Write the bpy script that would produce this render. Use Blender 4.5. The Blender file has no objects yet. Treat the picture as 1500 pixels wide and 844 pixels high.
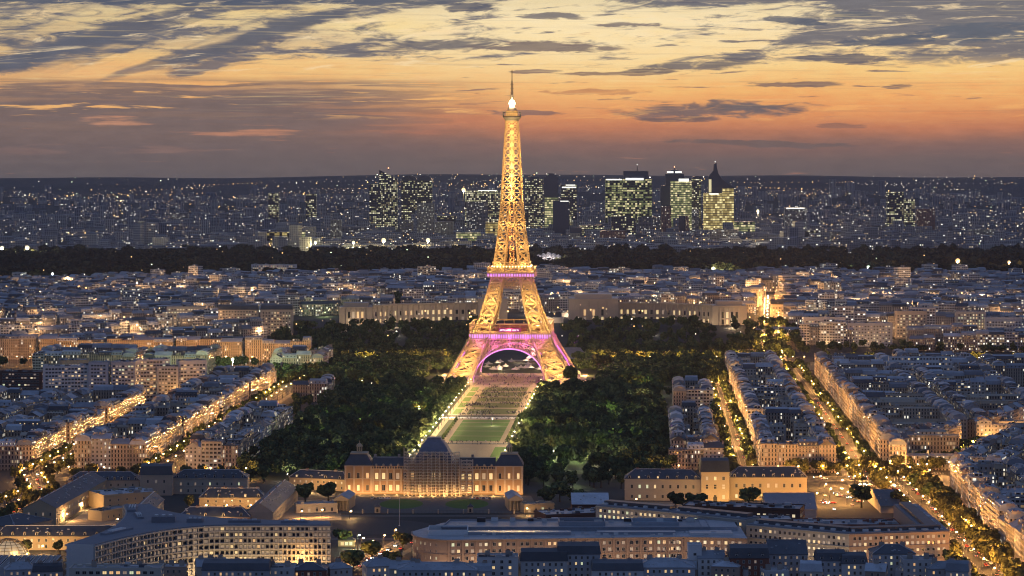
import bpy, math, random
import numpy as np

random.seed(7)
RNG = np.random.default_rng(11)
C = bpy.context.scene.collection
SC = bpy.context.scene
PI = math.pi


# ------------------------------------------------------------------ node expression helper
class E:
    """A socket wrapped so that node maths can be written as arithmetic."""
    nt = None

    def __init__(self, s):
        self.s = s

    @staticmethod
    def m(op, *a, clamp=False):
        n = E.nt.nodes.new('ShaderNodeMath')
        n.operation = op
        n.use_clamp = clamp
        for i, x in enumerate(a):
            E.put(n.inputs[i], x)
        return E(n.outputs[0])

    @staticmethod
    def put(inp, x):
        if isinstance(x, E):
            E.nt.links.new(x.s, inp)
        elif isinstance(x, (tuple, list)):
            inp.default_value = tuple(x) if len(x) == len(inp.default_value) else tuple(x) + (1.0,)
        else:
            inp.default_value = x

    def __add__(a, b): return E.m('ADD', a, b)
    def __radd__(a, b): return E.m('ADD', b, a)
    def __sub__(a, b): return E.m('SUBTRACT', a, b)
    def __rsub__(a, b): return E.m('SUBTRACT', b, a)
    def __mul__(a, b): return E.m('MULTIPLY', a, b)
    def __rmul__(a, b): return E.m('MULTIPLY', b, a)
    def __truediv__(a, b): return E.m('DIVIDE', a, b)
    def __neg__(a): return E.m('MULTIPLY', a, -1.0)
    def __lt__(a, b): return E.m('LESS_THAN', a, b)
    def __gt__(a, b): return E.m('GREATER_THAN', a, b)
    def floor(a): return E.m('FLOOR', a)
    def fract(a): return E.m('FRACT', a)
    def abs(a): return E.m('ABSOLUTE', a)
    def clamp(a): return E.m('ADD', a, 0.0, clamp=True)


def sstep(x, a, b):
    n = E.nt.nodes.new('ShaderNodeMapRange')
    n.interpolation_type = 'SMOOTHSTEP'
    E.put(n.inputs[0], x)
    E.put(n.inputs[1], a)
    E.put(n.inputs[2], b)
    n.inputs[3].default_value = 0.0
    n.inputs[4].default_value = 1.0
    return E(n.outputs[0])


def vec(x, y=0.0, z=0.0):
    n = E.nt.nodes.new('ShaderNodeCombineXYZ')
    for i, v in enumerate((x, y, z)):
        E.put(n.inputs[i], v)
    return E(n.outputs[0])


def sep(v):
    n = E.nt.nodes.new('ShaderNodeSeparateXYZ')
    E.nt.links.new(v.s, n.inputs[0])
    return [E(o) for o in n.outputs]


def noise(v, scale=1.0, detail=4.0, rough=0.55, dist=0.0, col=False):
    n = E.nt.nodes.new('ShaderNodeTexNoise')
    E.put(n.inputs['Vector'], v)
    n.inputs['Scale'].default_value = scale
    n.inputs['Detail'].default_value = detail
    n.inputs['Roughness'].default_value = rough
    n.inputs['Distortion'].default_value = dist
    return E(n.outputs[1 if col else 0])


def white(v):
    n = E.nt.nodes.new('ShaderNodeTexWhiteNoise')
    n.noise_dimensions = '3D'
    E.put(n.inputs['Vector'], v)
    return E(n.outputs[0])


def mixc(f, a, b, mode='MIX'):
    n = E.nt.nodes.new('ShaderNodeMix')
    n.data_type = 'RGBA'
    n.blend_type = mode
    E.put(n.inputs[0], f)
    E.put(n.inputs[6], a)
    E.put(n.inputs[7], b)
    return E(n.outputs[2])


def ramp(f, stops, interp='LINEAR'):
    n = E.nt.nodes.new('ShaderNodeValToRGB')
    n.color_ramp.interpolation = interp
    el = n.color_ramp.elements
    while len(el) < len(stops):
        el.new(0.5)
    for e, (p, c) in zip(el, stops):
        e.position = p
        e.color = tuple(c) + (1.0,)
    E.put(n.inputs[0], f)
    return E(n.outputs[0])


def lin(r, g, b):
    """8-bit display colour to linear."""
    f = lambda c: c / 12.92 if c <= 0.04045 else ((c + 0.055) / 1.055) ** 2.4
    return tuple(f(x / 255.0) for x in (r, g, b))


# ------------------------------------------------------------------ camera, sky, sun, exposure
EYE, FOC = 230.0, 3774.0           # camera height above the river plain; focal length in pixels of a 1500 px wide picture
cam = bpy.data.objects.new('camera', bpy.data.cameras.new('camera'))
C.objects.link(cam)
cam.location = (0.0, 0.0, EYE)
cam.rotation_euler = (PI / 2, 0.0, 0.0)
cam.data.sensor_width = 36.0
cam.data.lens = FOC / 1500.0 * 36.0
cam.data.shift_y = -186.0 / 1500.0
cam.data.clip_start = 5.0
cam.data.clip_end = 90000.0
SC.camera = cam

SC.view_settings.view_transform = 'Standard'
SC.view_settings.look = 'None'
SC.view_settings.gamma = 1.0
SC.view_settings.exposure = 0.0
SC.view_settings.use_curve_mapping = False
cy = SC.cycles
cy.max_bounces = 4
cy.diffuse_bounces = 2
cy.glossy_bounces = 2
cy.transmission_bounces = 2
cy.volume_bounces = 0
cy.transparent_max_bounces = 6
cy.sample_clamp_indirect = 1.5
cy.sample_clamp_direct = 0.0
cy.caustics_reflective = False
cy.caustics_refractive = False
cy.use_denoising = True
cy.denoiser = "OPENIMAGEDENOISE"
cy.denoising_input_passes = "RGB_ALBEDO_NORMAL"
cy.denoising_prefilter = "ACCURATE"
cy.use_light_tree = True
cy.adaptive_threshold = 0.008
cy.pixel_filter_type = 'BLACKMAN_HARRIS'
cy.filter_width = 1.1

SUN_AZ, SUN_EL = math.radians(4.0), math.radians(1.2)     # the sun is at the horizon, just beyond the tower
world = bpy.data.worlds.new('World')
SC.world = world
world.use_nodes = True


def build_sky():
    nt = world.node_tree
    E.nt = nt
    nt.nodes.clear()
    out = nt.nodes.new('ShaderNodeOutputWorld')
    bg = nt.nodes.new('ShaderNodeBackground')
    nt.links.new(bg.outputs[0], out.inputs[0])
    tc = nt.nodes.new('ShaderNodeTexCoord')
    x, y, z = sep(E(tc.outputs['Generated']))
    az = E.m('ARCTAN2', x, y)
    el = E.m('ARCSINE', z)
    U = az * FOC + 750.0                      # bearing, in 1/3774 rad
    V = 236.0 - el * FOC                      # elevation, downwards
    warp = noise(vec(U / 210.0, V / 60.0, 3.7), 1.0, 3.0, 0.6)
    warp2 = noise(vec(U / 60.0, V / 22.0, 9.1), 1.0, 3.0, 0.6)
    Vw = V + (warp - 0.5) * 26.0 + (warp2 - 0.5) * 7.0
    Uw = U + (noise(vec(U / 120.0, V / 40.0, 5.5), 1.0, 3.0, 0.6) - 0.5) * 90.0

    def stops(lst):
        return [((v + 40.0) / 300.0, lin(*c)) for v, c in lst]
    fv = (Vw + 40.0) / 300.0
    right = ramp(fv, stops([(-40, (150, 155, 160)), (0, (228, 208, 165)), (30, (252, 227, 180)), (65, (254, 219, 158)), (100, (252, 207, 133)),
                            (140, (244, 178, 110)), (166, (224, 146, 96)), (186, (200, 128, 94)), (206, (154, 112, 96)), (234, (122, 103, 97)), (262, (108, 97, 96))]))
    left = ramp(fv, stops([(-40, (110, 118, 132)), (0, (196, 178, 146)), (30, (222, 196, 146)), (60, (206, 178, 138)), (90, (240, 196, 130)),
                           (112, (236, 178, 112)), (128, (186, 142, 108)), (150, (136, 112, 102)), (200, (128, 107, 100)), (236, (116, 102, 98)), (262, (106, 97, 97))]))
    base = mixc(sstep(Uw, 330.0, 830.0), left, right)
    # bright heart of the sunset
    gx = (U - 800.0) / 330.0
    gy = (V - 55.0) / 62.0
    heart = E.m('EXPONENT', -(gx * gx + gy * gy))
    base = mixc(heart * 0.55, base, lin(255, 234, 188))

    for (u0, v0, a, b, c, f) in ((120, 108, 150, 14, (240, 190, 132), 0.7), (420, 98, 190, 15, (246, 196, 128), 0.8), (60, 22, 60, 11, (232, 204, 160), 0.7), (255, 36, 70, 14, (238, 208, 152), 0.8), (390, 14, 120, 10, (246, 214, 150), 0.8), (560, 40, 80, 12, (252, 222, 156), 0.7),
                              (1180, 150, 330, 24, (244, 170, 104), 0.55), (1000, 128, 300, 14, (250, 190, 114), 0.5)):
        q = E.m('EXPONENT', -(((Uw - u0) / a) * ((Uw - u0) / a) + ((Vw - v0) / b) * ((Vw - v0) / b)))
        base = mixc(q * f, base, lin(*c))
    dark = lin(88, 92, 108)
    mauve = lin(116, 100, 100)
    sky = base
    # thin orange veins in the low bank on the left
    n_l = noise(vec(U / 190.0, V / 9.0, 21.0), 1.0, 5.0, 0.6, 0.4)
    bank = sstep(V, 112.0, 126.0) * (1.0 - sstep(U, 480.0, 760.0))
    sky = mixc(bank * sstep(n_l, 0.36, 0.52) * (1.0 - sstep(V, 175.0, 215.0)) * 0.78, sky, lin(120, 104, 102))
    vein = sstep(n_l, 0.57, 0.64) * sstep(V, 114.0, 124.0) * (1.0 - sstep(V, 162.0, 178.0)) * (1.0 - sstep(U, 640.0, 800.0))
    sky = mixc(vein * 0.95, sky, lin(246, 184, 116))
    # pink wisps low on the left
    n1b_ = noise(vec(U / 90.0, V / 6.0, 44.0), 1.0, 5.0, 0.6, 0.4)
    for (u0, v0, a, b, c) in ((165, 176, 55, 7, (214, 152, 118)), (370, 194, 70, 7, (206, 142, 110)), (690, 178, 60, 9, (204, 132, 98)), (250, 220, 90, 7, (150, 118, 106)),
                              (40, 221, 80, 6, (142, 114, 104)), (640, 196, 60, 7, (180, 120, 96))):
        q = E.m('EXPONENT', -(((Uw - u0) / a) * ((Uw - u0) / a) + ((Vw - v0) / b) * ((Vw - v0) / b)))
        sky = mixc(sstep(q + (n1b_ - 0.5) * 2.6, 0.36, 1.05) * 0.75, sky, lin(*c))
    # high grey-blue streak cloud
    n1 = noise(vec(U / 150.0, (V + U * 0.05) / 21.0, 0.0), 1.0, 7.0, 0.62, 0.9)
    n1b = noise(vec(U / 55.0, V / 10.0, 4.0), 1.0, 6.0, 0.65, 0.8)
    nn = n1 * 0.62 + n1b * 0.38
    amt = (1.0 - sstep(V, 78.0, 108.0)) * (0.10 + 0.13 * sstep(U, 1080.0, 1380.0) + 0.03 * (1.0 - sstep(U, 480.0, 640.0)) + 0.08 * (1.0 - sstep(V, -10.0, 26.0))
                                           - 0.05 * sstep(U, 640.0, 820.0) * (1.0 - sstep(U, 900.0, 1080.0)))
    c1 = sstep(nn + amt, 0.58, 0.70)
    sky = mixc(c1 * (1.0 - sstep(V, 80.0, 112.0)) * 0.92, sky, mixc(n1b, lin(112, 112, 122), dark))
    # small flat dashes of cloud on the right
    n2 = noise(vec(U / 95.0, V / 6.5, 13.0), 1.0, 5.0, 0.55, 0.3)
    c2 = sstep(n2, 0.615, 0.68) * (1.0 - sstep(V, 128.0, 178.0)) * sstep(U, 520.0, 700.0)
    sky = mixc(c2 * 0.85, sky, mixc(sstep(V, 60.0, 170.0), lin(104, 102, 112), lin(150, 112, 98)))
    # falling streaks on the left: long soft bands running down to the left
    k = U * 0.93 + V * 2.2
    d = V * 1.0 + U * 0.40
    n3 = noise(vec(d / 66.0, k / 420.0, 2.0), 1.0, 5.0, 0.55, 0.35)
    m3 = (1.0 - sstep(U, 330.0, 520.0)) * (1.0 - sstep(V, 84.0, 122.0))
    sky = mixc(sstep(n3 + (n1b - 0.5) * 0.16, 0.50, 0.62) * m3 * 0.7, sky, lin(98, 101, 114))
    for (u0, v0, L, wd, dens) in ((120, 66, 210, 17, 0.95), (395, 52, 190, 13, 0.95), (30, 92, 120, 12, 0.8), (270, 84, 150, 9, 0.7)):
        along = (U - u0) * 0.955 - (V - v0) * 0.297
        across = (U - u0) * 0.297 + (V - v0) * 0.955 + (warp - 0.5) * 16.0
        e = 1.0 - (along / L) * (along / L) - (across / wd) * (across / wd) + (n1b - 0.5) * 1.1 + (n1 - 0.5) * 1.2
        sky = mixc(sstep(e, 0.0, 0.75) * dens, sky, mixc(n1b, lin(84, 89, 104), lin(112, 110, 118)))

    # single clouds: bearing, elevation, half-length, half-height, colour, tilt
    for (u0, v0, a, b, c, tl) in (
            (1040, 163, 170, 14, (110, 100, 103), -0.02), (1085, 157, 62, 11, (112, 102, 104), 0.06), (1005, 175, 75, 5, (120, 98, 96), 0.0),
            (1025, 96, 125, 10, (104, 101, 108), -0.05), (1240, 87, 90, 7, (108, 103, 108), 0.0), (1300, 60, 90, 9, (92, 98, 112), -0.06), (1440, 48, 120, 20, (98, 104, 116), -0.04),
            (1170, 124, 78, 5, (128, 106, 100), 0.0), (1310, 127, 32, 5, (122, 104, 102), 0.0), (900, 108, 110, 4, (138, 114, 102), 0.0), (960, 104, 60, 4, (120, 106, 102), 0.0),
            (800, 24, 60, 6, (110, 106, 112), 0.0), (690, 12, 46, 8, (92, 94, 108), 0.0), (910, 36, 70, 5, (122, 112, 112), 0.0), (650, 66, 150, 12, (104, 102, 110), -0.02), (800, 70, 120, 9, (126, 112, 108), 0.0),
            (330, 88, 120, 14, (100, 100, 112), -0.30), (60, 80, 150, 26, (98, 101, 114), -0.25), (420, 40, 110, 12, (104, 105, 114), -0.30), (1160, 32, 60, 6, (96, 101, 114), 0.1), (1240, 24, 40, 5, (100, 104, 114), 0.0),
            (1120, 211, 140, 6, (120, 101, 95), 0.03), (790, 105, 42, 4, (130, 108, 104), 0.0), (760, 165, 60, 5, (140, 108, 100), 0.0), (875, 135, 80, 5, (205, 145, 100), 0.0), (1240, 185, 40, 5, (158, 112, 94), 0.0),
            (180, 2, 420, 9, (84, 92, 110), 0.0), (560, 2, 130, 6, (96, 100, 112), 0.0)):
        du = (Uw - u0) / a
        dv = (V - v0 + (warp2 - 0.5) * b * 1.6 - (U - u0) * tl) / b
        e = 1.0 - (du * du + dv * dv)
        e = e + (n1b - 0.5) * 2.6 + (n2 - 0.5) * 1.0
        soft = 0.75 if b > 9 else 0.5
        sky = mixc(sstep(e, 0.08, 0.08 + soft) * 0.88, sky, lin(*c))
    strk = noise(vec(U / 260.0, V / 4.6, 61.0), 1.0, 5.0, 0.62, 0.5)
    sky = mixc(sstep(strk, 0.53, 0.68) * (0.20 - 0.12 * sstep(V, 150.0, 215.0)), sky, mixc(sstep(V, 70.0, 190.0), lin(110, 106, 114), lin(138, 108, 98)))
    sky = mixc(sstep(1.0 - strk, 0.56, 0.70) * 0.28 * (1.0 - sstep(V, 120.0, 190.0)), sky, lin(255, 224, 160))
    brk = noise(vec(U / 120.0, (V + U * 0.06) / 11.0, 77.0), 1.0, 6.0, 0.62, 0.8)
    sky = mixc(sstep(brk, 0.57, 0.70) * 0.75 * (1.0 - sstep(V, 86.0, 128.0)), sky, lin(255, 227, 180))
    sky = mixc(sstep(brk, 0.56, 0.68) * 0.45 * sstep(V, 96.0, 130.0) * (1.0 - sstep(V, 168.0, 192.0)) * sstep(U, 520.0, 760.0), sky, lin(255, 188, 112))
    fine = noise(vec(U / 38.0, V / 10.0, 31.0), 1.0, 5.0, 0.6)
    sky = mixc(0.22, sky, mixc(fine, (0.0, 0.0, 0.0), (1.0, 0.95, 0.9)), 'OVERLAY')

    # dusk dome above and behind: the Sky Texture, cooled by the cloud deck
    st = nt.nodes.new('ShaderNodeTexSky')
    st.sky_type = 'NISHITA'
    st.sun_disc = False
    st.sun_elevation = SUN_EL
    st.sun_rotation = SUN_AZ
    st.altitude = 60.0
    st.dust_density = 1.4
    dome = mixc(1.0, E(st.outputs[0]), (0.10, 0.10, 0.10), 'MULTIPLY')
    dome = mixc(0.72, dome, lin(102, 130, 184))
    dome = mixc(1.0, dome, (DOME, DOME, DOME), 'MULTIPLY')
    low = mixc(sstep(az.abs(), 0.75, 1.3), lin(150, 126, 110), lin(84, 92, 122))
    dome = mixc(sstep(el, 0.0, 0.30), low, dome)
    nt.links.new(sky.s, bg.inputs[0])
    bg.inputs[1].default_value = 1.0
    bg2 = nt.nodes.new('ShaderNodeBackground')
    nt.links.new(dome.s, bg2.inputs[0])
    ms = nt.nodes.new('ShaderNodeMixShader')
    fac = E.m('MAXIMUM', sstep(el, 0.075, 0.22), sstep(az.abs(), 0.5, 0.75))
    fac = E.m('MAXIMUM', fac, sstep(-el, 0.02, 0.03))
    nt.links.new(fac.s, ms.inputs[0])
    nt.links.new(bg.outputs[0], ms.inputs[1])
    nt.links.new(bg2.outputs[0], ms.inputs[2])
    nt.links.new(ms.outputs[0], out.inputs[0])
    world.cycles.sampling_method = 'MANUAL'
    world.cycles.sample_map_resolution = 512


DOME = 0.70
build_sky()
sun = bpy.data.objects.new('sun', bpy.data.lights.new('sun', 'SUN'))
C.objects.link(sun)
sun.data.energy = 0.12
sun.data.angle = math.radians(6.0)
sun.data.color = (1.0, 0.62, 0.36)
sun.rotation_euler = (PI / 2 - SUN_EL, 0.0, PI - SUN_AZ)


# ------------------------------------------------------------------ materials
def material(name, emis=False):
    m = bpy.data.materials.new(name)
    m.use_nodes = True
    E.nt = m.node_tree
    b = m.node_tree.nodes['Principled BSDF']
    b.inputs['Specular IOR Level'].default_value = 0.3
    b.inputs['Roughness'].default_value = 0.8
    m.cycles.emission_sampling = 'FRONT' if emis else 'NONE'
    return m, b


def attr(name):
    n = E.nt.nodes.new('ShaderNodeAttribute')
    n.attribute_name = name
    return E(n.outputs['Fac'])


def objrand():
    return E(E.nt.nodes.new('ShaderNodeObjectInfo').outputs['Random'])


def geopos():
    return E(E.nt.nodes.new('ShaderNodeNewGeometry').outputs['Position'])


def uvs():
    return sep(E(E.nt.nodes.new('ShaderNodeUVMap').outputs[0]))


def plain(name, col, rough=0.8, var=0.25, scale=0.12, metal=0.0, spec=0.3, tint=True):
    """Weathered surface: base colour broken by two sizes of noise, shifted per object."""
    m, b = material(name)
    p = geopos()
    n = noise(p, scale, 5.0, 0.6) * 0.6 + noise(p, scale * 7.0, 3.0, 0.6) * 0.4
    f = n * 2.0 * var + (1.0 - var)
    if tint:
        f = f * (objrand() * 0.3 + 0.85)
    c = mixc(1.0, col, vec(f, f, f), 'MULTIPLY')
    E.put(b.inputs['Base Color'], c)
    b.inputs['Roughness'].default_value = rough
    b.inputs['Metallic'].default_value = metal
    b.inputs['Specular IOR Level'].default_value = spec
    return m


def glow(name, col, power, sampled=False):
    m, b = material(name, sampled)
    b.inputs['Base Color'].default_value = (0.6, 0.6, 0.6, 1)
    b.inputs['Emission Color'].default_value = tuple(col) + (1,)
    b.inputs['Emission Strength'].default_value = power
    return m


def facade(name, wall, wall2, cw=2.6, ch=3.15, ww=0.46, wh=0.62, lit=0.16, power=1.4, warm=((1, 0.62, 0.28), (1, 0.78, 0.48), (0.95, 0.9, 0.75)),
           glass=(0.02, 0.025, 0.035), band=0.0, bandcol=(0.05, 0.05, 0.06), rows=0.0, rough=0.8):
    """A wall with its windows: UV in metres. rnd (per face) picks the tint and how many rooms are lit."""
    m, b = material(name)
    u, v, _ = uvs()
    r = attr('rnd')
    cu, cv = u / cw, v / ch
    iu, iv = cu.floor(), cv.floor()
    fu, fvv = cu.fract(), cv.fract()
    w1 = white(vec(iu, iv, r * 97.0))
    w2 = white(vec(iu + 51.0, iv + 17.0, r * 53.0))
    wr = white(vec(iv, r * 31.0, 5.0))
    win = ((fu - 0.5).abs() < ww * 0.5) * ((fvv - 0.52).abs() < wh * 0.5)
    thr = lit * (0.45 + 1.1 * r)
    if rows:
        thr = thr + (wr > 0.72) * rows
    on = win * (w1 < thr)
    p = geopos()
    dirt = noise(p, 0.15, 4.0, 0.6) * 0.5 + 0.75
    base = mixc(r, wall, wall2)
    base = mixc(1.0, base, vec(dirt, dirt, dirt), 'MULTIPLY')
    if band:
        base = mixc((fvv < band) * 0.8, base, bandcol)
    E.put(b.inputs['Base Color'], mixc(win, base, glass))
    E.put(b.inputs['Roughness'], rough - win * (rough - 0.15))
    col = ramp(w2, [(0.0, warm[0]), (0.5, warm[1]), (0.85, warm[2]), (1.0, warm[2])])
    E.put(b.inputs['Emission Color'], col)
    E.put(b.inputs['Emission Strength'], on * power * (0.25 + 1.3 * w2 * w2))
    return m


def leafmat(name, a, bcol):
    m, b = material(name)
    f = noise(geopos(), 0.35, 3.0, 0.6)
    c = mixc(sstep(f, 0.35, 0.68), a, bcol)
    r = (objrand() + attr('rnd')).fract()
    c = mixc(sstep(r, 0.55, 1.0) * 0.6, c, mixc(0.5, c, (0.16, 0.13, 0.04)))
    r = r * 0.9 + 0.55
    E.put(b.inputs['Base Color'], mixc(1.0, c, vec(r, r, r), 'MULTIPLY'))
    b.inputs['Roughness'].default_value = 0.9
    b.inputs['Specular IOR Level'].default_value = 0.15
    return m


M = {}
STONE, STONE2 = (0.56, 0.46, 0.36), (0.30, 0.26, 0.23)
M['haussmann'] = facade('limestone_facade', STONE, STONE2, 2.4, 3.2, 0.42, 0.66, 0.19, 0.9, band=0.07)
M['modern'] = facade('modern_facade', (0.55, 0.52, 0.47), (0.36, 0.38, 0.42), 3.0, 3.0, 0.72, 0.5, 0.24, 0.85, band=0.05, bandcol=(0.3, 0.3, 0.32))
M['plaster'] = facade('plaster_facade', (0.58, 0.54, 0.48), (0.42, 0.41, 0.42), 3.1, 3.1, 0.36, 0.5, 0.2, 0.9)
M['brickwall'] = facade('brick_facade', (0.24, 0.11, 0.075), (0.32, 0.17, 0.12), 2.8, 3.1, 0.42, 0.55, 0.16, 0.85)
M['far_haussmann'] = facade('far_limestone_facade', (0.52, 0.45, 0.38), (0.26, 0.25, 0.26), 2.6, 3.2, 0.44, 0.6, 0.24, 1.4, band=0.07)
M['far_modern'] = facade('far_modern_facade', (0.72, 0.68, 0.62), (0.30, 0.32, 0.38), 3.4, 3.2, 0.66, 0.5, 0.15, 1.4, rows=0.1)
M['far_lit'] = facade('far_lit_facade', (0.60, 0.50, 0.38), (0.50, 0.46, 0.40), 3.2, 3.2, 0.6, 0.55, 0.55, 1.1)
M['far_block'] = facade('suburb_facade', (0.64, 0.57, 0.50), (0.28, 0.29, 0.33), 6.0, 4.5, 0.5, 0.5, 0.05, 2.2, rows=0.04)


def zinc(name, a, bcol, streak=0.5):
    m, b = material(name)
    r = attr('rnd')
    p = geopos()
    n = noise(p, 0.25, 5.0, 0.65)
    f = (r * 0.75 + objrand() * 0.25)
    c = mixc(f, a, bcol)
    n2 = noise(p, 1.6, 3.0, 0.7)
    k = (n * 0.6 + n2 * 0.4) * streak * 2.0 + (1.0 - streak)
    patch = noise(p, 0.09, 2.0, 0.5)
    k = k * (0.62 + 0.76 * patch)
    E.put(b.inputs['Base Color'], mixc(1.0, c, vec(k, k, k), 'MULTIPLY'))
    b.inputs['Roughness'].default_value = 0.5
    b.inputs['Metallic'].default_value = 0.0
    b.inputs['Specular IOR Level'].default_value = 0.5
    return m


M['zinc'] = zinc('zinc_roof', (0.14, 0.155, 0.185), (0.60, 0.63, 0.67))
M['slate'] = zinc('slate_roof', (0.045, 0.05, 0.06), (0.11, 0.12, 0.14))
M['flatroof'] = zinc('flat_roof', (0.18, 0.185, 0.20), (0.66, 0.66, 0.67))
M['chimney'] = plain('chimney_render', (0.40, 0.34, 0.29), var=0.3)
M['pots'] = plain('terracotta_pots', (0.36, 0.15, 0.09))
M['stone'] = plain('pale_stone', (0.50, 0.42, 0.33), var=0.18)
M['ochre'] = plain('golden_stone', (0.52, 0.41, 0.27), var=0.18)
M['concrete'] = plain('concrete', (0.46, 0.44, 0.41), var=0.2)
M['white'] = plain('white_paint', (0.72, 0.71, 0.69), var=0.12)
M['brick'] = plain('brick', (0.26, 0.10, 0.065), var=0.2)
M['darkbrick'] = plain('dark_brick', (0.12, 0.06, 0.045), var=0.25)
M['iron'] = plain('dark_iron', (0.05, 0.05, 0.055), 0.5, metal=0.4)
M['bluemetal'] = plain('blue_grey_sheet', (0.33, 0.36, 0.41), 0.5, var=0.35, scale=0.2)
M['asphalt'] = plain('asphalt', (0.055, 0.053, 0.052), 0.75, var=0.25, scale=0.05, tint=False)
M['pave'] = plain('pavement', (0.15, 0.14, 0.125), 0.85, var=0.25, scale=0.06, tint=False)
M['gravel'] = plain('sand_path', (0.40, 0.31, 0.21), 0.95, var=0.22, scale=0.05, tint=False)
M['lawn'] = plain('lawn', (0.10, 0.19, 0.035), 0.95, var=0.3, scale=0.08, tint=False)
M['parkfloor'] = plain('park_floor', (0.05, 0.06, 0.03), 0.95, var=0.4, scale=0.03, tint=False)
M['wornlawn'] = plain('worn_lawn', (0.15, 0.17, 0.055), 0.95, var=0.35, scale=0.1, tint=False)
M['water'] = plain('river_water', (0.02, 0.025, 0.03), 0.1, var=0.1, spec=0.5, tint=False)
M['paint'] = plain('road_paint', (0.7, 0.7, 0.68), 0.7, var=0.2, tint=False)
M['bark'] = plain('bark', (0.07, 0.055, 0.04), 0.95)
M['leaf'] = leafmat('leaves', (0.046, 0.075, 0.030), (0.12, 0.165, 0.065))
M['leaf_warm'] = leafmat('plane_tree_leaves', (0.065, 0.072, 0.026), (0.15, 0.15, 0.055))
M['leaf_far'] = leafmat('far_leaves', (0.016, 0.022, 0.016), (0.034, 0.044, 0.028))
M['glass'] = plain('dark_glass', (0.02, 0.025, 0.035), 0.12, var=0.2, spec=0.6)
M['frame'] = plain('window_frame', (0.55, 0.52, 0.47), 0.6)
WARM = [(1.0, 0.55, 0.18), (1.0, 0.68, 0.27), (1.0, 0.80, 0.44), (0.84, 0.90, 0.50)]
M['lit'] = [glow('lit_window_%s' % n, c, p) for n, c, p in zip(('amber', 'warm', 'pale', 'greenish'), WARM, (0.80, 0.85, 0.85, 0.72))]
M['lit'].append(glow('lit_window_dim', (1.0, 0.65, 0.32), 0.22))


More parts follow.
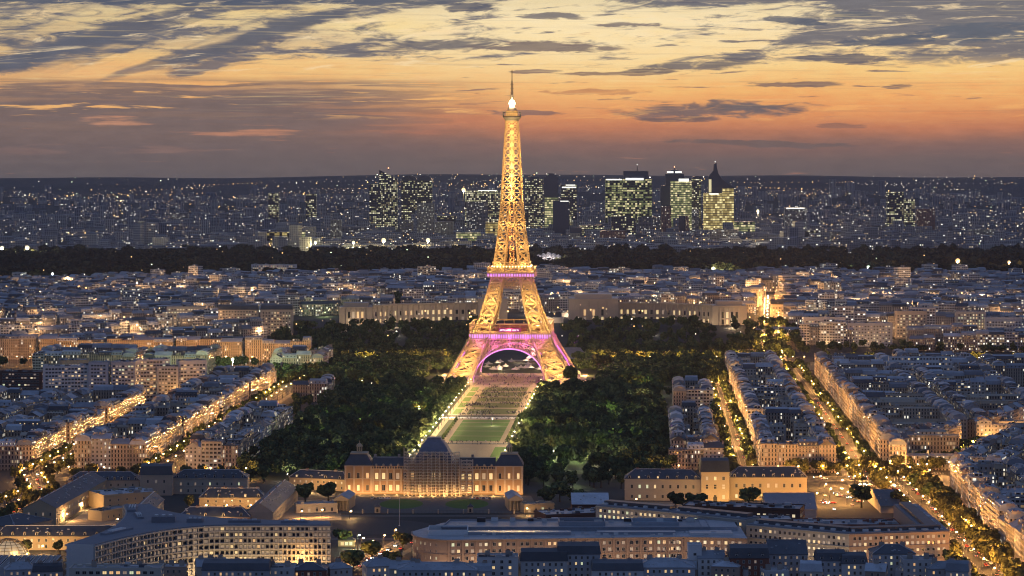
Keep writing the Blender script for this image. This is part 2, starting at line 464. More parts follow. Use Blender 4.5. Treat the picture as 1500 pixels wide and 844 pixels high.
# ------------------------------------------------------------------ mesh collector
class MB:
    def __init__(self):
        self.v, self.l, self.n, self.m, self.uv, self.r = [], [], [], [], [], []

    def face(self, pts, mat=0, uv=None, rnd=0.5):
        i = len(self.v)
        k = len(pts)
        self.v.extend(pts)
        self.l.extend(range(i, i + k))
        self.n.append(k)
        self.m.append(mat)
        self.uv.extend(uv if uv else [(0.0, 0.0)] * k)
        self.r.append(rnd)

    def wall(self, a, b, z0, z1, mat=0, rnd=0.5, off=0.0, zb=None):
        """Vertical face from a to b (outward on the right hand of a->b)."""
        L = math.hypot(b[0] - a[0], b[1] - a[1])
        zb = z0 if zb is None else zb
        self.face([(a[0], a[1], z0), (b[0], b[1], z0), (b[0], b[1], z1), (a[0], a[1], z1)], mat,
                  [(off, z0 - zb), (off + L, z0 - zb), (off + L, z1 - zb), (off, z1 - zb)], rnd)

    def prism(self, poly, z0, z1, side=0, top=0, rnd=0.5, rtop=None, off=0.0, cap=True, bottom=False):
        """poly counter-clockwise seen from above."""
        n = len(poly)
        o = off
        for i in range(n):
            a, b = poly[i], poly[(i + 1) % n]
            self.wall(a, b, z0, z1, side, rnd, o)
            o += round(math.hypot(b[0] - a[0], b[1] - a[1]) / 2.4 + 3) * 2.4
        if cap:
            self.face([(p[0], p[1], z1) for p in poly], top, [(p[0], p[1]) for p in poly], rnd if rtop is None else rtop)
        if bottom:
            self.face([(p[0], p[1], z0) for p in reversed(poly)], top, None, rnd)

    def box(self, c, s, mat=0, rz=0.0, rnd=0.5, top=None):
        """c: centre of the bottom, s: full sizes."""
        ca, sa = math.cos(rz), math.sin(rz)
        hx, hy = s[0] / 2, s[1] / 2
        poly = [(c[0] + x * ca - y * sa, c[1] + x * sa + y * ca) for x, y in ((-hx, -hy), (hx, -hy), (hx, hy), (-hx, hy))]
        self.prism(poly, c[2], c[2] + s[2], mat, mat if top is None else top, rnd, bottom=True)

    def bar(self, a, b, w, mat=0, d=None):
        """Box-section bar between two points."""
        a, b = np.array(a, float), np.array(b, float)
        t = b - a
        L = np.linalg.norm(t)
        if L < 1e-6:
            return
        t /= L
        up = np.array((0, 0, 1.0)) if abs(t[2]) < 0.9 else np.array((0, 1.0, 0))
        x = np.cross(t, up)
        x /= np.linalg.norm(x)
        y = np.cross(x, t)
        h, g = w / 2, (w if d is None else d) / 2
        cs = [(-h, -g), (h, -g), (h, g), (-h, g)]
        A = [tuple(a + x * p + y * q) for p, q in cs]
        B = [tuple(b + x * p + y * q) for p, q in cs]
        for i in range(4):
            j = (i + 1) % 4
            self.face([A[i], A[j], B[j], B[i]], mat)
        self.face(A[::-1], mat)
        self.face(B, mat)

    def loft(self, rings, mat=0, cap=True, rnd=0.5):
        for r0, r1 in zip(rings[:-1], rings[1:]):
            n = len(r0)
            for i in range(n):
                j = (i + 1) % n
                self.face([r0[i], r0[j], r1[j], r1[i]], mat, None, rnd)
        if cap:
            self.face(list(rings[-1]), mat, None, rnd)

    def lathe(self, prof, c=(0, 0, 0), n=10, mat=0):
        rings = [[(c[0] + r * math.cos(2 * PI * k / n), c[1] + r * math.sin(2 * PI * k / n), c[2] + z) for k in range(n)] for r, z in prof]
        self.loft(rings, mat, prof[-1][0] > 0.01)

    def mesh(self, name, mats, smooth=False):
        me = bpy.data.meshes.new(name)
        nv, nl, nf = len(self.v), len(self.l), len(self.n)
        me.vertices.add(nv)
        me.vertices.foreach_set('co', np.array(self.v, np.float32).ravel())
        me.loops.add(nl)
        me.loops.foreach_set('vertex_index', np.array(self.l, np.int32))
        me.polygons.add(nf)
        n = np.array(self.n, np.int32)
        me.polygons.foreach_set('loop_start', (np.cumsum(n) - n).astype(np.int32))
        me.polygons.foreach_set('material_index', np.array(self.m, np.int32))
        if smooth:
            me.polygons.foreach_set('use_smooth', np.ones(nf, bool))
        for m in mats:
            me.materials.append(m)
        uv = me.uv_layers.new(name='UVMap')
        uv.data.foreach_set('uv', np.array(self.uv, np.float32).ravel())
        at = me.attributes.new('rnd', 'FLOAT', 'FACE')
        at.data.foreach_set('value', np.array(self.r, np.float32))
        me.update(calc_edges=True)
        return me

    def obj(self, name, mats, parent=None, smooth=False):
        return link(name, self.mesh(name, mats if isinstance(mats, (list, tuple)) else [mats], smooth), parent)


def link(name, me, parent=None, loc=None, rz=0.0):
    o = bpy.data.objects.new(name, me)
    C.objects.link(o)
    if parent is not None:
        o.parent = parent
        KIDS.setdefault(parent.name, []).append(o)
    if loc is not None:
        o.location = loc
    if rz:
        o.rotation_euler = (0, 0, rz)
    return o


def tag(o, label=None, cat=None, group=None, kind=None):
    for k, v in (('label', label), ('category', cat), ('group', group), ('kind', kind)):
        if v:
            o[k] = v
    return o


def thing(name, label, cat, loc=(0, 0, 0), rz=0.0, group=None):
    return tag(link(name, None, None, loc, rz), label, cat, group)


def copy_tree(o, parent=None):
    c = o.copy()
    C.objects.link(c)
    if parent is not None:
        c.parent = parent
        KIDS.setdefault(parent.name, []).append(c)
    for ch in list(KIDS.get(o.name, ())):
        copy_tree(ch, c)
    return c


KIDS = {}


def lamp(kind, loc, power, col, parent=None, radius=0.6, name='lamp_light', **kw):
    key = (kind, round(power, 1), tuple(col), radius, tuple(sorted(kw.items())))
    d = LAMPS.get(key)
    if d is None:
        d = LAMPS[key] = bpy.data.lights.new(name, kind)
        d.energy = power
        d.color = col
        d.shadow_soft_size = radius
        for k, v in kw.items():
            setattr(d, k, v)
    o = bpy.data.objects.new(name, d)
    C.objects.link(o)
    o.location = loc
    if parent is not None:
        o.parent = parent
        KIDS.setdefault(parent.name, []).append(o)
    return o


LAMPS = {}


# ------------------------------------------------------------------ ground plan
def sm(x, a, b):
    t = min(1.0, max(0.0, (x - a) / (b - a)))
    return t * t * (3 - 2 * t)


def terrain(x, y):
    """Height of the land: flat river plain, the hill beyond the river, the woods, the far ridges."""
    h = 27.0 * sm(y, 3060, 3300) * (1 - sm(y, 4400, 5400)) * (0.75 + 0.25 * math.sin(x * 0.0021 + 1.0))
    h += 14.0 * sm(y, 6800, 8200)
    h += (64.0 + 22.0 * math.sin(x * 0.0016 + 0.6) + 8 * math.sin(x * 0.0047)) * math.exp(-((y - 11000.0) / 800.0) ** 2)
    h += (110.0 + 9.0 * math.sin(x * 0.0009 + 0.9) + 16.0 * math.exp(-((x + 500.0) / 500.0) ** 2) + 4 * math.sin(x * 0.004)) * sm(y, 12600, 16200)
    return h


def px(x, y, z=0.0):
    """Ground point whose height-z point the photograph shows at picture position (x, y)."""
    Y = FOC * (EYE - z) / (y - 236.0)
    return ((x - 750.0) * Y / FOC, Y)


GC, GS = math.cos(math.radians(3.0)), math.sin(math.radians(3.0))


def grid(t, s):
    """Point t metres right of the garden axis, s metres beyond the tower."""
    return (t * GC + s * GS, 2712.0 - t * GS + s * GC)


def inframe(x, y, pad=20.0):
    return y > 1250 and abs(x) < 0.1987 * y + pad


def sheet(name, poly, z, mat, up=True):
    mb = MB()
    mb.face([(p[0], p[1], z) for p in poly], 0, [(p[0], p[1]) for p in poly])
    o = mb.obj(name, mat)
    return tag(o, kind='structure')


# ------------------------------------------------------------------ land
def build_land():
    ys = np.concatenate([np.arange(900, 3000, 150), np.arange(3000, 5700, 60), np.arange(5700, 9000, 220), np.arange(9000, 17000, 160), np.arange(17000, 17601, 300)])
    nx = 61
    mb_v, mb_f = [], []
    for j, y in enumerate(ys):
        half = 0.25 * y + 400
        for i in range(nx):
            x = -half + 2 * half * i / (nx - 1)
            mb_v.append((x, y, terrain(x, y)))
    for j in range(len(ys) - 1):
        for i in range(nx - 1):
            a = j * nx + i
            mb_f.append((a, a + 1, a + nx + 1, a + nx))
    me = bpy.data.meshes.new('ground')
    me.from_pydata(mb_v, [], mb_f)
    me.polygons.foreach_set('use_smooth', np.ones(len(mb_f), bool))
    m, b = material('city_ground')
    p = geopos()
    _x, yy, _z = sep(p)
    n = noise(p, 0.012, 5.0, 0.6)
    near = ramp(n, [(0.3, (0.045, 0.045, 0.042)), (0.7, (0.085, 0.08, 0.072))])
    far = ramp(noise(p, 0.0016, 5.0, 0.6), [(0.3, (0.035, 0.042, 0.040)), (0.7, (0.09, 0.09, 0.085))])
    E.put(b.inputs['Base Color'], mixc(sstep(yy, 5000.0, 7500.0), near, far))
    b.inputs['Roughness'].default_value = 0.95
    me.materials.append(m)
    tag(link('ground', me), kind='structure')


build_land()


# ------------------------------------------------------------------ roads, gardens, forecourts
def strip(name, pts, width, z, mat, parent=None):
    mb = MB()
    P = [np.array(p, float) for p in pts]
    L, R = [], []
    for i, p in enumerate(P):
        a, b = P[max(0, i - 1)], P[min(len(P) - 1, i + 1)]
        d = (b - a) / np.linalg.norm(b - a)
        n = np.array((-d[1], d[0]))
        L.append(p + n * width / 2)
        R.append(p - n * width / 2)
    for i in range(len(P) - 1):
        zz = [terrain(*q) + z for q in (P[i], P[i + 1])]
        mb.face([(R[i][0], R[i][1], zz[0]), (R[i + 1][0], R[i + 1][1], zz[1]), (L[i + 1][0], L[i + 1][1], zz[1]), (L[i][0], L[i][1], zz[0])])
    o = mb.obj(name, mat)
    return tag(o, kind='structure')


def gs(name, t0, t1, s0, s1, z, mat):
    return sheet(name, [grid(t0, s0), grid(t1, s0), grid(t1, s1), grid(t0, s1)], z, mat)


def ellipse(name, c, rx, ry, z, mat, n=40):
    return sheet(name, [(c[0] + rx * math.cos(2 * PI * k / n), c[1] + ry * math.sin(2 * PI * k / n)) for k in range(n)], z, mat)


ROADS = {
    'park_left': ([grid(-217.5, -870), grid(-217.5, 130)], 15),
    'left_avenue': ([(-334, 1640), (-322, 1760), grid(-300, -880), grid(-300, -400), grid(-300, 20)], 17),
    'park_right': ([grid(213, -880), grid(213, 160)], 15),
    'boulevard': ([grid(300, -880), grid(300, 190)], 22),
    'bottom_avenue': ([(262, 1330), (264, 1500), (272, 1700), (276, 1850)], 30),
    'diagonal': ([(262, 1850), (300, 1905), (375, 2035), (470, 2200)], 20),
    'cross': ([(-330, 1862), (-190, 1852)], 14),
    'cross_right': ([(95, 1868), (200, 1862), (275, 1868)], 20),
    'office_street': ([(-128, 1400), (-82, 1470), (-58, 1570)], 13),
    'hill_avenue': ([(302, 2960), (317, 3145), (352, 3500), (395, 3925)], 20),
}
for k, (pts, w) in ROADS.items():
    strip('pavement', pts, w + 9, 0.10, M['pave'])
    strip('road', pts, w, 0.11 if k != 'diagonal' else 0.115, M['asphalt'])
# kerb lines and lane dashes of the nearer avenues
mk = MB()
for k in ('bottom_avenue', 'boulevard', 'diagonal', 'left_avenue', 'park_right', 'park_left'):
    pts, w = ROADS[k]
    for a, b in zip(pts[:-1], pts[1:]):
        d = math.hypot(b[0] - a[0], b[1] - a[1])
        ux, uy = (b[0] - a[0]) / d, (b[1] - a[1]) / d
        for off in (-w / 4, 0.0, w / 4):
            u = 1.0
            while u < d - 4:
                x, y = a[0] + ux * u - uy * off, a[1] + uy * u + ux * off
                mk.face([(x + uy * .12, y - ux * .12, 0.13), (x + ux * 3 + uy * .12, y + uy * 3 - ux * .12, 0.13), (x + ux * 3 - uy * .12, y + uy * 3 + ux * .12, 0.13), (x - uy * .12, y + ux * .12, 0.13)])
                u += 7.0
for (cx, cy2, n) in ((288, 1862, 9), (268, 1822, 10), (312, 1896, 7)):        # zebra crossings
    for i in range(n):
        mk.face([(cx - n + i * 2, cy2, 0.131), (cx - n + i * 2 + 0.9, cy2, 0.131), (cx - n + i * 2 + 0.9, cy2 + 4, 0.131), (cx - n + i * 2, cy2 + 4, 0.131)])
tag(mk.obj('road_markings', M['paint']), kind='structure')
sheet('plaza', [(238, 1818), (312, 1818), (330, 1870), (300, 1900), (245, 1900)], 0.105, M['pave'])

# the gardens
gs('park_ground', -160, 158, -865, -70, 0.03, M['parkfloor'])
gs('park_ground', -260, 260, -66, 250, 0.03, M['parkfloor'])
gs('garden_path', -39, 38, -860, -64, 0.06, M['gravel'])
gs('tower_plaza', -78, 78, -62, 80, 0.06, M['gravel'])
gs('lawn', -21, 21, -598, -425, 0.10, M['lawn'])
for k, s in enumerate((-560, -520, -480, -450)):
    gs('lawn_path', -21, 21, s, s + 2.2, 0.12, M['gravel'])
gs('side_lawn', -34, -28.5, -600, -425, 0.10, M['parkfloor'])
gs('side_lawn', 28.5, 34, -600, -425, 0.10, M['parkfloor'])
gs('road', -150, 150, -398, -384, 0.11, M['asphalt'])
gs('pavement', -60, 60, -412, -400, 0.10, M['white'])
gs('pavement', -60, 60, -622, -612, 0.10, M['pave'])
for k, (s0, s1) in enumerate(((-372, -322), (-310, -262), (-250, -206), (-194, -150), (-138, -96))):
    gs('lawn', -22, 22, s0, s1, 0.10, M['wornlawn'])
    gs('side_lawn', -35, -28, s0, s1, 0.10, M['lawn'])
    gs('side_lawn', 28, 35, s0, s1, 0.10, M['lawn'])
gs('lawn', 20, 34, -800, -640, 0.10, M['lawn'])
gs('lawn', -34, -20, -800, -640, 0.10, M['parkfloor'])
for (x, y, rx, ry) in ((855, 668, 22, 30), (800, 686, 16, 26), (845, 692, 24, 12), (940, 640, 12, 22), (205, 0, 0, 0)):
    if rx:
        c = px(x, y)
        ellipse('clearing', c, rx, ry, 0.08, M['wornlawn'])
for (x, y, rx, ry) in ((500, 688, 26, 24), (478, 670, 16, 26), (530, 625, 12, 22), (415, 690, 14, 10)):
    c = px(x, y)
    ellipse('clearing', c, rx, ry, 0.08, M['wornlawn'])

# palace forecourt and the sunken oval below it
sheet('forecourt', [px(494, 728), px(778, 726.5), px(792, 752), px(488, 752)], 0.08, M['pave'])
ellipse('forecourt_lawn', px(588, 738.5), 14.5, 24, 0.12, M['lawn'])
ellipse('forecourt_lawn', px(684, 738.5), 14.5, 24, 0.12, M['lawn'])
sheet('court', [px(425, 733), px(500, 733), px(500, 768), px(400, 768)], 0.07, M['gravel'])
sheet('court', [px(90, 772), px(158, 728), px(222, 742), px(170, 790)], 0.07, M['gravel'])
sheet('court', [px(900, 735), px(1190, 735), px(1190, 752), px(900, 752)], 0.07, M['gravel'])
ellipse('oval_ground', px(535, 772), 44, 34, 0.09, M['asphalt'])
strip('pavement', [px(430, 790), px(600, 790)], 6, 0.13, M['pave'])
strip('pavement', [px(440, 756), px(800, 756)], 7, 0.10, M['pave'])
strip('river', [(-900, 2955), (900, 2860)], 110, 0.02, M['water'])


# ------------------------------------------------------------------ the lattice tower
M['gold_iron'] = plain('brown_iron_paint', (0.44, 0.305, 0.17), 0.6, var=0.15, scale=0.3)
M['purple_led'] = glow('purple_light_strip', (0.80, 0.04, 0.74), 0.62)
M['gold_bulb'] = glow('golden_bulb', (1.0, 0.72, 0.32), 9.0)
M['beacon'] = glow('beacon_lens', (1.0, 0.93, 0.78), 260.0)
GOLD = (1.0, 0.64, 0.22)
PURPLE = (0.70, 0.06, 1.0)


def interp(z, pts):
    return float(np.interp(z, [p[0] for p in pts], [p[1] for p in pts]))


HW = [(0, 67), (20, 56.5), (33, 49), (45, 42.5), (57, 36.5), (63, 33.7), (80, 28.2), (99, 22.8), (115, 19), (134, 16.6), (160, 13.2), (185, 11), (236, 8.4), (269, 6.3), (277, 5.9)]
LW = [(0, 27), (57, 16.5), (115, 11), (134, 10.6), (160, 9.4), (188, 8.6)]
hw = lambda z: interp(z, HW)
lw = lambda z: interp(z, LW)


def truss_face(mb, a0, b0, a1, b1, w, fine=2):
    """One panel of lattice between the chords a0-a1 and b0-b1."""
    a0, b0, a1, b1 = (np.array(p, float) for p in (a0, b0, a1, b1))
    mb.bar(a0, b1, w)
    mb.bar(b0, a1, w)
    mb.bar(a1, b1, w * 1.1)
    for k in range(1, fine):
        f = k / fine
        p, q = a0 + (a1 - a0) * f, b0 + (b1 - b0) * f
        m0, m1 = (a0 + b0) / 2, (a1 + b1) / 2
        for s in (p, q):
            mb.bar(s, m0, w * 0.55)
            mb.bar(s, m1, w * 0.55)
        mb.bar(p, q, w * 0.5)


def build_tower():
    root = thing('lattice_tower', 'tall iron lattice tower floodlit in gold with purple lit arches', 'tower', grid(0, 0) + (0,), -math.radians(3.0))
    zs1 = [0, 12, 24, 35, 45, 57]
    zs2 = [57, 69, 81, 92, 103, 115]
    zs3 = [115, 125, 135, 145, 155, 164, 172, 180, 187]
    SG = [(-1, -1), (1, -1), (1, 1), (-1, 1)]

    def corners(z, sx, sy):
        o, i = hw(z), hw(z) - lw(z)
        return [(sx * o, sy * o, z), (sx * i, sy * o, z), (sx * i, sy * i, z), (sx * o, sy * i, z)]
    for sx, sy in SG:
        mb = MB()
        for zs, cw, bw in ((zs1, 2.0, 1.25), (zs2, 1.7, 1.1), (zs3, 1.5, 0.95)):
            for z0, z1 in zip(zs[:-1], zs[1:]):
                c0, c1 = corners(z0, sx, sy), corners(z1, sx, sy)
                for k in range(4):
                    mb.bar(c0[k], c1[k], cw)
                    j = (k + 1) % 4
                    truss_face(mb, c0[k], c0[j], c1[k], c1[j], bw, 1)
        leg = mb.obj('leg', M['gold_iron'], root)
        for (cx, cyy, _) in corners(0, sx, sy):
            pd = MB()
            pd.loft([[(cx + a * r, cyy + b * r, z) for a, b in ((-1, -1), (1, -1), (1, 1), (-1, 1))] for r, z in ((4.2, -0.2), (3.6, 2.6), (2.0, 4.2))], 0)
            pd.obj('pedestal', M['stone'], leg)
        # projectors inside the leg; lamps outside it are added to light its outer faces
        for zs, k in (((6, 20, 36), 44.0), ((63, 78, 96), 36.0), ((122, 138, 156, 175), 26.0)):
            for z in zs:
                c = hw(z) - lw(z) / 2
                lamp('POINT', (sx * c, sy * c, z), TP * k * lw(z) ** 2 / 11.0, GOLD, leg, 0.8, 'projector_and_fill_light')
        for z in (3, 21, 66, 84, 122, 142, 164):
            c, o = hw(z) - lw(z) / 2, hw(z) + 3.5 + lw(z) * 0.28
            for q in ((sx * c, sy * o, z), (sx * o, sy * c, z)):
                lamp('POINT', q, TP * (9.0 if z < 50 else 18.0) * lw(z) ** 2 / 2.6, GOLD, leg, 0.6, 'projector_and_fill_light')
    # upper shaft
    mb = MB()
    z, zs4 = 187.0, [187.0]
    while z < 270:
        z += max(6.0, hw(z) * 0.9)
        zs4.append(z)
    zs4[-1] = 272.0
    for z0, z1 in zip(zs4[:-1], zs4[1:]):
        a0, a1 = hw(z0), hw(z1)
        for k in range(4):
            p, q = SG[k], SG[(k + 1) % 4]
            P0, Q0, P1, Q1 = (p[0] * a0, p[1] * a0, z0), (q[0] * a0, q[1] * a0, z0), (p[0] * a1, p[1] * a1, z1), (q[0] * a1, q[1] * a1, z1)
            mb.bar(P0, P1, 1.35)
            m0, m1 = tuple((np.array(P0) + Q0) / 2), tuple((np.array(P1) + Q1) / 2)
            mb.bar(m0, m1, 0.8)
            truss_face(mb, P0, m0, P1, m1, 0.72, 1)
            truss_face(mb, m0, Q0, m1, Q1, 0.72, 1)
    shaft = mb.obj('upper_shaft', M['gold_iron'], root)
    for z in np.arange(192, 272, 11.0):
        lamp('POINT', (0, 0, z), TP * 6.0 * hw(z) ** 2, GOLD, shaft, 0.8, 'projector_and_fill_light')
        o = hw(z) + 4.5
        for q in ((0, -o, z), (o, 0, z), (0, o, z), (-o, 0, z)):
            lamp('POINT', q, TP * 14.0 * hw(z) ** 2, GOLD, shaft, 0.6, 'projector_and_fill_light')  # lamps added around the shaft to light its outer faces
    # lift shaft in the middle between the second floor and the top
    mb = MB()
    for z0 in np.arange(116, 268, 8.0):
        for sx, sy in SG:
            mb.bar((sx * 2.1, sy * 2.1, z0), (sx * 2.0, sy * 2.0, z0 + 8), 0.45)
        for k in range(4):
            p, q = SG[k], SG[(k + 1) % 4]
            mb.bar((p[0] * 2.1, p[1] * 2.1, z0), (q[0] * 2.1, q[1] * 2.1, z0 + 8), 0.35)
            mb.bar((p[0] * 2.1, p[1] * 2.1, z0), (q[0] * 2.1, q[1] * 2.1, z0), 0.35)
    mb.obj('lift_shaft', M['gold_iron'], root)
    for z in (126, 138, 150, 162, 176):
        lamp('POINT', (0, -4.5, z), TP * 700.0, (1.0, 0.45, 0.12), root, 0.8, 'projector_and_fill_light')

    # the four great arches, their lattice and the light strip under each
    for k in range(4):
        A = [(-1, 0), (0, -1), (1, 0), (0, 1)]
        rz = k * PI / 2
        mb, strip = MB(), MB()

        def pt(u, z, inset=0.0):
            o = hw(z) - 0.4 - inset
            x, y = u, -o
            return (x * math.cos(rz) - y * math.sin(rz), x * math.sin(rz) + y * math.cos(rz), z)
        prev = None
        n = 34
        for i in range(n + 1):
            th = -PI / 2 + PI * i / n
            inner = pt(37.0 * math.sin(th), 3 + 33.5 * math.cos(th))
            outer = pt(40.5 * math.sin(th), 3 + 38.5 * math.cos(th))
            if prev:
                mb.bar(prev[0], inner, 1.0)
                mb.bar(prev[1], outer, 0.9)
                mb.bar(prev[0], outer, 0.4)
                mb.bar(prev[1], inner, 0.4)
                strip.bar(tuple(np.array(prev[0]) - (0, 0, 0.9)), tuple(np.array(inner) - (0, 0, 0.9)), 1.3)
            mb.bar(inner, outer, 0.45)
            prev = (inner, outer)
        arch = mb.obj('arch', M['gold_iron'], root)
        strip.obj('light_strip', M['purple_led'], arch)
        for i in range(1, 10):
            th = -PI / 2 + PI * i / 10
            q = pt(36.0 * math.sin(th), 2 + 31.0 * math.cos(th), -5.0)
            lamp('POINT', q, TP * 100.0, PURPLE, arch, 0.6, 'purple_projector_light')
        # lattice girder under the first floor
        mb = MB()
        z0, z1 = 36.5, 45.0
        m = 26
        for i in range(m):
            u0, u1 = -hw(z0) + 2 * hw(z0) * i / m, -hw(z0) + 2 * hw(z0) * (i + 1) / m
            a, b, c, d = pt(u0, z0), pt(u1, z0), pt(u0 * 0.95, z1), pt(u1 * 0.95, z1)
            mb.bar(a, d, 0.45)
            mb.bar(b, c, 0.45)
            mb.bar(a, c, 0.4)
            mb.bar(a, b, 0.8)
            mb.bar(c, d, 0.8)
            e, f = tuple((np.array(a) + c) / 2), tuple((np.array(b) + d) / 2)
            mb.bar(e, f, 0.35)
        g = mb.obj('girder', M['gold_iron'], root)
        for u in (-30, -15, 0, 15, 30):
            lamp('POINT', pt(u, 40.0, -4.5), TP * 330.0, (0.85, 0.16, 0.75), g, 0.6, 'projector_and_fill_light')
        # girder under the second floor
        mb = MB()
        for (za, zb_) in ((97.5, 102.5), (102.5, 108.5)):
            m = 12
            for i in range(m):
                u0, u1 = -1 + 2 * i / m, -1 + 2 * (i + 1) / m
                a, b, c, d = pt(u0 * hw(za), za), pt(u1 * hw(za), za), pt(u0 * hw(zb_), zb_), pt(u1 * hw(zb_), zb_)
                for s in ((a, d), (b, c), (a, c)):
                    mb.bar(s[0], s[1], 0.4)
                mb.bar(a, b, 0.8)
                mb.bar(c, d, 0.8)
        mb.obj('girder', M['gold_iron'], root)

    # floors and galleries
    def ring(mb, h, z0, z1, t, mat=0):
        for (cx, cyy, sx, sy) in ((0, -h + t / 2, 2 * h, t), (0, h - t / 2, 2 * h, t), (-h + t / 2, 0, t, 2 * h - 2 * t - 0.02), (h - t / 2, 0, t, 2 * h - 2 * t - 0.02)):
            mb.box((cx, cyy, z0), (sx, sy, z1 - z0), mat)

    def gallery(name, h, zf, zd, zt, nb, npost, inner):
        """purple-lit frieze zf..zd, deck at zd, open gallery with posts up to zt"""
        mb = MB()
        ring(mb, h, zd, zd + 0.8, h - inner)
        fl = mb.obj(name, M['gold_iron'], root)
        mb = MB()
        ring(mb, h - 0.6, zf, zd, 0.5)
        fr = mb.obj('frieze', M['gold_iron'], fl)
        bl = MB()
        ps = MB()
        for k in range(4):
            ca, sa = math.cos(k * PI / 2), math.sin(k * PI / 2)
            rot = lambda x, y: (x * ca - y * sa, x * sa + y * ca)
            for i in range(nb):
                u0 = -h + 2 * h * (i + 0.14) / nb
                u1 = -h + 2 * h * (i + 0.86) / nb
                p, q = rot(u0, -h + 0.15), rot(u1, -h + 0.15)
                zm0, zm1 = zf + 0.9, zd - 0.9
                bl.face([(p[0], p[1], zm0), (q[0], q[1], zm0), (q[0], q[1], zm1), (p[0], p[1], zm1)])
                e = rot(-h + 2 * h * i / nb, -h - 0.1)
                ps.bar((e[0], e[1], zf), (e[0], e[1], zd), 0.5)
            if npost:
                for i in range(npost + 1):
                    e = rot(-h + 0.5 + (2 * h - 1) * i / npost, -h + 0.5)
                    ps.bar((e[0], e[1], zd + 0.8), (e[0], e[1], zt), 0.75)
                a, b = rot(-h, -h + 0.5), rot(h, -h + 0.5)
                ps.bar((a[0], a[1], zt), (b[0], b[1], zt), 1.1)
                ps.bar((a[0], a[1], zd + 2.2), (b[0], b[1], zd + 2.2), 0.35)
            for i in range(5):
                q = rot(-h + h * 2 * (i + 0.5) / 5, -h - 3.0)
                lamp('POINT', (q[0], q[1], zf - 1.0), TP * 100.0 * (h / 42.0), PURPLE, fl, 0.5, 'purple_projector_light')
                q = rot(-h + h * 2 * (i + 0.5) / 5, -h - 2.5)
                lamp('POINT', (q[0], q[1], zd + 4.0), TP * 200.0 * (h / 42.0), GOLD, fl, 0.5, 'projector_and_fill_light')
        bl.obj('light_panel', M['purple_panel'], fl)
        ps.obj('colonnade', M['gold_iron'], fl)
        return fl
    f1 = gallery('first_floor', 42.5, 45.2, 51.2, 60.5, 34, 8, 22)
    f2 = gallery('second_floor', 24.8, 108.6, 113.4, 118.4, 18, 12, 9)
    # first-floor pavilions and the banner with its line of bright lettering
    for k in range(4):
        mb = MB()
        x, y = ((0, -27), (27, 0), (0, 27), (-27, 0))[k]
        mb.box((x, y, 52.0), ((34, 9, 5.2) if k % 2 == 0 else (9, 34, 5.2)), 0)
        mb.obj('pavilion', M['red_glass'], root)
    mb = MB()
    mb.box((0, -42.7, 52.6), (23, 0.3, 4.2), 0)
    bn = mb.obj('banner', M['banner'], root)
    mb = MB()
    rr = random.Random(3)
    xx = -10.3
    while xx < 10.2:                        # illegible script: a row of small bright strokes
        w = rr.uniform(0.6, 1.2)
        mb.bar((xx, -42.95, 53.8), (xx + w * 0.5, -42.95, 55.6), 0.32)
        if rr.random() < 0.75:
            mb.bar((xx + w * 0.5, -42.95, 55.6), (xx + w, -42.95, 54.0 + rr.random()), 0.28)
        gap = rr.random() < 0.12
        xx += w + (1.2 if gap else 0.25)
        if gap:
            mb.obj('lettering', M['banner_glow'], bn)
            mb = MB()
    if mb.v:
        mb.obj('lettering', M['banner_glow'], bn)
    # second-floor upper deck
    mb = MB()
    ring(mb, 19.4, 120.5, 121.3, 9)
    for i in range(11):
        for k in range(4):
            ca, sa = math.cos(k * PI / 2), math.sin(k * PI / 2)
            x, y = -19 + 3.8 * i, -19.2
            mb.bar((x * ca - y * sa, x * sa + y * ca, 118.4), (x * ca - y * sa, x * sa + y * ca, 124.0), 0.5)
    ring(mb, 19.4, 123.8, 124.4, 0.8)
    mb.obj('upper_deck', M['gold_iron'], root)
    # top: flared gallery, cabin, lantern, aerial
    mb = MB()
    for i in range(4):
        for sx, sy in SG:
            pass
    mb.loft([[(sx * r, sy * r, z) for sx, sy in SG] for r, z in ((6.1, 271.5), (7.4, 274.0), (9.2, 276.0), (9.2, 277.2))], 0)
    top = mb.obj('top_gallery', M['iron'], root)
    mb = MB()
    for k in range(4):
        p, q = SG[k], SG[(k + 1) % 4]
        for i in range(8):
            f = i / 8
            x, y = p[0] * 9 + (q[0] - p[0]) * 9 * f, p[1] * 9 + (q[1] - p[1]) * 9 * f
            mb.bar((x, y, 277.2), (x, y, 281.0), 0.3)
        mb.bar((p[0] * 9, p[1] * 9, 281.0), (q[0] * 9, q[1] * 9, 281.0), 0.5)
    mb.obj('railing', M['iron'], top)
    mb = MB()
    mb.box((0, 0, 277.2), (12, 12, 5.5), 0)
    mb.lathe([(5.0, 282.7), (4.4, 285.5), (3.2, 287.4)], n=12)
    mb.obj('cabin', M['gold_iron'], root)
    for x, y in ((-8.2, -8.6), (8.2, -8.6), (0, -9.6), (9.6, 0), (-9.6, 0), (0, 9.6)):
        lamp('POINT', (x, y, 280.0), TP * 260.0, GOLD, top, 0.4, 'projector_and_fill_light')
    mb = MB()
    mb.lathe([(0.3, 287.4), (1.9, 288.2), (2.9, 290.2), (2.4, 292.4), (0.8, 294.0)], n=14)
    be = mb.obj('beacon', M['beacon'], root, smooth=True)
    lamp('POINT', (0, -4.0, 290.5), TP * 2000.0, (1.0, 0.92, 0.78), be, 1.5, 'beacon_light')
    mb = MB()
    mb.lathe([(1.5, 293.4), (1.2, 303.0), (0.8, 303.4), (0.7, 314.0), (0.45, 314.2), (0.4, 325.5), (0.05, 326.0)], n=8)
    for z in (296, 299, 302, 306, 310):
        mb.lathe([(1.9, z), (1.9, z + 0.7), (0.6, z + 0.9)], n=10)
    mb.box((0, 0, 323.4), (2.6, 0.5, 0.8))
    mb.obj('aerial', M['gold_iron'], root)
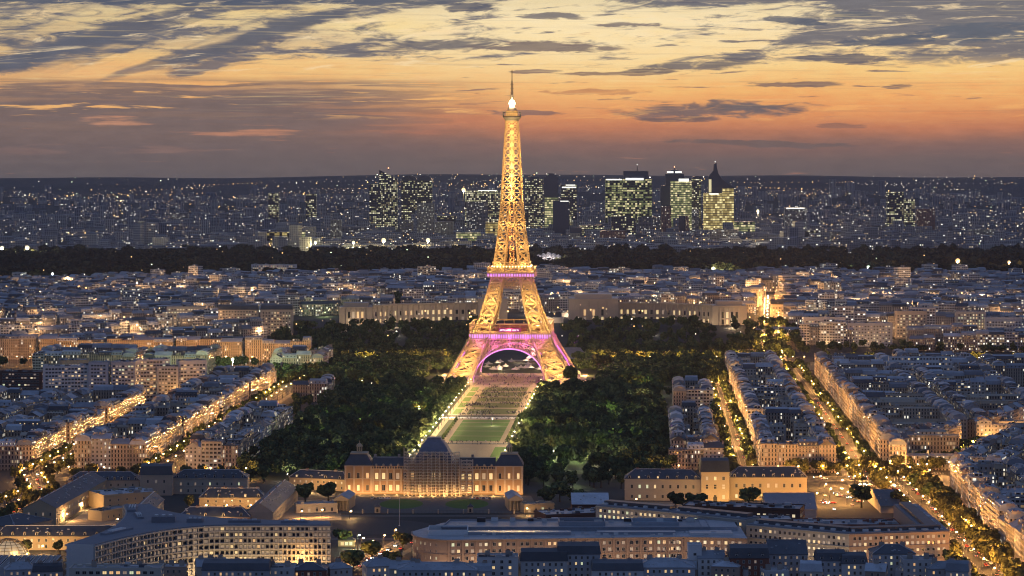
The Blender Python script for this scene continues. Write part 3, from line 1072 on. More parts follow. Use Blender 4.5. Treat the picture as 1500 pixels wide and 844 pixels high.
    # sparkle bulbs along the chords, each floor's lamps: one string of bulbs
    mb = MB()
    for sx, sy in SG:
        for z in np.arange(5, 186, 9.0):
            for (x, y, zz) in corners(z, sx, sy)[:1]:
                mb.box((x, y, zz), (0.9, 0.9, 0.9))
    for i in range(12):
        for k in range(4):
            ca, sa = math.cos(k * PI / 2), math.sin(k * PI / 2)
            x, y = -17.5 + 3.2 * i, -19.9
            mb.box((x * ca - y * sa, x * sa + y * ca, 119.2), (0.9, 0.9, 0.9))
    mb.obj('bulb_string', M['gold_bulb'], root)['kind'] = 'stuff'
    return root


TP = 9.0
M['purple_panel'] = glow('purple_light_panel', (0.36, 0.02, 0.62), 0.9)
M['red_glass'] = plain('pavilion_glass', (0.25, 0.05, 0.05), 0.3)
M['banner'] = plain('banner_cloth', (0.35, 0.04, 0.28), 0.8)
M['banner_glow'] = glow('banner_lettering', (1.0, 0.80, 0.92), 1.6)
build_tower()


# ------------------------------------------------------------------ apartment buildings
ORD = ('first second third fourth fifth sixth seventh eighth ninth tenth eleventh twelfth thirteenth fourteenth fifteenth sixteenth seventeenth eighteenth '
       'nineteenth twentieth').split()
ORD += ['twenty-' + o for o in ORD[:9]] + ['thirtieth'] + ['thirty-' + o for o in ORD[:9]] + ['fortieth'] + ['forty-' + o for o in ORD[:9]] + ['fiftieth'] + ['fifty-' + o for o in ORD[:9]]
SPECS = []


def rect(w, d, i=0.0, j=None):
    j = i if j is None else j
    return [(-w / 2 + i, -d / 2 + j), (w / 2 - i, -d / 2 + j), (w / 2 - i, d / 2 - j), (-w / 2 + i, d / 2 - j)]


def ring3(poly, z):
    return [(p[0], p[1], z) for p in poly]


def roof_shape(mb, w, d, h, kind, rise, rnd, slope=0, top=1, over=0.35, wallmat=2):
    """kind: mansard, hip, gable, flat, terrace. slope/top/wallmat index the material list."""
    if kind == 'mansard':
        k = min(1.5, d * 0.16)
        a, b = rect(w + 2 * over, d + 2 * over), rect(w - 0.1, d, 0.0, k)
        b = [(x * (w - 0.4) / w, y) for x, y in b]
        c = [(x, y * 0.12) for x, y in b]
        mb.loft([ring3(a, h), ring3(a, h + 0.25)], slope, False, rnd)
        mb.loft([ring3(a, h + 0.25), ring3(b, h + rise)], slope, False, rnd * 0.8)
        mb.loft([ring3(b, h + rise), ring3(c, h + rise + 1.1)], top, True, rnd)
    elif kind == 'hip':
        r = min(w, d) / 2
        a = rect(w + 2 * over, d + 2 * over)
        b = rect(w, d, r * 0.93, r * 0.97) if w >= d else rect(w, d, r * 0.97, r * 0.93)
        mb.loft([ring3(a, h), ring3(a, h + 0.3), ring3(b, h + rise)], slope, True, rnd)
    elif kind == 'gable':
        hw_, hd = w / 2 + over, d / 2 + over
        for s in (-1, 1):
            mb.face([(-hw_ * s, hd * -s, h), (hw_ * s, hd * -s, h), (hw_ * s, 0, h + rise), (-hw_ * s, 0, h + rise)], slope, None, rnd)
            mb.face([(-hw_ * s, hd * -s, h - 0.25), (-hw_ * s, hd * -s, h), (hw_ * s, hd * -s, h), (hw_ * s, hd * -s, h - 0.25)][::-1], slope, None, rnd)
            x = s * w / 2
            mb.face([(x, -d / 2 * s, h), (x, d / 2 * s, h), (x, 0, h + rise * d / (d + 2 * over))], wallmat, None, rnd)
    else:
        t = 0.35
        a, b = rect(w, d), rect(w - 2 * t, d - 2 * t)
        mb.loft([ring3(a, h), ring3(a, h + 0.7), ring3(b, h + 0.7), ring3(b, h + 0.15)], wallmat, False, rnd)
        mb.face(ring3(b, h + 0.15), top, None, rnd)


def bgeom(sp, rr, near):
    """Geometry of one apartment building in its own frame (front towards -y): {part: [(mesh collector, local place), ...]}"""
    w, d, h, kind, rnd = sp['w'], sp['d'], sp['h'], sp['roof'], sp['rnd']
    out = []
    mb = MB()
    off = rr.randint(0, 400) * 2.4 * 3.0
    mb.prism(rect(w, d), -1.5, h, 0, 2, rnd, off=off)
    if near:
        for z in ((h - 0.5,) + ((h - 3.4, 4.2) if kind == 'mansard' else ())):
            mb.box((0, -d / 2 - 0.3, z), (w - 0.05, 0.6, 0.28), 1, rnd=rnd)
    out.append(('wall', mb, (0, 0, 0)))
    mb = MB()
    rise = {'mansard': 3.4, 'hip': 3.0, 'gable': 3.6, 'flat': 0.6}[kind]
    roof_shape(mb, w, d, h, kind, rise, rnd)
    if kind == 'flat':
        mb.box((rr.uniform(-w / 4, w / 4), rr.uniform(-d / 5, d / 5), h + 0.15), (rr.uniform(3, w * 0.45), rr.uniform(3, d * 0.5), rr.uniform(1.6, 3.0)), 2, rnd=rnd, top=1)
    if near:                              # roof lights and small plant
        for _ in range(rr.randint(4, 8)):
            mb.box((rr.uniform(-w * 0.4, w * 0.4), rr.uniform(-d * 0.3, d * 0.3), h + rise - 0.4), (rr.uniform(0.6, 2.6), rr.uniform(0.6, 2.0), rr.uniform(0.9, 2.2)), rr.choice((1, 1, 2, 3)), rnd=rr.random())
    out.append(('roof', mb, (0, 0, 0)))
    if kind in ('mansard', 'gable', 'hip'):
        for s in (-1, 1):
            for _c in range(rr.choice((0, 1, 1, 2) if near else (0, 1, 1))):
                L = d * rr.uniform(0.2, 0.42)
                mb = MB()
                yc = rr.uniform(-d * 0.3, d * 0.3)
                hh = rr.uniform(1.8, 2.8)
                mb.box((0, 0, 0), (0.8, L, hh), 3, rnd=rr.random())
                for i in range(int(L / 0.9)):
                    mb.box((0, -L / 2 + 0.5 + i * 0.9, hh), (0.3, 0.3, 0.55), 4)
                out.append(('chimney', mb, (s * (w / 2 - 0.5), yc, h + 1.6)))
    if kind == 'mansard':
        n = max(2, int(w / 2.6)) if near else max(2, int(w / 3.4))
        for i in range(n):
            x = -w / 2 + w * (i + 0.5) / n
            for s in ((-1, 1) if near and sp.get('both') else (-1,)):
                mb = MB()
                lit = rr.random() < 0.16
                mb.box((0, 0.55, 0), (1.25, 1.1, 1.75), 2, rnd=rnd, top=0)
                g = 0.46
                mb.face([(-g, -0.012, 0.25), (g, -0.012, 0.25), (g, -0.012, 1.5), (-g, -0.012, 1.5)] if s < 0 else
                        [(g, 1.112, 0.25), (-g, 1.112, 0.25), (-g, 1.112, 1.5), (g, 1.112, 1.5)], 5 if lit else 6)
                out.append(('dormer', mb, (x, -d / 2 + 0.15 if s < 0 else d / 2 - 1.25, h + 0.5)))
    if sp.get('wing'):
        ww, wd, wh = sp['wing']
        mb = MB()
        x0 = rr.choice((-1, 1)) * (w - ww) / 2 * 0.9
        poly = [(x0 - ww / 2, d / 2 + 0.02), (x0 + ww / 2, d / 2 + 0.02), (x0 + ww / 2, d / 2 + wd), (x0 - ww / 2, d / 2 + wd)]
        rnd = rr.random()
        mb.prism(poly, -1.5, wh, 0, 1, rnd, off=off + 24)
        a = [(x0 + (x - x0) * 1.04, y, wh + 0.2) for x, y in poly]
        kk, kz = rr.choice((0.0, 0.0, 0.9)), wh + rr.uniform(0.4, 2.4)
        b = [(x0 + (x - x0) * kk, y, kz) for x, y in poly]
        for _ in range(rr.randint(1, 4)):
            mb.box((x0 + rr.uniform(-ww / 3, ww / 3), d / 2 + rr.uniform(1, wd - 1), wh), (rr.uniform(0.8, 3), rr.uniform(0.8, 3), rr.uniform(1.5, 4.0)), rr.choice((1, 2)), rnd=rr.random())
        mb.loft([[(p[0], p[1], wh) for p in a], a, b], 1, False, rnd)
        out.append(('rear_wing', mb, (0, 0, 0)))
    return out


# material lists share one order: slope, top, wall, chimney, pots, lit, glass
def matset(sp, far=False):
    wall = M['far_lit'] if far and sp.get('lit') else M[('far_' if far and ('far_' + sp['wall']) in M else '') + sp['wall']]
    return [wall, M['stone'], M['zinc']], [M['slate'] if sp['dark'] else M['zinc'], M['flatroof'] if sp['roof'] == 'flat' else M['zinc'], wall, M['chimney'], M['pots'], M['lit'][sp['i'] % 4], M['glass']]


def add_spec(x, y, rz, w, d, h, roof='mansard', wall='haussmann', label=None, group=None, **kw):
    if not inframe(x, y, 25):
        return
    rr = random.Random(int(x * 13.7 + y * 7.3))
    SPECS.append(dict(x=x, y=y, rz=rz, w=w, d=d, h=h, roof=roof, wall=wall, label=label, group=group, rnd=kw.pop('rnd', rr.random()), dark=kw.pop('dark', rr.random() < 0.3), i=rr.randint(0, 99), **kw))


def row(p, q, depth, h, name, rng, end='near end', wing=None, wall=None, both=False, hvar=2.6, group=None):
    """Terrace of buildings with its front on the line p-q (street on the right hand of p->q). name: how one finds the row."""
    L = math.hypot(q[0] - p[0], q[1] - p[1])
    ux, uy = (q[0] - p[0]) / L, (q[1] - p[1]) / L
    rz = math.atan2(uy, ux)
    n = max(1, round(L / rng.uniform(14.5, 18.0)))
    ws = np.array([rng.uniform(0.62, 1.4) for _ in range(n)])
    ws *= L / ws.sum()
    u = 0.0
    order = list(range(n))
    if p[1] > q[1] + 1:
        order = order[::-1]
    for k, w in enumerate(ws):
        c = u + w / 2
        u += w
        x, y = p[0] + ux * c - uy * depth / 2, p[1] + uy * c + ux * depth / 2
        r = rng.random()
        kind = 'mansard' if r < 0.62 else ('flat' if r < 0.8 else 'gable')
        wl = wall or ('haussmann' if r < 0.68 else ('modern' if r < 0.74 else ('plaster' if r < 0.92 else 'haussmann')))
        hh = h + rng.uniform(-hvar, hvar) + (2.0 if wl == 'modern' else 0)
        rnd = rng.random()
        dark = rng.random() < 0.3
        tone = {'haussmann': 'stone', 'plaster': 'plastered', 'modern': 'modern', 'brickwall': 'brick'}[wl]
        rw = {'mansard': 'slate-roofed' if dark else 'zinc-roofed', 'flat': 'flat-topped', 'gable': 'low-roofed'}[kind]
        label = ' '.join(('%s %s house, %s from %s, %s' % (rw, tone, ORD[order[k]], end, name)).replace(' side of the ', ' side of ').split()[:16])
        wg = None
        if wing and rng.random() < 0.6:
            wg = (rng.uniform(5.5, min(8.5, w - 2)), wing * rng.uniform(0.6, 1.0), hh - rng.uniform(-1.0, 11.0))
        add_spec(x, y, rz, w - 0.04, depth, hh, kind, wl, label, group or 'apartment houses, ' + name, rnd=rnd, dark=dark, wing=wg, both=both)


def block(quad, h, name, seed, depth=12.5, wall=None):
    """Four corners (near left, near right, far right, far left): terraces round a court."""
    rng = random.Random(seed)
    a, b, c, d = quad
    def along(p, q, m):
        L = math.hypot(q[0] - p[0], q[1] - p[1])
        return (p[0] + (q[0] - p[0]) * m / L, p[1] + (q[1] - p[1]) * m / L)
    width = (math.hypot(b[0] - a[0], b[1] - a[1]) + math.hypot(c[0] - d[0], c[1] - d[1])) / 2
    inner = max(0.0, width / 2 - depth - 1.5)
    row(b, c, depth, h, 'right side of ' + name, rng, wing=inner, wall=wall)
    row(d, a, depth, h, 'left side of ' + name, rng, wing=inner, wall=wall)
    if width > 2 * depth + 9:
        row(along(a, b, depth + 0.3), along(b, a, depth + 0.3), depth, h, 'near side of ' + name, rng, end='left', wall=wall)
        row(along(c, d, depth + 0.3), along(d, c, depth + 0.3), depth, h, 'far side of ' + name, rng, end='left', wall=wall)


def gquad(t0, t1, s0, s1, s0b=None, s1b=None):
    s0b = s0 if s0b is None else s0b
    s1b = s1 if s1b is None else s1b
    return [grid(t0, s0), grid(t1, s0b), grid(t1, s1b), grid(t0, s1)]


# right bank of the gardens: strip in the park, long blocks between the two avenues, big blocks beyond
row(grid(158, -783), grid(199, -783), 13, 16.5, 'the pale terrace behind the golden barracks', random.Random(3), end='left')
block(gquad(160, 196, -745, -480), 17.5, 'the narrow strip in the park', 11, 11.5)
block(gquad(166, 203, -335, -215), 16.5, 'the round-ended strip near the tower', 12, 12)
for k, (s0, s1, nm) in enumerate(((-798, -572, 'the long block between avenues'), (-558, -322, 'the second block between the avenues'), (-308, -92, 'the third block between the avenues'), (-78, 92, 'the farthest block between the avenues'))):
    block(gquad(226, 281, s0, s1), 20.5, nm, 20 + k)
sd = lambda t: -790 + (t - 317) * 1.99
COLS = ((322, 398), (408, 486), (496, 572), (582, 655))
COLN = ('the crossroads corner block', 'the second wedge block', 'the third wedge block', 'the fourth wedge block')
for k, (t0, t1) in enumerate(COLS):
    s = max(sd(t0), -1200)
    e = -400.0 if k == 0 else (-260.0 if k == 1 else -60.0)
    if k < 2:
        block(gquad(t0, t1, sd(t0), e, sd(t1)), 20.5, COLN[k], 40 + k)
    for j, (q0, q1) in enumerate(((e + 12, e + 130), (e + 142, e + 250), (e + 262, e + 372), (e + 384, e + 480))):
        if q1 < 130:
            block(gquad(t0, t1, q0, q1), 20.0, '%s behind %s' % (('the block', 'the second block', 'the third block', 'the fourth block')[j], COLN[k].replace('the ', '')), 60 + 7 * k + j)
block([(308, 1812), (343, 1800), (428, 2026), (392, 2030)], 19.5, 'the wedge right of the crossroads', 81)
block([(356, 1798), (408, 1790), (500, 2030), (440, 2030)], 19.5, 'the block at the right edge', 82)
block([(293, 1612), (346, 1604), (350, 1782), (304, 1786)], 21.0, 'the block right of the avenue', 83)
block([(286, 1425), (330, 1425), (334, 1592), (290, 1596)], 21.0, 'the nearest block right of the avenue', 84)
# left bank of the gardens
block(gquad(-203, -163, -798, -500), 17.5, 'the strip left of the park', 101, 12)
row(grid(-196, -262), grid(-164, -262), 13, 15, 'the villa row among the trees', random.Random(5), end='left')
row(grid(-164, -258), grid(-164, -190), 13, 15, 'the villas left of the trees', random.Random(6))
for k, (s0, s1, nm) in enumerate(((-800, -652, 'the near block left of the park'), (-640, -470, 'the second block left of the park'), (-456, -300, 'the third block left of the park'), (-288, -120, 'the fourth block left of the park'))):
    block(gquad(-286, -232, s0, s1), 20.5, nm, 110 + k)
for k, (s0, s1, nm) in enumerate(((-815, -705, 'the near block at the left edge'), (-690, -560, 'the curved block on the left'), (-546, -385, 'the block before the office slabs'))):
    block(gquad(-372, -314, s0, s1), 20.0, nm, 120 + k)
for k, (s0, s1, nm) in enumerate(((-690, -560, 'the outer block on the left'), (-546, -385, 'the outer block before the slabs'))):
    block(gquad(-450, -384, s0, s1), 20.0, nm, 130 + k)
block(gquad(-520, -462, -546, -385), 20.0, 'the far left block before the slabs', 133)
for k, (t0, t1) in enumerate(((-520, -410), (-400, -330), (-262, -205))):
    block(gquad(t0, t1, 40, 130), 21.0, ('the far left quay block', 'the quay block behind the pitch', 'the quay block by the trees')[k], 140 + k)
for k, t0 in enumerate((-640, -560, -480, -400, -320)):
    row(grid(t0, 236), grid(t0 + 76, 236), 13, 22.5, ('the far left stretch', 'the second stretch', 'the middle stretch', 'the fourth stretch', 'the right stretch')[k] + ' of the quayside terrace', random.Random(150 + k), end='left', wall='haussmann')


def build_city(max_things):
    SPECS.sort(key=lambda s: s['y'])
    big = {}
    rest_mats = []
    rest = MB()

    def slot(m):
        if m.name not in big:
            big[m.name] = len(rest_mats)
            rest_mats.append(m)
        return big[m.name]
    for k, sp in enumerate(SPECS):
        rr = random.Random(k * 31 + 5)
        near = k < 150
        parts = bgeom(sp, rr, near)
        wm, rm = matset(sp)
        if k < max_things:
            root = thing('apartment_building', sp['label'], 'apartment building', (sp['x'], sp['y'], 0), sp['rz'], sp['group'])
            roof = None
            for name, mb, at in parts:
                mats = wm if name in ('wall', 'rear_wing') else rm
                o = mb.obj(name, mats, roof if name in ('chimney', 'dormer') else root)
                o.location = at
                if name == 'roof':
                    roof = o
        else:
            append_parts(rest, parts, sp, wm, rm, slot)
    o = rest.obj('apartment_blocks', rest_mats)
    tag(o, 'close packed zinc roofed apartment blocks farther off on this side of the river', 'buildings', None, 'stuff')


def append_parts(rest, parts, sp, wm, rm, slot, z=0.0):
    ca, sa = math.cos(sp['rz']), math.sin(sp['rz'])
    for name, mb, at in parts:
        mats = wm if name in ('wall', 'rear_wing') else rm
        idx = [slot(m) for m in mats]
        base = len(rest.v)
        rest.v.extend((sp['x'] + (v[0] + at[0]) * ca - (v[1] + at[1]) * sa, sp['y'] + (v[0] + at[0]) * sa + (v[1] + at[1]) * ca, v[2] + at[2] + z) for v in mb.v)
        rest.l.extend(i + base for i in mb.l)
        rest.n.extend(mb.n)
        rest.m.extend(idx[i] for i in mb.m)
        rest.uv.extend(mb.uv)
        rest.r.extend(mb.r)


build_city(285)


# ------------------------------------------------------------------ the city beyond the river
def mid_city():
    rng = random.Random(77)
    big, mats, rest = {}, [], MB()

    def slot(m):
        if m.name not in big:
            big[m.name] = len(mats)
            mats.append(m)
        return big[m.name]

    def put(x, y, rz, w, d, h, roof, wall, rnd=None, dark=None):
        z = terrain(x, y)
        sp = dict(x=x, y=y, rz=rz, w=w, d=d, h=h, roof=roof, wall=wall, rnd=rng.random() if rnd is None else rnd, dark=rng.random() < 0.32 if dark is None else dark, i=rng.randint(0, 99), lit=rng.random() < 0.07)
        wm, rm = matset(sp, True)
        append_parts(rest, [p for p in bgeom(sp, rng, False) if p[0] != 'dormer' or y < 3900], sp, wm, rm, slot, z)
    # patches of streets, each with its own direction
    seeds = [(rng.uniform(-1250, 1250), rng.uniform(3150, 4450), rng.uniform(-0.7, 0.7)) for _ in range(26)]

    def ang(x, y):
        return min(seeds, key=lambda s: (s[0] - x) ** 2 + (s[1] - y) ** 2)
    for k, (sx, sy, a) in enumerate(seeds):
        ca, sa = math.cos(a), math.sin(a)
        v = -560.0
        while v < 560:
            bd = rng.uniform(52, 84)
            u = -620.0 + rng.uniform(0, 60)
            while u < 620:
                bw = rng.uniform(70, 150)
                hh = rng.uniform(15, 23)
                for side in (0, 1):
                    uu = u
                    while uu < u + bw - 6:
                        w = rng.uniform(12, 21)
                        d = rng.uniform(10, 13)
                        vv = v + (d / 2 if side == 0 else bd - d / 2)
                        cx, cyy = uu + w / 2, vv
                        x, y = sx + cx * ca - cyy * sa, sy + cx * sa + cyy * ca
                        uu += w
                        if not (3075 < y < 4360) or not inframe(x, y, 10) or ang(x, y)[2] != a:
                            continue
                        if blocked(x, y):
                            continue
                        r = rng.random()
                        h = hh + rng.uniform(-3, 3)
                        if r < 0.66:
                            put(x, y, a + (0 if side == 0 else PI), w, d, h, 'mansard', 'haussmann')
                        elif r < 0.80:
                            put(x, y, a + (0 if side == 0 else PI), w, d, h, 'gable', 'haussmann')
                        elif r < 0.97:
                            put(x, y, a + (0 if side == 0 else PI), w, d, h + rng.uniform(0, 5), 'flat', 'modern')
                        else:
                            put(x, y, a, w * 1.6, d * 1.1, h + rng.uniform(6, 14), 'flat', 'modern', rnd=rng.uniform(0, 0.4))
                if rng.random() < 0.8:            # low buildings in the court
                    cx, cyy = u + bw / 2, v + bd / 2
                    x, y = sx + cx * ca - cyy * sa, sy + cx * sa + cyy * ca
                    if 3090 < y < 4330 and inframe(x, y, 0) and ang(x, y)[2] == a and not blocked(x, y):
                        put(x, y, a, bw * rng.uniform(0.4, 0.85), rng.uniform(8, 12), hh - rng.uniform(2, 9), rng.choice(('gable', 'flat')), 'haussmann')
                u += bw + rng.uniform(9, 13)
            v += bd + rng.uniform(10, 15)
    o = rest.obj('hillside_houses', mats)
    tag(o, 'dense blue grey roofs and lit windows covering the hill beyond the tower', 'buildings', None, 'stuff')


def blocked(x, y):
    """Ground that is not built on: the museum terrace and its gardens, the lamplit avenue, woods."""
    if abs(x - 20) < 330 and 3040 < y < 3440:
        return True
    if abs(x - 317 - (y - 3145) * 0.1) < 15 and y < 3950:
        return True
    if 345 <= x < 480 and y < 3120:
        return True
    if ((x + 130) / 95) ** 2 + ((y - 3640) / 70) ** 2 < 1:
        return True
    return False


mid_city()


# ------------------------------------------------------------------ suburbs past the woods
def suburbs():
    rng = random.Random(9)
    rest = MB()
    for _ in range(2700):
        y = 6380 + 5600 * rng.random() ** 1.25
        x = rng.uniform(-0.205, 0.205) * y
        z = terrain(x, y)
        t = rng.random()
        if t < 0.80:
            w, d, h = rng.uniform(18, 60), rng.uniform(14, 30), rng.uniform(9, 24)
        elif t < 0.96:
            w, d, h = rng.uniform(20, 42), rng.uniform(16, 26), rng.uniform(25, 45)
        else:
            w, d, h = rng.uniform(20, 30), 20, rng.uniform(45, 68)
        if y < 7950 and 480 < 750 + x * FOC / y < 1120:          # the office district stands clear above low streets
            h = min(h, 9 + 9 * rng.random())
        rest.box((x, y, z - 3), (w, d, h + 3), 0, rng.uniform(-0.5, 0.5), rng.random(), 1)
    # fix up the facade coordinates: metres along and up each wall
    o = rest.obj('suburb_buildings', [M['far_block'], M['flatroof']])
    tag(o, 'speckled suburbs of small lit blocks beyond the dark woods', 'buildings', None, 'stuff')


suburbs()


# ------------------------------------------------------------------ named buildings, with every window a part
WINM = {}


def window_mesh(w, h, look):
    key = (round(w, 2), round(h, 2), look)
    if key not in WINM:
        mb = MB()
        t = 0.14
        for c, s in (((0, 0, 0), (w, 0.16, t)), ((0, 0, h - t), (w, 0.16, t)), ((-w / 2 + t / 2, 0, t), (t, 0.16, h - 2 * t)), ((w / 2 - t / 2, 0, t), (t, 0.16, h - 2 * t)),
                     ((0, 0.02, t), (0.08, 0.1, h - 2 * t))):
            mb.box(c, s, 0)
        a = w / 2 - t
        mb.face([(-a, 0.01, t), (a, 0.01, t), (a, 0.01, h - t), (-a, 0.01, h - t)], 1)
        WINM[key] = mb.mesh('window', [M['frame'], M['glass'] if look < 0 else M['lit'][look]])
    return WINM[key]


def add_windows(root, places, rr, lit=0.25, cap=100, looks=(0, 1, 2, 3), dim=0.18):
    """places: (x, y, z, rz, w, h) in root's frame, nearest first. Up to cap as parts of their own, the rest in one."""
    rest = MB()
    for k, (x, y, z, rz, w, h) in enumerate(places):
        look = rr.choice(looks) if rr.random() < lit else (4 if rr.random() < dim else -1)
        if k < cap:
            o = link('window', window_mesh(w, h, look), root, (x, y, z), rz)
        else:
            ca, sa = math.cos(rz), math.sin(rz)
            me = MB()
            me.box((0, 0, 0), (w, 0.12, h), 0)
            a = w / 2 - 0.14
            me.face([(-a, -0.065, 0.14), (a, -0.065, 0.14), (a, -0.065, h - 0.14), (-a, -0.065, h - 0.14)], 1 if look < 0 else 2 + look)
            b = len(rest.v)
            rest.v.extend((x + p[0] * ca - p[1] * sa, y + p[0] * sa + p[1] * ca, z + p[2]) for p in me.v)
            rest.l.extend(i + b for i in me.l)
            rest.n.extend(me.n); rest.m.extend(me.m); rest.uv.extend(me.uv); rest.r.extend(me.r)
    if rest.v:
        o = rest.obj('window_rows', [M['frame'], M['glass']] + M['lit'], root)
        o['kind'] = 'stuff'


def wplaces(a, b, rows, pitch, w, margin=1.0, proud=0.02):
    """Window places along the wall a->b (outside on the right hand); rows: [(sill, height)]."""
    L = math.hypot(b[0] - a[0], b[1] - a[1])
    ux, uy = (b[0] - a[0]) / L, (b[1] - a[1]) / L
    rz = math.atan2(uy, ux)
    n = max(1, int((L - 2 * margin) / pitch))
    out = []
    for z, h in rows:
        for i in range(n):
            u = L / 2 + (i - (n - 1) / 2) * pitch
            out.append((a[0] + ux * u + uy * proud, a[1] + uy * u - ux * proud, z, rz, w, h))
    return out


def hall(name, label, cat, A, B, depth, h, roof='hip', rise=5.0, wall='stone', roofmat='slate', rows=((1.2, 2.2), (5.0, 2.0)), pitch=4.2, ww=1.3, lit=0.15, dormers=0, chims=0,
         seed=1, sides=(0, 1), door=False, group=None, looks=(0, 1, 2, 3), cornice=True, cap=100):
    """A long building with its front on A-B (world), outside towards the viewer's right hand of A->B."""
    rr = random.Random(seed)
    L = math.hypot(B[0] - A[0], B[1] - A[1])
    ux, uy = (B[0] - A[0]) / L, (B[1] - A[1]) / L
    rz = math.atan2(uy, ux)
    cx, cyy = (A[0] + B[0]) / 2 - uy * depth / 2, (A[1] + B[1]) / 2 + ux * depth / 2
    root = thing(name, label, cat, (cx, cyy, terrain(cx, cyy)), rz, group)
    P = rect(L, depth)
    mb = MB()
    mb.prism(P, -1, h, 0, 0, rr.random())
    if cornice:
        for s in (-1, 1):
            mb.box((0, s * (depth / 2 + 0.22), h - 0.55), (L + 0.8, 0.45, 0.5), 0)
            mb.box((0, s * (depth / 2 + 0.12), h * 0.5), (L + 0.4, 0.25, 0.3), 0)
    mb.obj('wall', M[wall], root)
    mb = MB()
    rnd = rr.random()
    roof_shape(mb, L, depth, h, roof, rise, rnd, 0, 0 if roof != 'flat' else 1, wallmat=2)
    if roof == 'flat':
        for _ in range(int(L * depth / 42)):
            mb.box((rr.uniform(-L * 0.45, L * 0.45), rr.uniform(-depth * 0.4, depth * 0.4), h + 0.16), (rr.uniform(0.8, 4.5), rr.uniform(0.7, 2.6), rr.uniform(0.4, 1.9)), rr.choice((1, 1, 2, 0)), rnd=rr.random())
    elif roof in ('hip', 'gable'):
        e = 0.0 if roof == 'gable' else min(L, depth) / 2 * 0.93
        if L >= depth:
            mb.box((0, 0, h + rise - 0.15), (L - 2 * e, 0.55, 0.4), 1, rnd=0.9)
            for s in ((-1, 1) if roof == 'hip' else ()):
                for q in (-1, 1):
                    mb.bar((s * (L / 2 + 0.3), q * (depth / 2 + 0.3), h + 0.4), (s * (L / 2 - e), 0, h + rise + 0.1), 0.4, 1)
        for _ in range(int(L / 5)):
            x, f = rr.uniform(-L * 0.42, L * 0.42), rr.uniform(0.25, 0.8)
            mb.box((x, -depth / 2 * (1 - f), h + rise * f * 0.96 - 0.25), (rr.uniform(0.7, 1.3), 1.1, 0.75), 1, rnd=0.6 + 0.4 * rr.random())
    rf = mb.obj('roof', [M[roofmat], M['flatroof'], M[wall]], root)
    pl = []
    for s in sides:
        a, b = P[s], P[(s + 1) % 4]
        pl += wplaces(a, b, rows, pitch, ww)
    add_windows(root, pl, rr, lit, cap, looks)
    for i in range(dormers):
        x = -L / 2 + L * (i + 0.5) / dormers
        mb = MB()
        mb.box((0, 0, 0), (1.6, 1.8, 1.9), 1, top=0)
        mb.loft([[(-0.95, -1.0, 1.9), (0.95, -1.0, 1.9), (0.95, 0.9, 1.9), (-0.95, 0.9, 1.9)], [(-0.05, -1.0, 2.7), (0.05, -1.0, 2.7), (0.05, 0.9, 2.7), (-0.05, 0.9, 2.7)]], 0)
        mb.face([(-0.5, -0.92, 0.35), (0.5, -0.92, 0.35), (0.5, -0.92, 1.65), (-0.5, -0.92, 1.65)], 2 if rr.random() > lit else 3)
        o = mb.obj('dormer', [M[roofmat], M['frame'], M['glass'], M['lit'][1]], rf)
        o.location = (x, -depth / 2 + 1.0, h + 0.25)
    for i in range(chims):
        x = -L / 2 + L * (i + 0.5) / chims
        mb = MB()
        mb.box((0, 0, 0), (2.6, 1.1, 3.0), 0)
        for k in range(3):
            mb.box((-0.8 + 0.8 * k, 0, 3.0), (0.35, 0.35, 0.7), 1)
        o = mb.obj('chimney', [M['chimney'], M['pots']], rf)
        o.location = (x, 0, h + rise * 0.55 if roof != 'flat' else h)
    if door:
        mb = MB()
        mb.box((0, 0, 0), (2.6, 0.2, 3.4), 0)
        o = mb.obj('door', M['iron'], root)
        o.location = (0, -depth / 2 - 0.1, 0)
    return root, rf, (L, depth)


def arc_pts(p0, p1, p2, n):
    """Quadratic curve from p0 to p2 drawn towards p1."""
    out = []
    for i in range(n + 1):
        t = i / n
        out.append(tuple((1 - t) ** 2 * p0[k] + 2 * t * (1 - t) * p1[k] + t * t * p2[k] for k in (0, 1)))
    return out


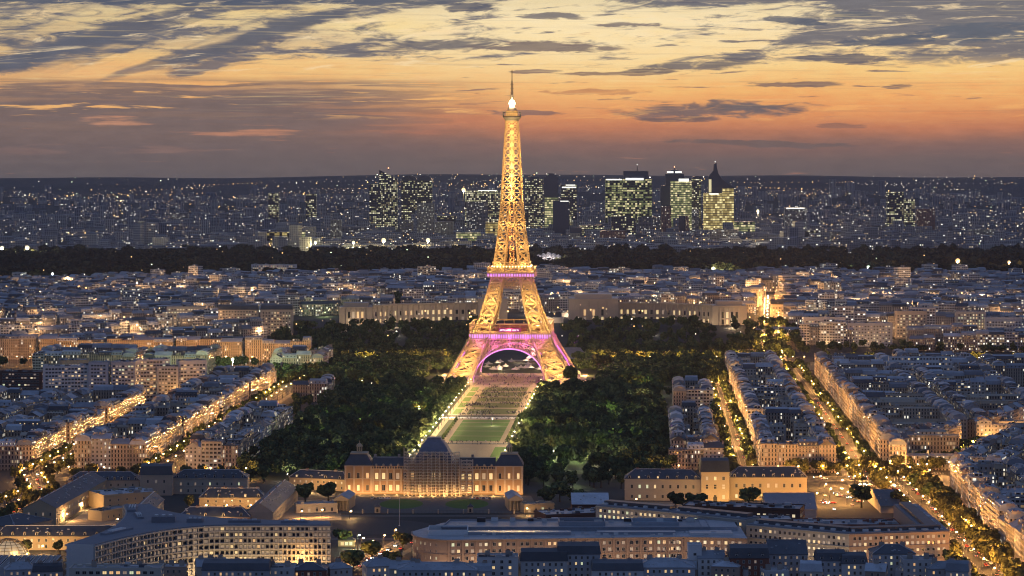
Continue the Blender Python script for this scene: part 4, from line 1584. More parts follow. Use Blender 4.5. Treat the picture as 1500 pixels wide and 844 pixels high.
# --- the long domed palace facing the gardens
def palace():
    c = grid(-5, -936)
    rz = -math.radians(1.5)
    root = thing('domed_palace', 'long golden floodlit palace with its domed centre wrapped in scaffolding', 'palace', (c[0], c[1], 0), rz)
    rr = random.Random(4)
    H = 17.8

    def body(name, x0, x1, y0, y1, h, wall='ochre'):
        mb = MB()
        mb.prism([(x0, y0), (x1, y0), (x1, y1), (x0, y1)], -1, h, 1, 1)
        for z in (h - 0.6, h * 0.53, 1.0):
            mb.box(((x0 + x1) / 2, y0 - 0.25, z), (x1 - x0 + 0.3, 0.5, 0.55), 0)
        # engaged columns between the windows
        n = max(2, int((x1 - x0) / 4.9))
        for i in range(n + 1):
            x = x0 + 0.6 + (x1 - x0 - 1.2) * i / n
            mb.box((x, y0 - 0.3, 1.6), (1.2, 0.6, h * 0.53 - 1.6), 0)
            mb.box((x, y0 - 0.3, h * 0.53 + 0.56), (1.2, 0.6, h * 0.42), 0)
        return mb.obj(name, [M['stone'], M['redstone']], root)

    def wins(x0, x1, y, rows, part):
        n = max(2, int((x1 - x0) / 4.9))
        pl = []
        for z, h in rows:
            for i in range(n):
                pl.append((x0 + 0.6 + (x1 - x0 - 1.2) * (i + 0.5) / n, y - 0.1, z, 0.0, 2.4, h))
        add_windows(part, pl, rr, 0.55, looks=(0, 1, 1, 2))
    for s in (-1, 1):
        x0, x1 = (-42.5, -17) if s < 0 else (17, 42.5)
        w = body('wing', x0, x1, 0, 15, H)
        wins(x0, x1, 0, ((2.4, 4.2), (10.4, 4.4)), w)
        mb = MB()
        mb.loft([[(x0, -0.4, H), (x1, -0.4, H), (x1, 15.4, H), (x0, 15.4, H)], [(x0, 4.5, H + 7), (x1, 4.5, H + 7), (x1, 10.5, H + 7), (x0, 10.5, H + 7)]], 0)
        rf = mb.obj('roof', M['slate'], w)
        mb = MB()
        for i in range(14):
            mb.box((x0 + 1 + (x1 - x0 - 2) * i / 13, -0.3, H), (0.5, 0.4, 1.4), 0)
        mb.box(((x0 + x1) / 2, -0.3, H + 1.4), (x1 - x0, 0.5, 0.4), 0)
        mb.obj('balustrade', M['ochre'], w)
        for i in range(5):
            mb = MB()
            mb.lathe([(0.9, 0), (0.9, 0.8), (0.5, 1.5), (0.0, 1.7)], n=10)
            o = mb.obj('oculus_dormer', M['ochre'], w)
            o.location = (x0 + (x1 - x0) * (i + 0.5) / 5, 1.2, H + 1.6)
        for x in ((x0 + 1.5, x0 + 18) if s < 0 else (x1 - 16,)):
            mb = MB()
            mb.box((0, 0, 0), (1.6, 2.4, 7.5), 0)
            o = mb.obj('chimney', M['chimney'], w)
            o.location = (x, 7.5, H + 1.5)
        # end pavilion with its truncated roof and lantern
        x0, x1 = (-61.5, -42.5) if s < 0 else (42.5, 61.5)
        w = body('pavilion', x0, x1, -1.6, 17, H + 2.2)
        n = 3
        pl = []
        for z, h in ((2.6, 4.0), (10.6, 4.4)):
            for i in range(n):
                pl.append((x0 + (x1 - x0) * (i + 0.5) / n, -1.7, z, 0.0, 1.9, h))
        add_windows(w, pl, rr, 0.5, looks=(0, 1, 1))
        xc = (x0 + x1) / 2
        mb = MB()
        R = lambda r, ry, z: [(xc - r, 7.7 - ry, z), (xc + r, 7.7 - ry, z), (xc + r, 7.7 + ry, z), (xc - r, 7.7 + ry, z)]
        mb.loft([R(9.9, 9.7, H + 2.2), R(8.8, 8.6, H + 4.5), R(5.6, 5.4, H + 9.5)], 0)
        mb.obj('roof', M['slate'], w)
        mb = MB()
        mb.loft([R(6.0, 5.8, H + 9.5), R(6.0, 5.8, H + 10.3)], 0)
        for k in range(8):
            a = k * PI / 4
            mb.bar((xc + 1.7 * math.cos(a), 7.7 + 1.7 * math.sin(a), H + 10.3), (xc + 1.7 * math.cos(a), 7.7 + 1.7 * math.sin(a), H + 14.2), 0.5)
        mb.lathe([(2.2, H + 14.2), (2.2, H + 14.7), (1.8, H + 15.4), (1.0, H + 16.3), (0.25, H + 16.8), (0.1, H + 18.5)], (xc, 7.7, 0), 10)
        mb.obj('lantern', M['ochre'], w)
    # centre
    ce = body('centre', -17, 17, -4.5, 19, 22.5)
    pl = []
    for z, h in ((2.2, 5.0), (10.8, 5.4)):
        for i in range(7):
            pl.append((-14.5 + 29 * i / 6, -4.62, z, 0.0, 2.2, h))
    add_windows(ce, pl, rr, 0.5, looks=(0, 1, 1, 2))
    mb = MB()
    mb.face([(-10, -4.9, 22.5), (10, -4.9, 22.5), (0, -4.9, 26.4)])
    mb.face([(-10, -4.9, 22.5), (0, -4.9, 26.4), (0, 2, 26.4), (-10, 2, 22.5)])
    mb.face([(10, -4.9, 22.5), (10, 2, 22.5), (0, 2, 26.4), (0, -4.9, 26.4)])
    mb.obj('pediment', M['ochre'], ce)
    mb = MB()
    R = lambda r, z: [(-r * 1.08, 8 - r, z), (r * 1.08, 8 - r, z), (r * 1.08, 8 + r, z), (-r * 1.08, 8 + r, z)]
    mb.loft([R(12.5, 22.5), R(11.4, 26.0), R(9.9, 29.2), R(8.4, 32.2), R(6.6, 35.0), R(4.4, 37.4), R(4.4, 38.6)], 0)
    dm = mb.obj('dome', M['domelead'], ce)
    for x in (-5.5, 0, 5.5):
        mb = MB()
        mb.lathe([(1.3, 0), (1.3, 1.6), (0.8, 2.6), (0.0, 3.0)], n=10)
        o = mb.obj('oculus_dormer', M['stone'], dm)
        o.location = (x, -3.2, 27.2)
    # scaffolding: standards, ledgers, boards
    sc = thing('scaffolding', 'tall tube scaffolding wrapped round the palace dome with a stair tower', 'scaffolding', (c[0], c[1], 0), rz)
    st, lg, bo = MB(), MB(), MB()
    for y in (-7.0, -8.6):
        for i in range(15):
            x = -20.0 + i * 2.72
            top = 30.5 if 3 <= i <= 14 else 33.0
            st.bar((x, y, 0), (x, y, top), 0.42)
        for k in range(15):
            lg.bar((-20, y, 2 * k + 2), (18.1, y, 2 * k + 2), 0.34)
    for k in range(15):
        bo.box((-1, -7.8, 2 * k + 1.75), (38, 1.2, 0.12), 0)
        for i in range(0, 14, 2):
            x = -20 + i * 2.72
            lg.bar((x, -8.7, 2 * k), (x + 2.72, -8.7, 2 * k + 2), 0.25)
    st.obj('standards', M['tube'], sc)
    lg.obj('ledgers', M['tube'], sc)
    bo.obj('boards', M['boards'], sc)
    tw = MB()
    for x in (19.2, 23.2, 27.2):
        for y in (-9.5, -6.5):
            tw.bar((x, y, 0), (x, y, 25), 0.6)
    for k in range(11):
        z = 2.2 * k
        for y in (-9.5, -6.5):
            tw.bar((19.2, y, z + 2.2), (27.2, y, z + 2.2), 0.45)
        tw.bar((19.2, -9.6, z), (23.2, -9.6, z + 2.2), 0.22) if k % 2 else tw.bar((23.2, -9.6, z), (19.2, -9.6, z + 2.2), 0.22)
        tw.bar((23.2, -9.6, z), (27.2, -9.6, z + 2.2), 0.22) if k % 2 == 0 else tw.bar((27.2, -9.6, z), (23.2, -9.6, z + 2.2), 0.22)
    tw.obj('stair_tower', M['tube'], sc)
    # floodlights on the forecourt, washing the front
    for i, x in enumerate(np.linspace(-58, 58, 15)):
        flood(root, c, rz, (x, -9.5 if abs(x) > 18 else -13.0), (1.0, 0.52, 0.17), 1500.0 if abs(x) > 18 else 1100.0)


FLOODM = {}


def flood(_root, c, rz, xy, col, power):
    """A small ground floodlight: housing, lens, and its light."""
    ca, sa = math.cos(rz), math.sin(rz)
    x, y = c[0] + xy[0] * ca - xy[1] * sa, c[1] + xy[0] * sa + xy[1] * ca
    f = thing('floodlight', 'small ground floodlight washing the palace front', 'floodlight', (x, y, 0.16), rz, 'floodlights along the palace front')
    if not FLOODM:
        mb = MB()
        mb.box((0, 0, 0), (0.7, 0.4, 0.15)); mb.box((0, 0, 0.15), (0.6, 0.5, 0.5))
        FLOODM['h'] = mb.mesh('housing', [M['iron']])
        mb = MB()
        mb.box((0, 0.26, 0.2), (0.5, 0.03, 0.4))
        FLOODM['l'] = mb.mesh('lens', [glow('flood_lens', (1.0, 0.7, 0.35), 8.0)])
    link('housing', FLOODM['h'], f)
    link('lens', FLOODM['l'], f)
    lamp('POINT', (0, 0.8, 0.9), power * FLOODP, col, f, 0.4, 'flood_light')


FLOODP = 2.2
M['redstone'] = plain('brown_stone', (0.40, 0.27, 0.17), var=0.2)
M['tube'] = plain('scaffold_tube', (0.56, 0.50, 0.42), 0.5, metal=0.0)
M['domelead'] = plain('dome_lead', (0.20, 0.23, 0.30), 0.6, var=0.5, scale=0.35)
M['boards'] = plain('scaffold_boards', (0.30, 0.22, 0.13))
palace()


# --- curved office building on three wings (front left)
def curved_office():
    cx, cyy = -196.0, 1447.0
    root = thing('curved_office', 'curved three winged office building with concrete sun-shading grid and blank white end', 'office building', (cx, cyy, 0))
    L = lambda p: (p[0] - cx, p[1] - cyy)
    H = 26.5
    e1f, e1b = (-101, 1436), (-103, 1452)          # right end: front and back corners
    e2r, e2l = (-221, 1361), (-236, 1365)          # near left end: right and left corners
    e3l, e3r = (-229, 1522), (-214, 1524)          # far left end
    front = arc_pts(e2r, (-196, 1432), (-160, 1436.5), 12)[:-1] + arc_pts((-160, 1436.5), (-130, 1437.5), e1f, 8)
    back = arc_pts(e1b, (-196, 1455), e3r, 16)
    left = arc_pts(e3l, (-208, 1442), e2l, 16)
    mb = MB()
    poly = [L(p) for p in front + back + left]
    mb.prism(poly, -1, H, 0, 1, 0.4, 0.2)
    mb.obj('wall', [M['concrete'], M['flatroof']], root)
    # roof slab with a dark edge, plant rooms and ducts
    mb = MB()
    c2 = (sum(p[0] for p in poly) / len(poly), sum(p[1] for p in poly) / len(poly))
    mb.prism(poly, H + 0.02, H + 0.8, 0, 0, 0.15)
    rf = mb.obj('roof', [M['roofgrey']], root)
    for i, (x, y, w, d, h, rz) in enumerate(((-196, 1449, 13, 9, 3.2, 0.1), (-178, 1447, 9, 5, 2.0, 0.0), (-150, 1446, 18, 4, 1.2, 0.0), (-122, 1445, 15, 3.6, 1.0, 0.0), (-213, 1470, 3.5, 22, 1.1, 0.25), (-221, 1500, 5, 24, 1.4, 0.1), (-216, 1408, 4, 26, 1.0, -0.45))):
        mb = MB()
        mb.box((0, 0, 0), (w, d, h), 0)
        for k in range(3):
            mb.box((-w * 0.3 + k * w * 0.3, 0, h), (w * 0.15, d * 0.5, 0.7), 1)
        o = mb.obj('plant_room', [M['roofgrey'], M['white']], rf)
        o.location = (x - cx, y - cyy, H + 0.8)
        o.rotation_euler = (0, 0, rz)
    rr = random.Random(12)
    # facade grid: slabs and fins stand proud of the glass line, lit rooms behind
    grid_mb = MB()
    pl = []
    NF, fh = 8, H / 8.0

    def face_run(pts, nbay_len, first_row=0):
        acc = []
        for a, b in zip(pts[:-1], pts[1:]):
            acc.append((a, b, math.hypot(b[0] - a[0], b[1] - a[1])))
        for a, b, d in acc:
            ux, uy = (b[0] - a[0]) / d, (b[1] - a[1]) / d
            rz = math.atan2(uy, ux)
            ox, oy = uy * 0.55, -ux * 0.55
            m = (a[0] + b[0]) / 2, (a[1] + b[1]) / 2
            for k in range(first_row, NF + 1):
                z = k * fh
                grid_mb.box((m[0] + ox, m[1] + oy, min(z, H - 0.5)), (d + 0.3, 1.1, 0.75), 0, rz)
            nb = max(1, round(d / nbay_len))
            for i in range(nb):
                f = (i + 0.0) / nb
                x, y = a[0] + (b[0] - a[0]) * f, a[1] + (b[1] - a[1]) * f
                grid_mb.box((x + ox, y + oy, 0), (0.55, 1.06, H - 0.2), 0, rz)
                for k in range(first_row, NF):
                    f2 = (i + 0.5) / nb
                    pl.append((a[0] + (b[0] - a[0]) * f2 + uy * 0.03, a[1] + (b[1] - a[1]) * f2 - ux * 0.03, k * fh + 0.85, rz, d / nb - 0.9, fh - 1.5))
    face_run([L(p) for p in front], 2.9)
    n_front = len(pl)
    face_run([L(p) for p in left], 3.2)
    grid_mb.obj('sun_shade_grid', M['concrete'], root)
    # the nearest and the top rows first
    first = sorted(pl[:n_front], key=lambda q: -q[2])
    add_windows(root, first + pl[n_front:], rr, 0.10, 100, (0, 1, 1, 4), 0.45)
    # ground-level lamps washing the front with warm light
    for x in np.linspace(-205, -108, 9):
        lamp('POINT', (x - cx, 1426 - cyy - (abs(x + 205) < 20) * 14, 2.0), 1700.0 * FLOODP, (1.0, 0.66, 0.30), root, 0.5, 'forecourt_light')
    # blank white end wall
    mb = MB()
    a, b = L(e2l), L(e2r)
    mb.wall((a[0] - 0.02, a[1] - 0.1), (b[0] + 0.02, b[1] - 0.1), 0, H + 0.9, 0)
    mb.wall((b[0] + 0.3, b[1] - 0.1), (b[0] + 0.35, b[1] + 0.6), 0, H + 0.9, 0)
    mb.obj('end_wall', M['white'], root)


M['roofgrey'] = plain('grey_roofing', (0.24, 0.25, 0.28), 0.7, var=0.25)
curved_office()


# --- long ministry block with the blue-grey roof (front centre)
def ministry():
    cx, cyy = 42.0, 1445.0
    root = thing('roof_terrace_office', 'long pinkish office with rounded corner and wide blue grey flat roof', 'office building', (cx, cyy, 0))
    L = lambda p: (p[0] - cx, p[1] - cyy)
    H = 20.0
    corner = arc_pts((-56, 1462), (-58, 1434), (-36, 1428), 10)
    poly = [L(p) for p in corner + [(96, 1440), (131, 1434), (131, 1500), (-40, 1496)]]
    mb = MB()
    mb.prism(poly, -1, H, 0, 1, 0.5, 0.7)
    for a, b in zip(poly[:12], poly[1:13]):                                  # cornice following the front
        d = math.hypot(b[0] - a[0], b[1] - a[1])
        ux, uy = (b[0] - a[0]) / d, (b[1] - a[1]) / d
        mb.box(((a[0] + b[0]) / 2 + uy * 0.5, (a[1] + b[1]) / 2 - ux * 0.5, H - 0.5), (d + 0.4, 1.0, 0.6), 0, math.atan2(uy, ux))
        mb.box(((a[0] + b[0]) / 2 + uy * 0.2, (a[1] + b[1]) / 2 - ux * 0.2, 11.6), (d + 0.2, 0.4, 0.35), 0, math.atan2(uy, ux))
    # piers on the straight front
    a, b = poly[10], poly[11]
    d = math.hypot(b[0] - a[0], b[1] - a[1])
    ux, uy = (b[0] - a[0]) / d, (b[1] - a[1]) / d
    for i in range(18):
        u = 1.0 + (d - 2) * i / 17
        mb.box((a[0] + ux * u + uy * 0.3, a[1] + uy * u - ux * 0.3, 0), (1.0, 0.6, H - 0.6), 0, math.atan2(uy, ux))
    mb.obj('wall', [M['pinkstone'], M['flatroof']], root)
    rr = random.Random(21)
    pl = []
    rows = ((16.2, 2.0), (12.6, 2.0), (8.6, 2.0), (5.0, 2.0))
    for (z, h) in rows:
        for i in range(34):
            u = 1.0 + (d - 2) * (i // 2 + (0.3 if i % 2 == 0 else 0.7)) / 17
            pl.append((a[0] + ux * u + uy * 0.02, a[1] + uy * u - ux * 0.02, z, math.atan2(uy, ux), 1.75, h))
    pl2 = []
    for p, q in zip(poly[1:10:2], poly[3:12:2]):
        pl2 += wplaces(p, q, ((16.0, 1.7), (12.4, 1.7), (8.6, 1.7), (5.0, 1.7)), 3.0, 1.3, 0.6, 0.12)
    p, q = poly[11], poly[12]
    pl2 += wplaces(p, q, rows, 3.9, 1.8)
    top = [x for x in pl + pl2 if x[2] > 8]
    add_windows(root, top + [x for x in pl + pl2 if x[2] <= 8], rr, 0.36, 100, (0, 1, 2, 3, 4), 0.3)
    # roof: raised inner block with parapets, set-back decks, skylights, plant
    mb = MB()
    P = [L(p) for p in ((-40, 1462), (112, 1462), (112, 1494), (-36, 1492))]
    mb.prism(P, H, H + 1.8, 0, 1, 0.5)
    inner = [L(p) for p in ((-38, 1464), (110, 1464), (110, 1492), (-34, 1490))]
    for k in range(4):
        a, b = P[k], P[(k + 1) % 4]
        dd = math.hypot(b[0] - a[0], b[1] - a[1])
        mb.box(((a[0] + b[0]) / 2, (a[1] + b[1]) / 2, H + 1.82), (dd, 0.6, 0.7), 0, math.atan2(b[1] - a[1], b[0] - a[0]))
    rf = mb.obj('roof', [M['bluemetal'], M['flatroof']], root)

    def item(name, x, y, z, w, dd, h, mats, rz=0.0, hollow=False):
        mb = MB()
        if hollow:
            for sx, sy, ww_, d_ in ((0, -dd / 2, w, 0.5), (0, dd / 2, w, 0.5), (-w / 2, 0, 0.5, dd - 0.5), (w / 2, 0, 0.5, dd - 0.5)):
                mb.box((sx, sy, 0), (ww_, d_, h), 0)
            mb.face([(-w / 2, -dd / 2, 0.1), (w / 2, -dd / 2, 0.1), (w / 2, dd / 2, 0.1), (-w / 2, dd / 2, 0.1)], 1)
        else:
            mb.box((0, 0, 0), (w, dd, h), 0, top=1)
        o = mb.obj(name, mats, rf)
        o.location = (x - cx, y - cyy, z)
        o.rotation_euler = (0, 0, rz)
    item('light_well', -36, 1455, H, 22, 18, 3.0, [M['white'], M['dark']], hollow=True)
    item('light_well', 40, 1478, H + 1.8, 26, 16, 2.6, [M['bluemetal'], M['dark']], hollow=True)
    item('light_well', 82, 1480, H + 1.8, 26, 16, 2.0, [M['bluemetal'], M['skylight']], hollow=True)
    item('skylight', 2, 1450, H, 62, 7, 1.6, [M['bluemetal'], M['skylight']])
    item('skylight', 70, 1452, H, 44, 6, 1.4, [M['bluemetal'], M['skylight']])
    item('skylight', 112, 1452, H, 24, 12, 1.2, [M['white'], M['skylight']])
    item('penthouse', 118, 1478, H, 20, 30, 2.2, [M['bluemetal'], M['flatroof']])
    for k in range(14):
        item('cooling_unit', -18 + k * 9.4 + rr.uniform(-2, 2), 1484 + rr.uniform(-6, 8), H + 1.82, rr.uniform(2.0, 5.0), rr.uniform(1.5, 4), rr.uniform(0.8, 2.4), [M['white'] if k % 3 else M['iron'], M['roofgrey']])
    for k in range(34):
        item('roof_vent', -26 + k * 4.3 + rr.uniform(-2, 2), 1443 + rr.uniform(-7, 9) + k * 0.2, H, rr.uniform(1.2, 3.4), rr.uniform(1.0, 2.4), rr.uniform(0.7, 1.6), [M['white'], M['roofgrey']])
    for x in np.linspace(-40, 120, 9):
        lamp('POINT', (x - cx, 1419 - cyy, 1.6), 2000.0 * FLOODP, (1.0, 0.64, 0.36), root, 0.5, 'forecourt_light')


M['pinkstone'] = plain('pinkish_stone', (0.46, 0.34, 0.27), var=0.15)
M['dark'] = plain('well_shade_paint', (0.03, 0.03, 0.035))  # near-black sheet stands for the shade down the light wells
M['skylight'] = plain('skylight_glass', (0.34, 0.46, 0.52), 0.25, var=0.12, spec=0.6)
ministry()


# --- long white angled office (right of centre)
def white_office():
    cx, cyy = 150.0, 1480.0
    L = lambda p: (p[0] - cx, p[1] - cyy)
    root = thing('angled_office', 'long pale angled office with rows of lit windows and narrow roof', 'office building', (cx, cyy, 0))
    rr = random.Random(33)
    runs = (((50, 1540), (92, 1512), 24.0, 'whitestone'), ((92, 1512), (134, 1479), 24.0, 'whitestone'), ((134, 1474), (188, 1437), 22.0, 'whitestone'), ((188, 1437), (246, 1449), 22.0, 'pinkstone'), ((246.05, 1449), (246, 1560), 22.0, 'pinkstone'))
    pl = []
    walls, roofs = {}, MB()
    D = 15.0
    k = 0
    for a, b, H, mat in runs:
        k += 1
        a, b = L(a), L(b)
        d = math.hypot(b[0] - a[0], b[1] - a[1])
        ux, uy = (b[0] - a[0]) / d, (b[1] - a[1]) / d
        nx, ny = -uy, ux
        H2 = H - 0.03 * k
        poly = [a, b, (b[0] + nx * D - ux * (5.0 if k == 4 else 0.0), b[1] + ny * D - uy * (5.0 if k == 4 else 0.0)), (a[0] + nx * D, a[1] + ny * D)]
        mb = walls.setdefault(mat, MB())
        mb.prism(poly, -1, H2, 0, 0, 0.5)
        rz = math.atan2(uy, ux)
        m = ((a[0] + b[0]) / 2, (a[1] + b[1]) / 2)
        for z in (H2 - 0.5, H2 - 7.4, 7.0):
            mb.box((m[0] + uy * 0.3, m[1] - ux * 0.3, z), (d, 0.6, 0.4), 0, rz)
        roofs.box((m[0] + nx * D / 2, m[1] + ny * D / 2, H2 + 0.02), (d - 0.4, D - 1.0, 0.5), 0, rz)
        roofs.box((m[0] + nx * D * 0.6, m[1] + ny * D * 0.6, H2 + 0.5), (d * 0.9, D * 0.45, 2.1), 1, rz)
        for i in range(int(d / 7)):
            u = 4 + i * 7
            roofs.box((a[0] + ux * u + nx * (D * 0.3 + rr.uniform(-1, 1)), a[1] + uy * u + ny * (D * 0.3 + rr.uniform(-1, 1)), H2 + 0.5), (rr.uniform(1, 4), rr.uniform(1, 2.5), rr.uniform(0.5, 1.3)), 2, rz)
        pl += wplaces(a, b, ((H2 - 3.6, 1.9), (H2 - 6.9, 1.9), (H2 - 10.6, 1.6), (H2 - 14.2, 1.6)), 3.1, 1.7, 1.2, 0.05)
    for mat, mb in walls.items():
        mb.obj('wall', M[mat], root)
    roofs.obj('roof', [M['roofgrey'], M['slate'], M['white']], root)
    pl.sort(key=lambda q: -q[2] if q[0] < 96.5 else 50 - q[2])
    add_windows(root, [q for q in pl if q[0] < -18], rr, 0.72, 50, (1, 1, 2, 2, 3), 0.3)
    add_windows(root, [q for q in pl if q[0] >= -18], rr, 0.30, 50, (0, 1, 1, 2, 4), 0.3)
    for q in ((62, 1516), (84, 1500), (104, 1482), (124, 1464), (150, 1444), (168, 1430), (190, 1422), (212, 1426), (236, 1432)):
        lamp('POINT', L(q) + (2.0,), 1700.0 * FLOODP, (1.0, 0.68, 0.38), root, 0.5, 'forecourt_light')


M['whitestone'] = plain('white_stone', (0.56, 0.51, 0.43), var=0.12)
white_office()

# --- brick buildings in the court behind it
hall('brick_office', 'dark brick office with scattered lit windows behind the pale angled office', 'office building', px(1000, 782), px(1172, 788), 22, 17, 'flat', wall='darkbrick', rows=((4, 2), (8, 2), (12.2, 2)), pitch=3.6, ww=2.0, lit=0.32, seed=41, looks=(1, 2, 2))
hall('brick_block', 'red brick block with glazed rooflight strip inside the angled office court', 'office building', (167, 1516), (229, 1516), 26, 15.5, 'flat', wall='brick', rows=((4, 2), (9.4, 2)), pitch=3.4, ww=2.2, lit=0.2, seed=42, looks=(1, 2))
rt, rf, _ = hall('brick_tower_block', 'small brown brick block between the two brick offices', 'office building', (141, 1512), (165, 1512), 20, 19, 'flat', wall='darkbrick', rows=((4, 2), (8, 2), (12, 2)), pitch=3.6, ww=2.0, lit=0.3, seed=43, looks=(1, 2))
rt, rf, _ = hall('grey_shed', 'blue grey metal roofed hall in front of the golden barracks', 'hall', px(1122, 762), px(1196, 762), 30, 7, 'gable', 8.5, 'bluemetal', 'bluemetal', rows=(), seed=44)
rt, rf, _ = hall('dark_shed', 'long dark roofed shed beside the lamplit avenue', 'shed', px(1290, 752), px(1326, 752), 75, 5, 'gable', 6.0, 'stone', 'slate', rows=(), seed=45)

# --- golden barracks on the right
hall('golden_barracks', 'long golden lit barracks wing right of its domed pavilion', 'barracks', px(1069, 733), px(1182, 733), 15, 15.5, 'hip', 6.5, 'ochre', rows=((1.6, 2.6), (8.6, 2.8)), pitch=5.4, ww=1.7, lit=0.1, dormers=8, chims=3, seed=51)
rt, rf, _ = hall('barracks_pavilion', 'golden stone entrance pavilion with square domed slate roof', 'barracks', px(1027, 735), px(1068.5, 735), 19, 20, 'mansard', 7.5, 'ochre', rows=((1.6, 3.0), (8.6, 3.0), (14.4, 2.6)), pitch=5.6, ww=1.8, lit=0.15, seed=52, door=True)
hall('grey_barracks', 'long unlit grey barracks wing left of the golden pavilion', 'barracks', px(915, 733), px(1026.5, 734), 15, 14.5, 'hip', 6.0, 'stone', rows=((1.6, 2.4), (8.2, 2.6)), pitch=5.2, ww=1.6, lit=0.14, dormers=8, chims=3, seed=53)
for i, x in enumerate((1034, 1060, 1082, 1104, 1126, 1148, 1170)):
    q = px(x, 741)
    f = thing('floodlight', 'ground floodlight washing the golden barracks', 'floodlight', (q[0], q[1], 0), 0, 'floodlights along the golden barracks')
    link('housing', FLOODM['h'], f)
    link('lens', FLOODM['l'], f)
    lamp('POINT', (0, 0.6, 1.0), 3600.0 * FLOODP, (1.0, 0.55, 0.16), f, 0.4, 'flood_light')

# --- barracks and courts on the left
hall('left_barracks', 'long dark roofed barracks behind the left courts, left of its pavilion', 'barracks', px(100, 724), px(204, 724), 15, 9.5, 'hip', 5.0, 'stone', rows=((1.4, 2.0), (5.4, 2.0)), pitch=5.0, lit=0.08, dormers=10, seed=61)
hall('left_pavilion', 'square pavilion with tall slate roof in the dark barracks range', 'barracks', px(205, 726), px(252, 726), 18, 14.0, 'mansard', 6.0, 'stone', rows=((1.4, 2.4), (8.6, 2.2)), pitch=5.6, lit=0.05, seed=62)
hall('left_barracks', 'long dark roofed barracks behind the left courts, right of its pavilion', 'barracks', px(253, 724), px(362, 724), 15, 11, 'hip', 5.0, 'stone', rows=((1.4, 2.2), (6.0, 2.2)), pitch=5.0, lit=0.12, dormers=8, seed=63)
b1a, b1b = px(82, 770), px(156, 726)
hall('stable_range', 'long range with floodlit orange side wall facing the left court', 'barracks', b1a, b1b, 21, 11, 'gable', 5.5, 'ochre', rows=((1.4, 2.2), (6.0, 2.2)), pitch=4.6, lit=0.05, chims=9, seed=64, sides=(0, 3))
hall('hipped_range', 'low hip roofed range nearer than the floodlit long range', 'barracks', px(22, 787), px(76, 776), 30, 6, 'hip', 5.0, 'stone', rows=((1.2, 2.0),), pitch=4.2, lit=0.1, seed=65)
hall('dormer_range', 'low orange lit range with a row of arched dormers behind the wire dome', 'barracks', px(-8, 806), px(186, 806), 12, 8.2, 'hip', 5.5, 'ochre', rows=((1.2, 2.2), (4.8, 2.0)), pitch=4.3, lit=0.08, dormers=11, seed=66)
hall('oblique_range', 'dark roofed range running back from the arched dormer range', 'barracks', px(188, 802), px(240, 748), 13, 7.5, 'gable', 5.0, 'stone', rows=((1.2, 2.0), (4.4, 1.6)), pitch=4.2, lit=0.15, seed=67)
hall('flat_annex', 'pale flat roofed annexe lit yellow in the left court', 'annexe', px(152, 748), px(232, 742), 30, 9.5, 'flat', wall='ochre', rows=((1.6, 2.0), (5.6, 1.6)), pitch=6.0, lit=0.05, seed=68)
hall('flat_annex', 'small low flat annexe in front of the pale yellow one', 'annexe', px(149, 764), px(192, 757), 12, 6.0, 'flat', wall='ochre', rows=((1.4, 2.2),), pitch=5.0, lit=0.1, seed=69)
hall('court_house', 'yellow lit house with dark dormered roof and chimneys behind the small tree', 'barracks', px(292, 746), px(388, 746), 13, 7.6, 'hip', 5.5, 'ochre', rows=((1.0, 1.9), (4.4, 1.8)), pitch=5.3, lit=0.1, dormers=5, chims=4, seed=70)
hall('court_house', 'lower dark roofed house with orange wall just behind the curved office', 'barracks', px(262, 772), px(366, 772), 13, 6.2, 'hip', 5.5, 'pinkstone', rows=((1.0, 1.9), (3.8, 1.7)), pitch=5.2, lit=0.08, dormers=4, chims=2, seed=71)
hall('side_range', 'long dark range running back along the left of the palace forecourt', 'barracks', px(400, 770), px(436, 733), 17, 8.5, 'gable', 5.5, 'stone', rows=((1.2, 2.0), (5.0, 1.8)), pitch=4.4, lit=0.12, chims=4, seed=72)
hall('back_range', 'low dormered range behind the two dark round trees', 'barracks', px(424, 716), px(508, 720), 12, 8.0, 'hip', 5.0, 'ochre', rows=((1.2, 2.0), (4.8, 1.8)), pitch=4.5, lit=0.2, dormers=4, chims=2, seed=73)
hall('gate_lodge', 'low pale lodge with dark doors left of the palace forecourt', 'lodge', px(434, 752), px(494, 750), 9, 5.4, 'flat', wall='stone', rows=((0.6, 2.8),), pitch=5.0, ww=1.7, lit=0.0, seed=74)
hall('gate_lodge', 'low lodge right of the palace forecourt', 'lodge', px(768, 752), px(812, 750), 9, 5.4, 'flat', wall='ochre', rows=((0.6, 2.8),), pitch=4.6, ww=1.7, lit=0.1, seed=75)
hall('dark_workshop', 'dark workshop with ridged glass roofs right of the palace', 'workshop', px(838, 757), px(892, 757), 40, 8, 'gable', 5.0, 'darkbrick', 'zinc', rows=((2, 2.4),), pitch=6.0, lit=0.1, seed=76)
hall('dark_workshop', 'long black roofed workshop left of the pale angled office', 'workshop', px(800, 772), px(890, 768), 24, 7, 'flat', wall='darkbrick', rows=((2, 2.4),), pitch=6.0, lit=0.08, seed=77)
hall('lit_hall', 'low glazed hall glowing yellow between the office roofs', 'hall', px(772, 784), px(872, 784), 16, 7.5, 'flat', wall='whitestone', rows=((3.2, 3.0),), pitch=3.2, ww=2.8, lit=0.7, seed=78, looks=(1, 2))


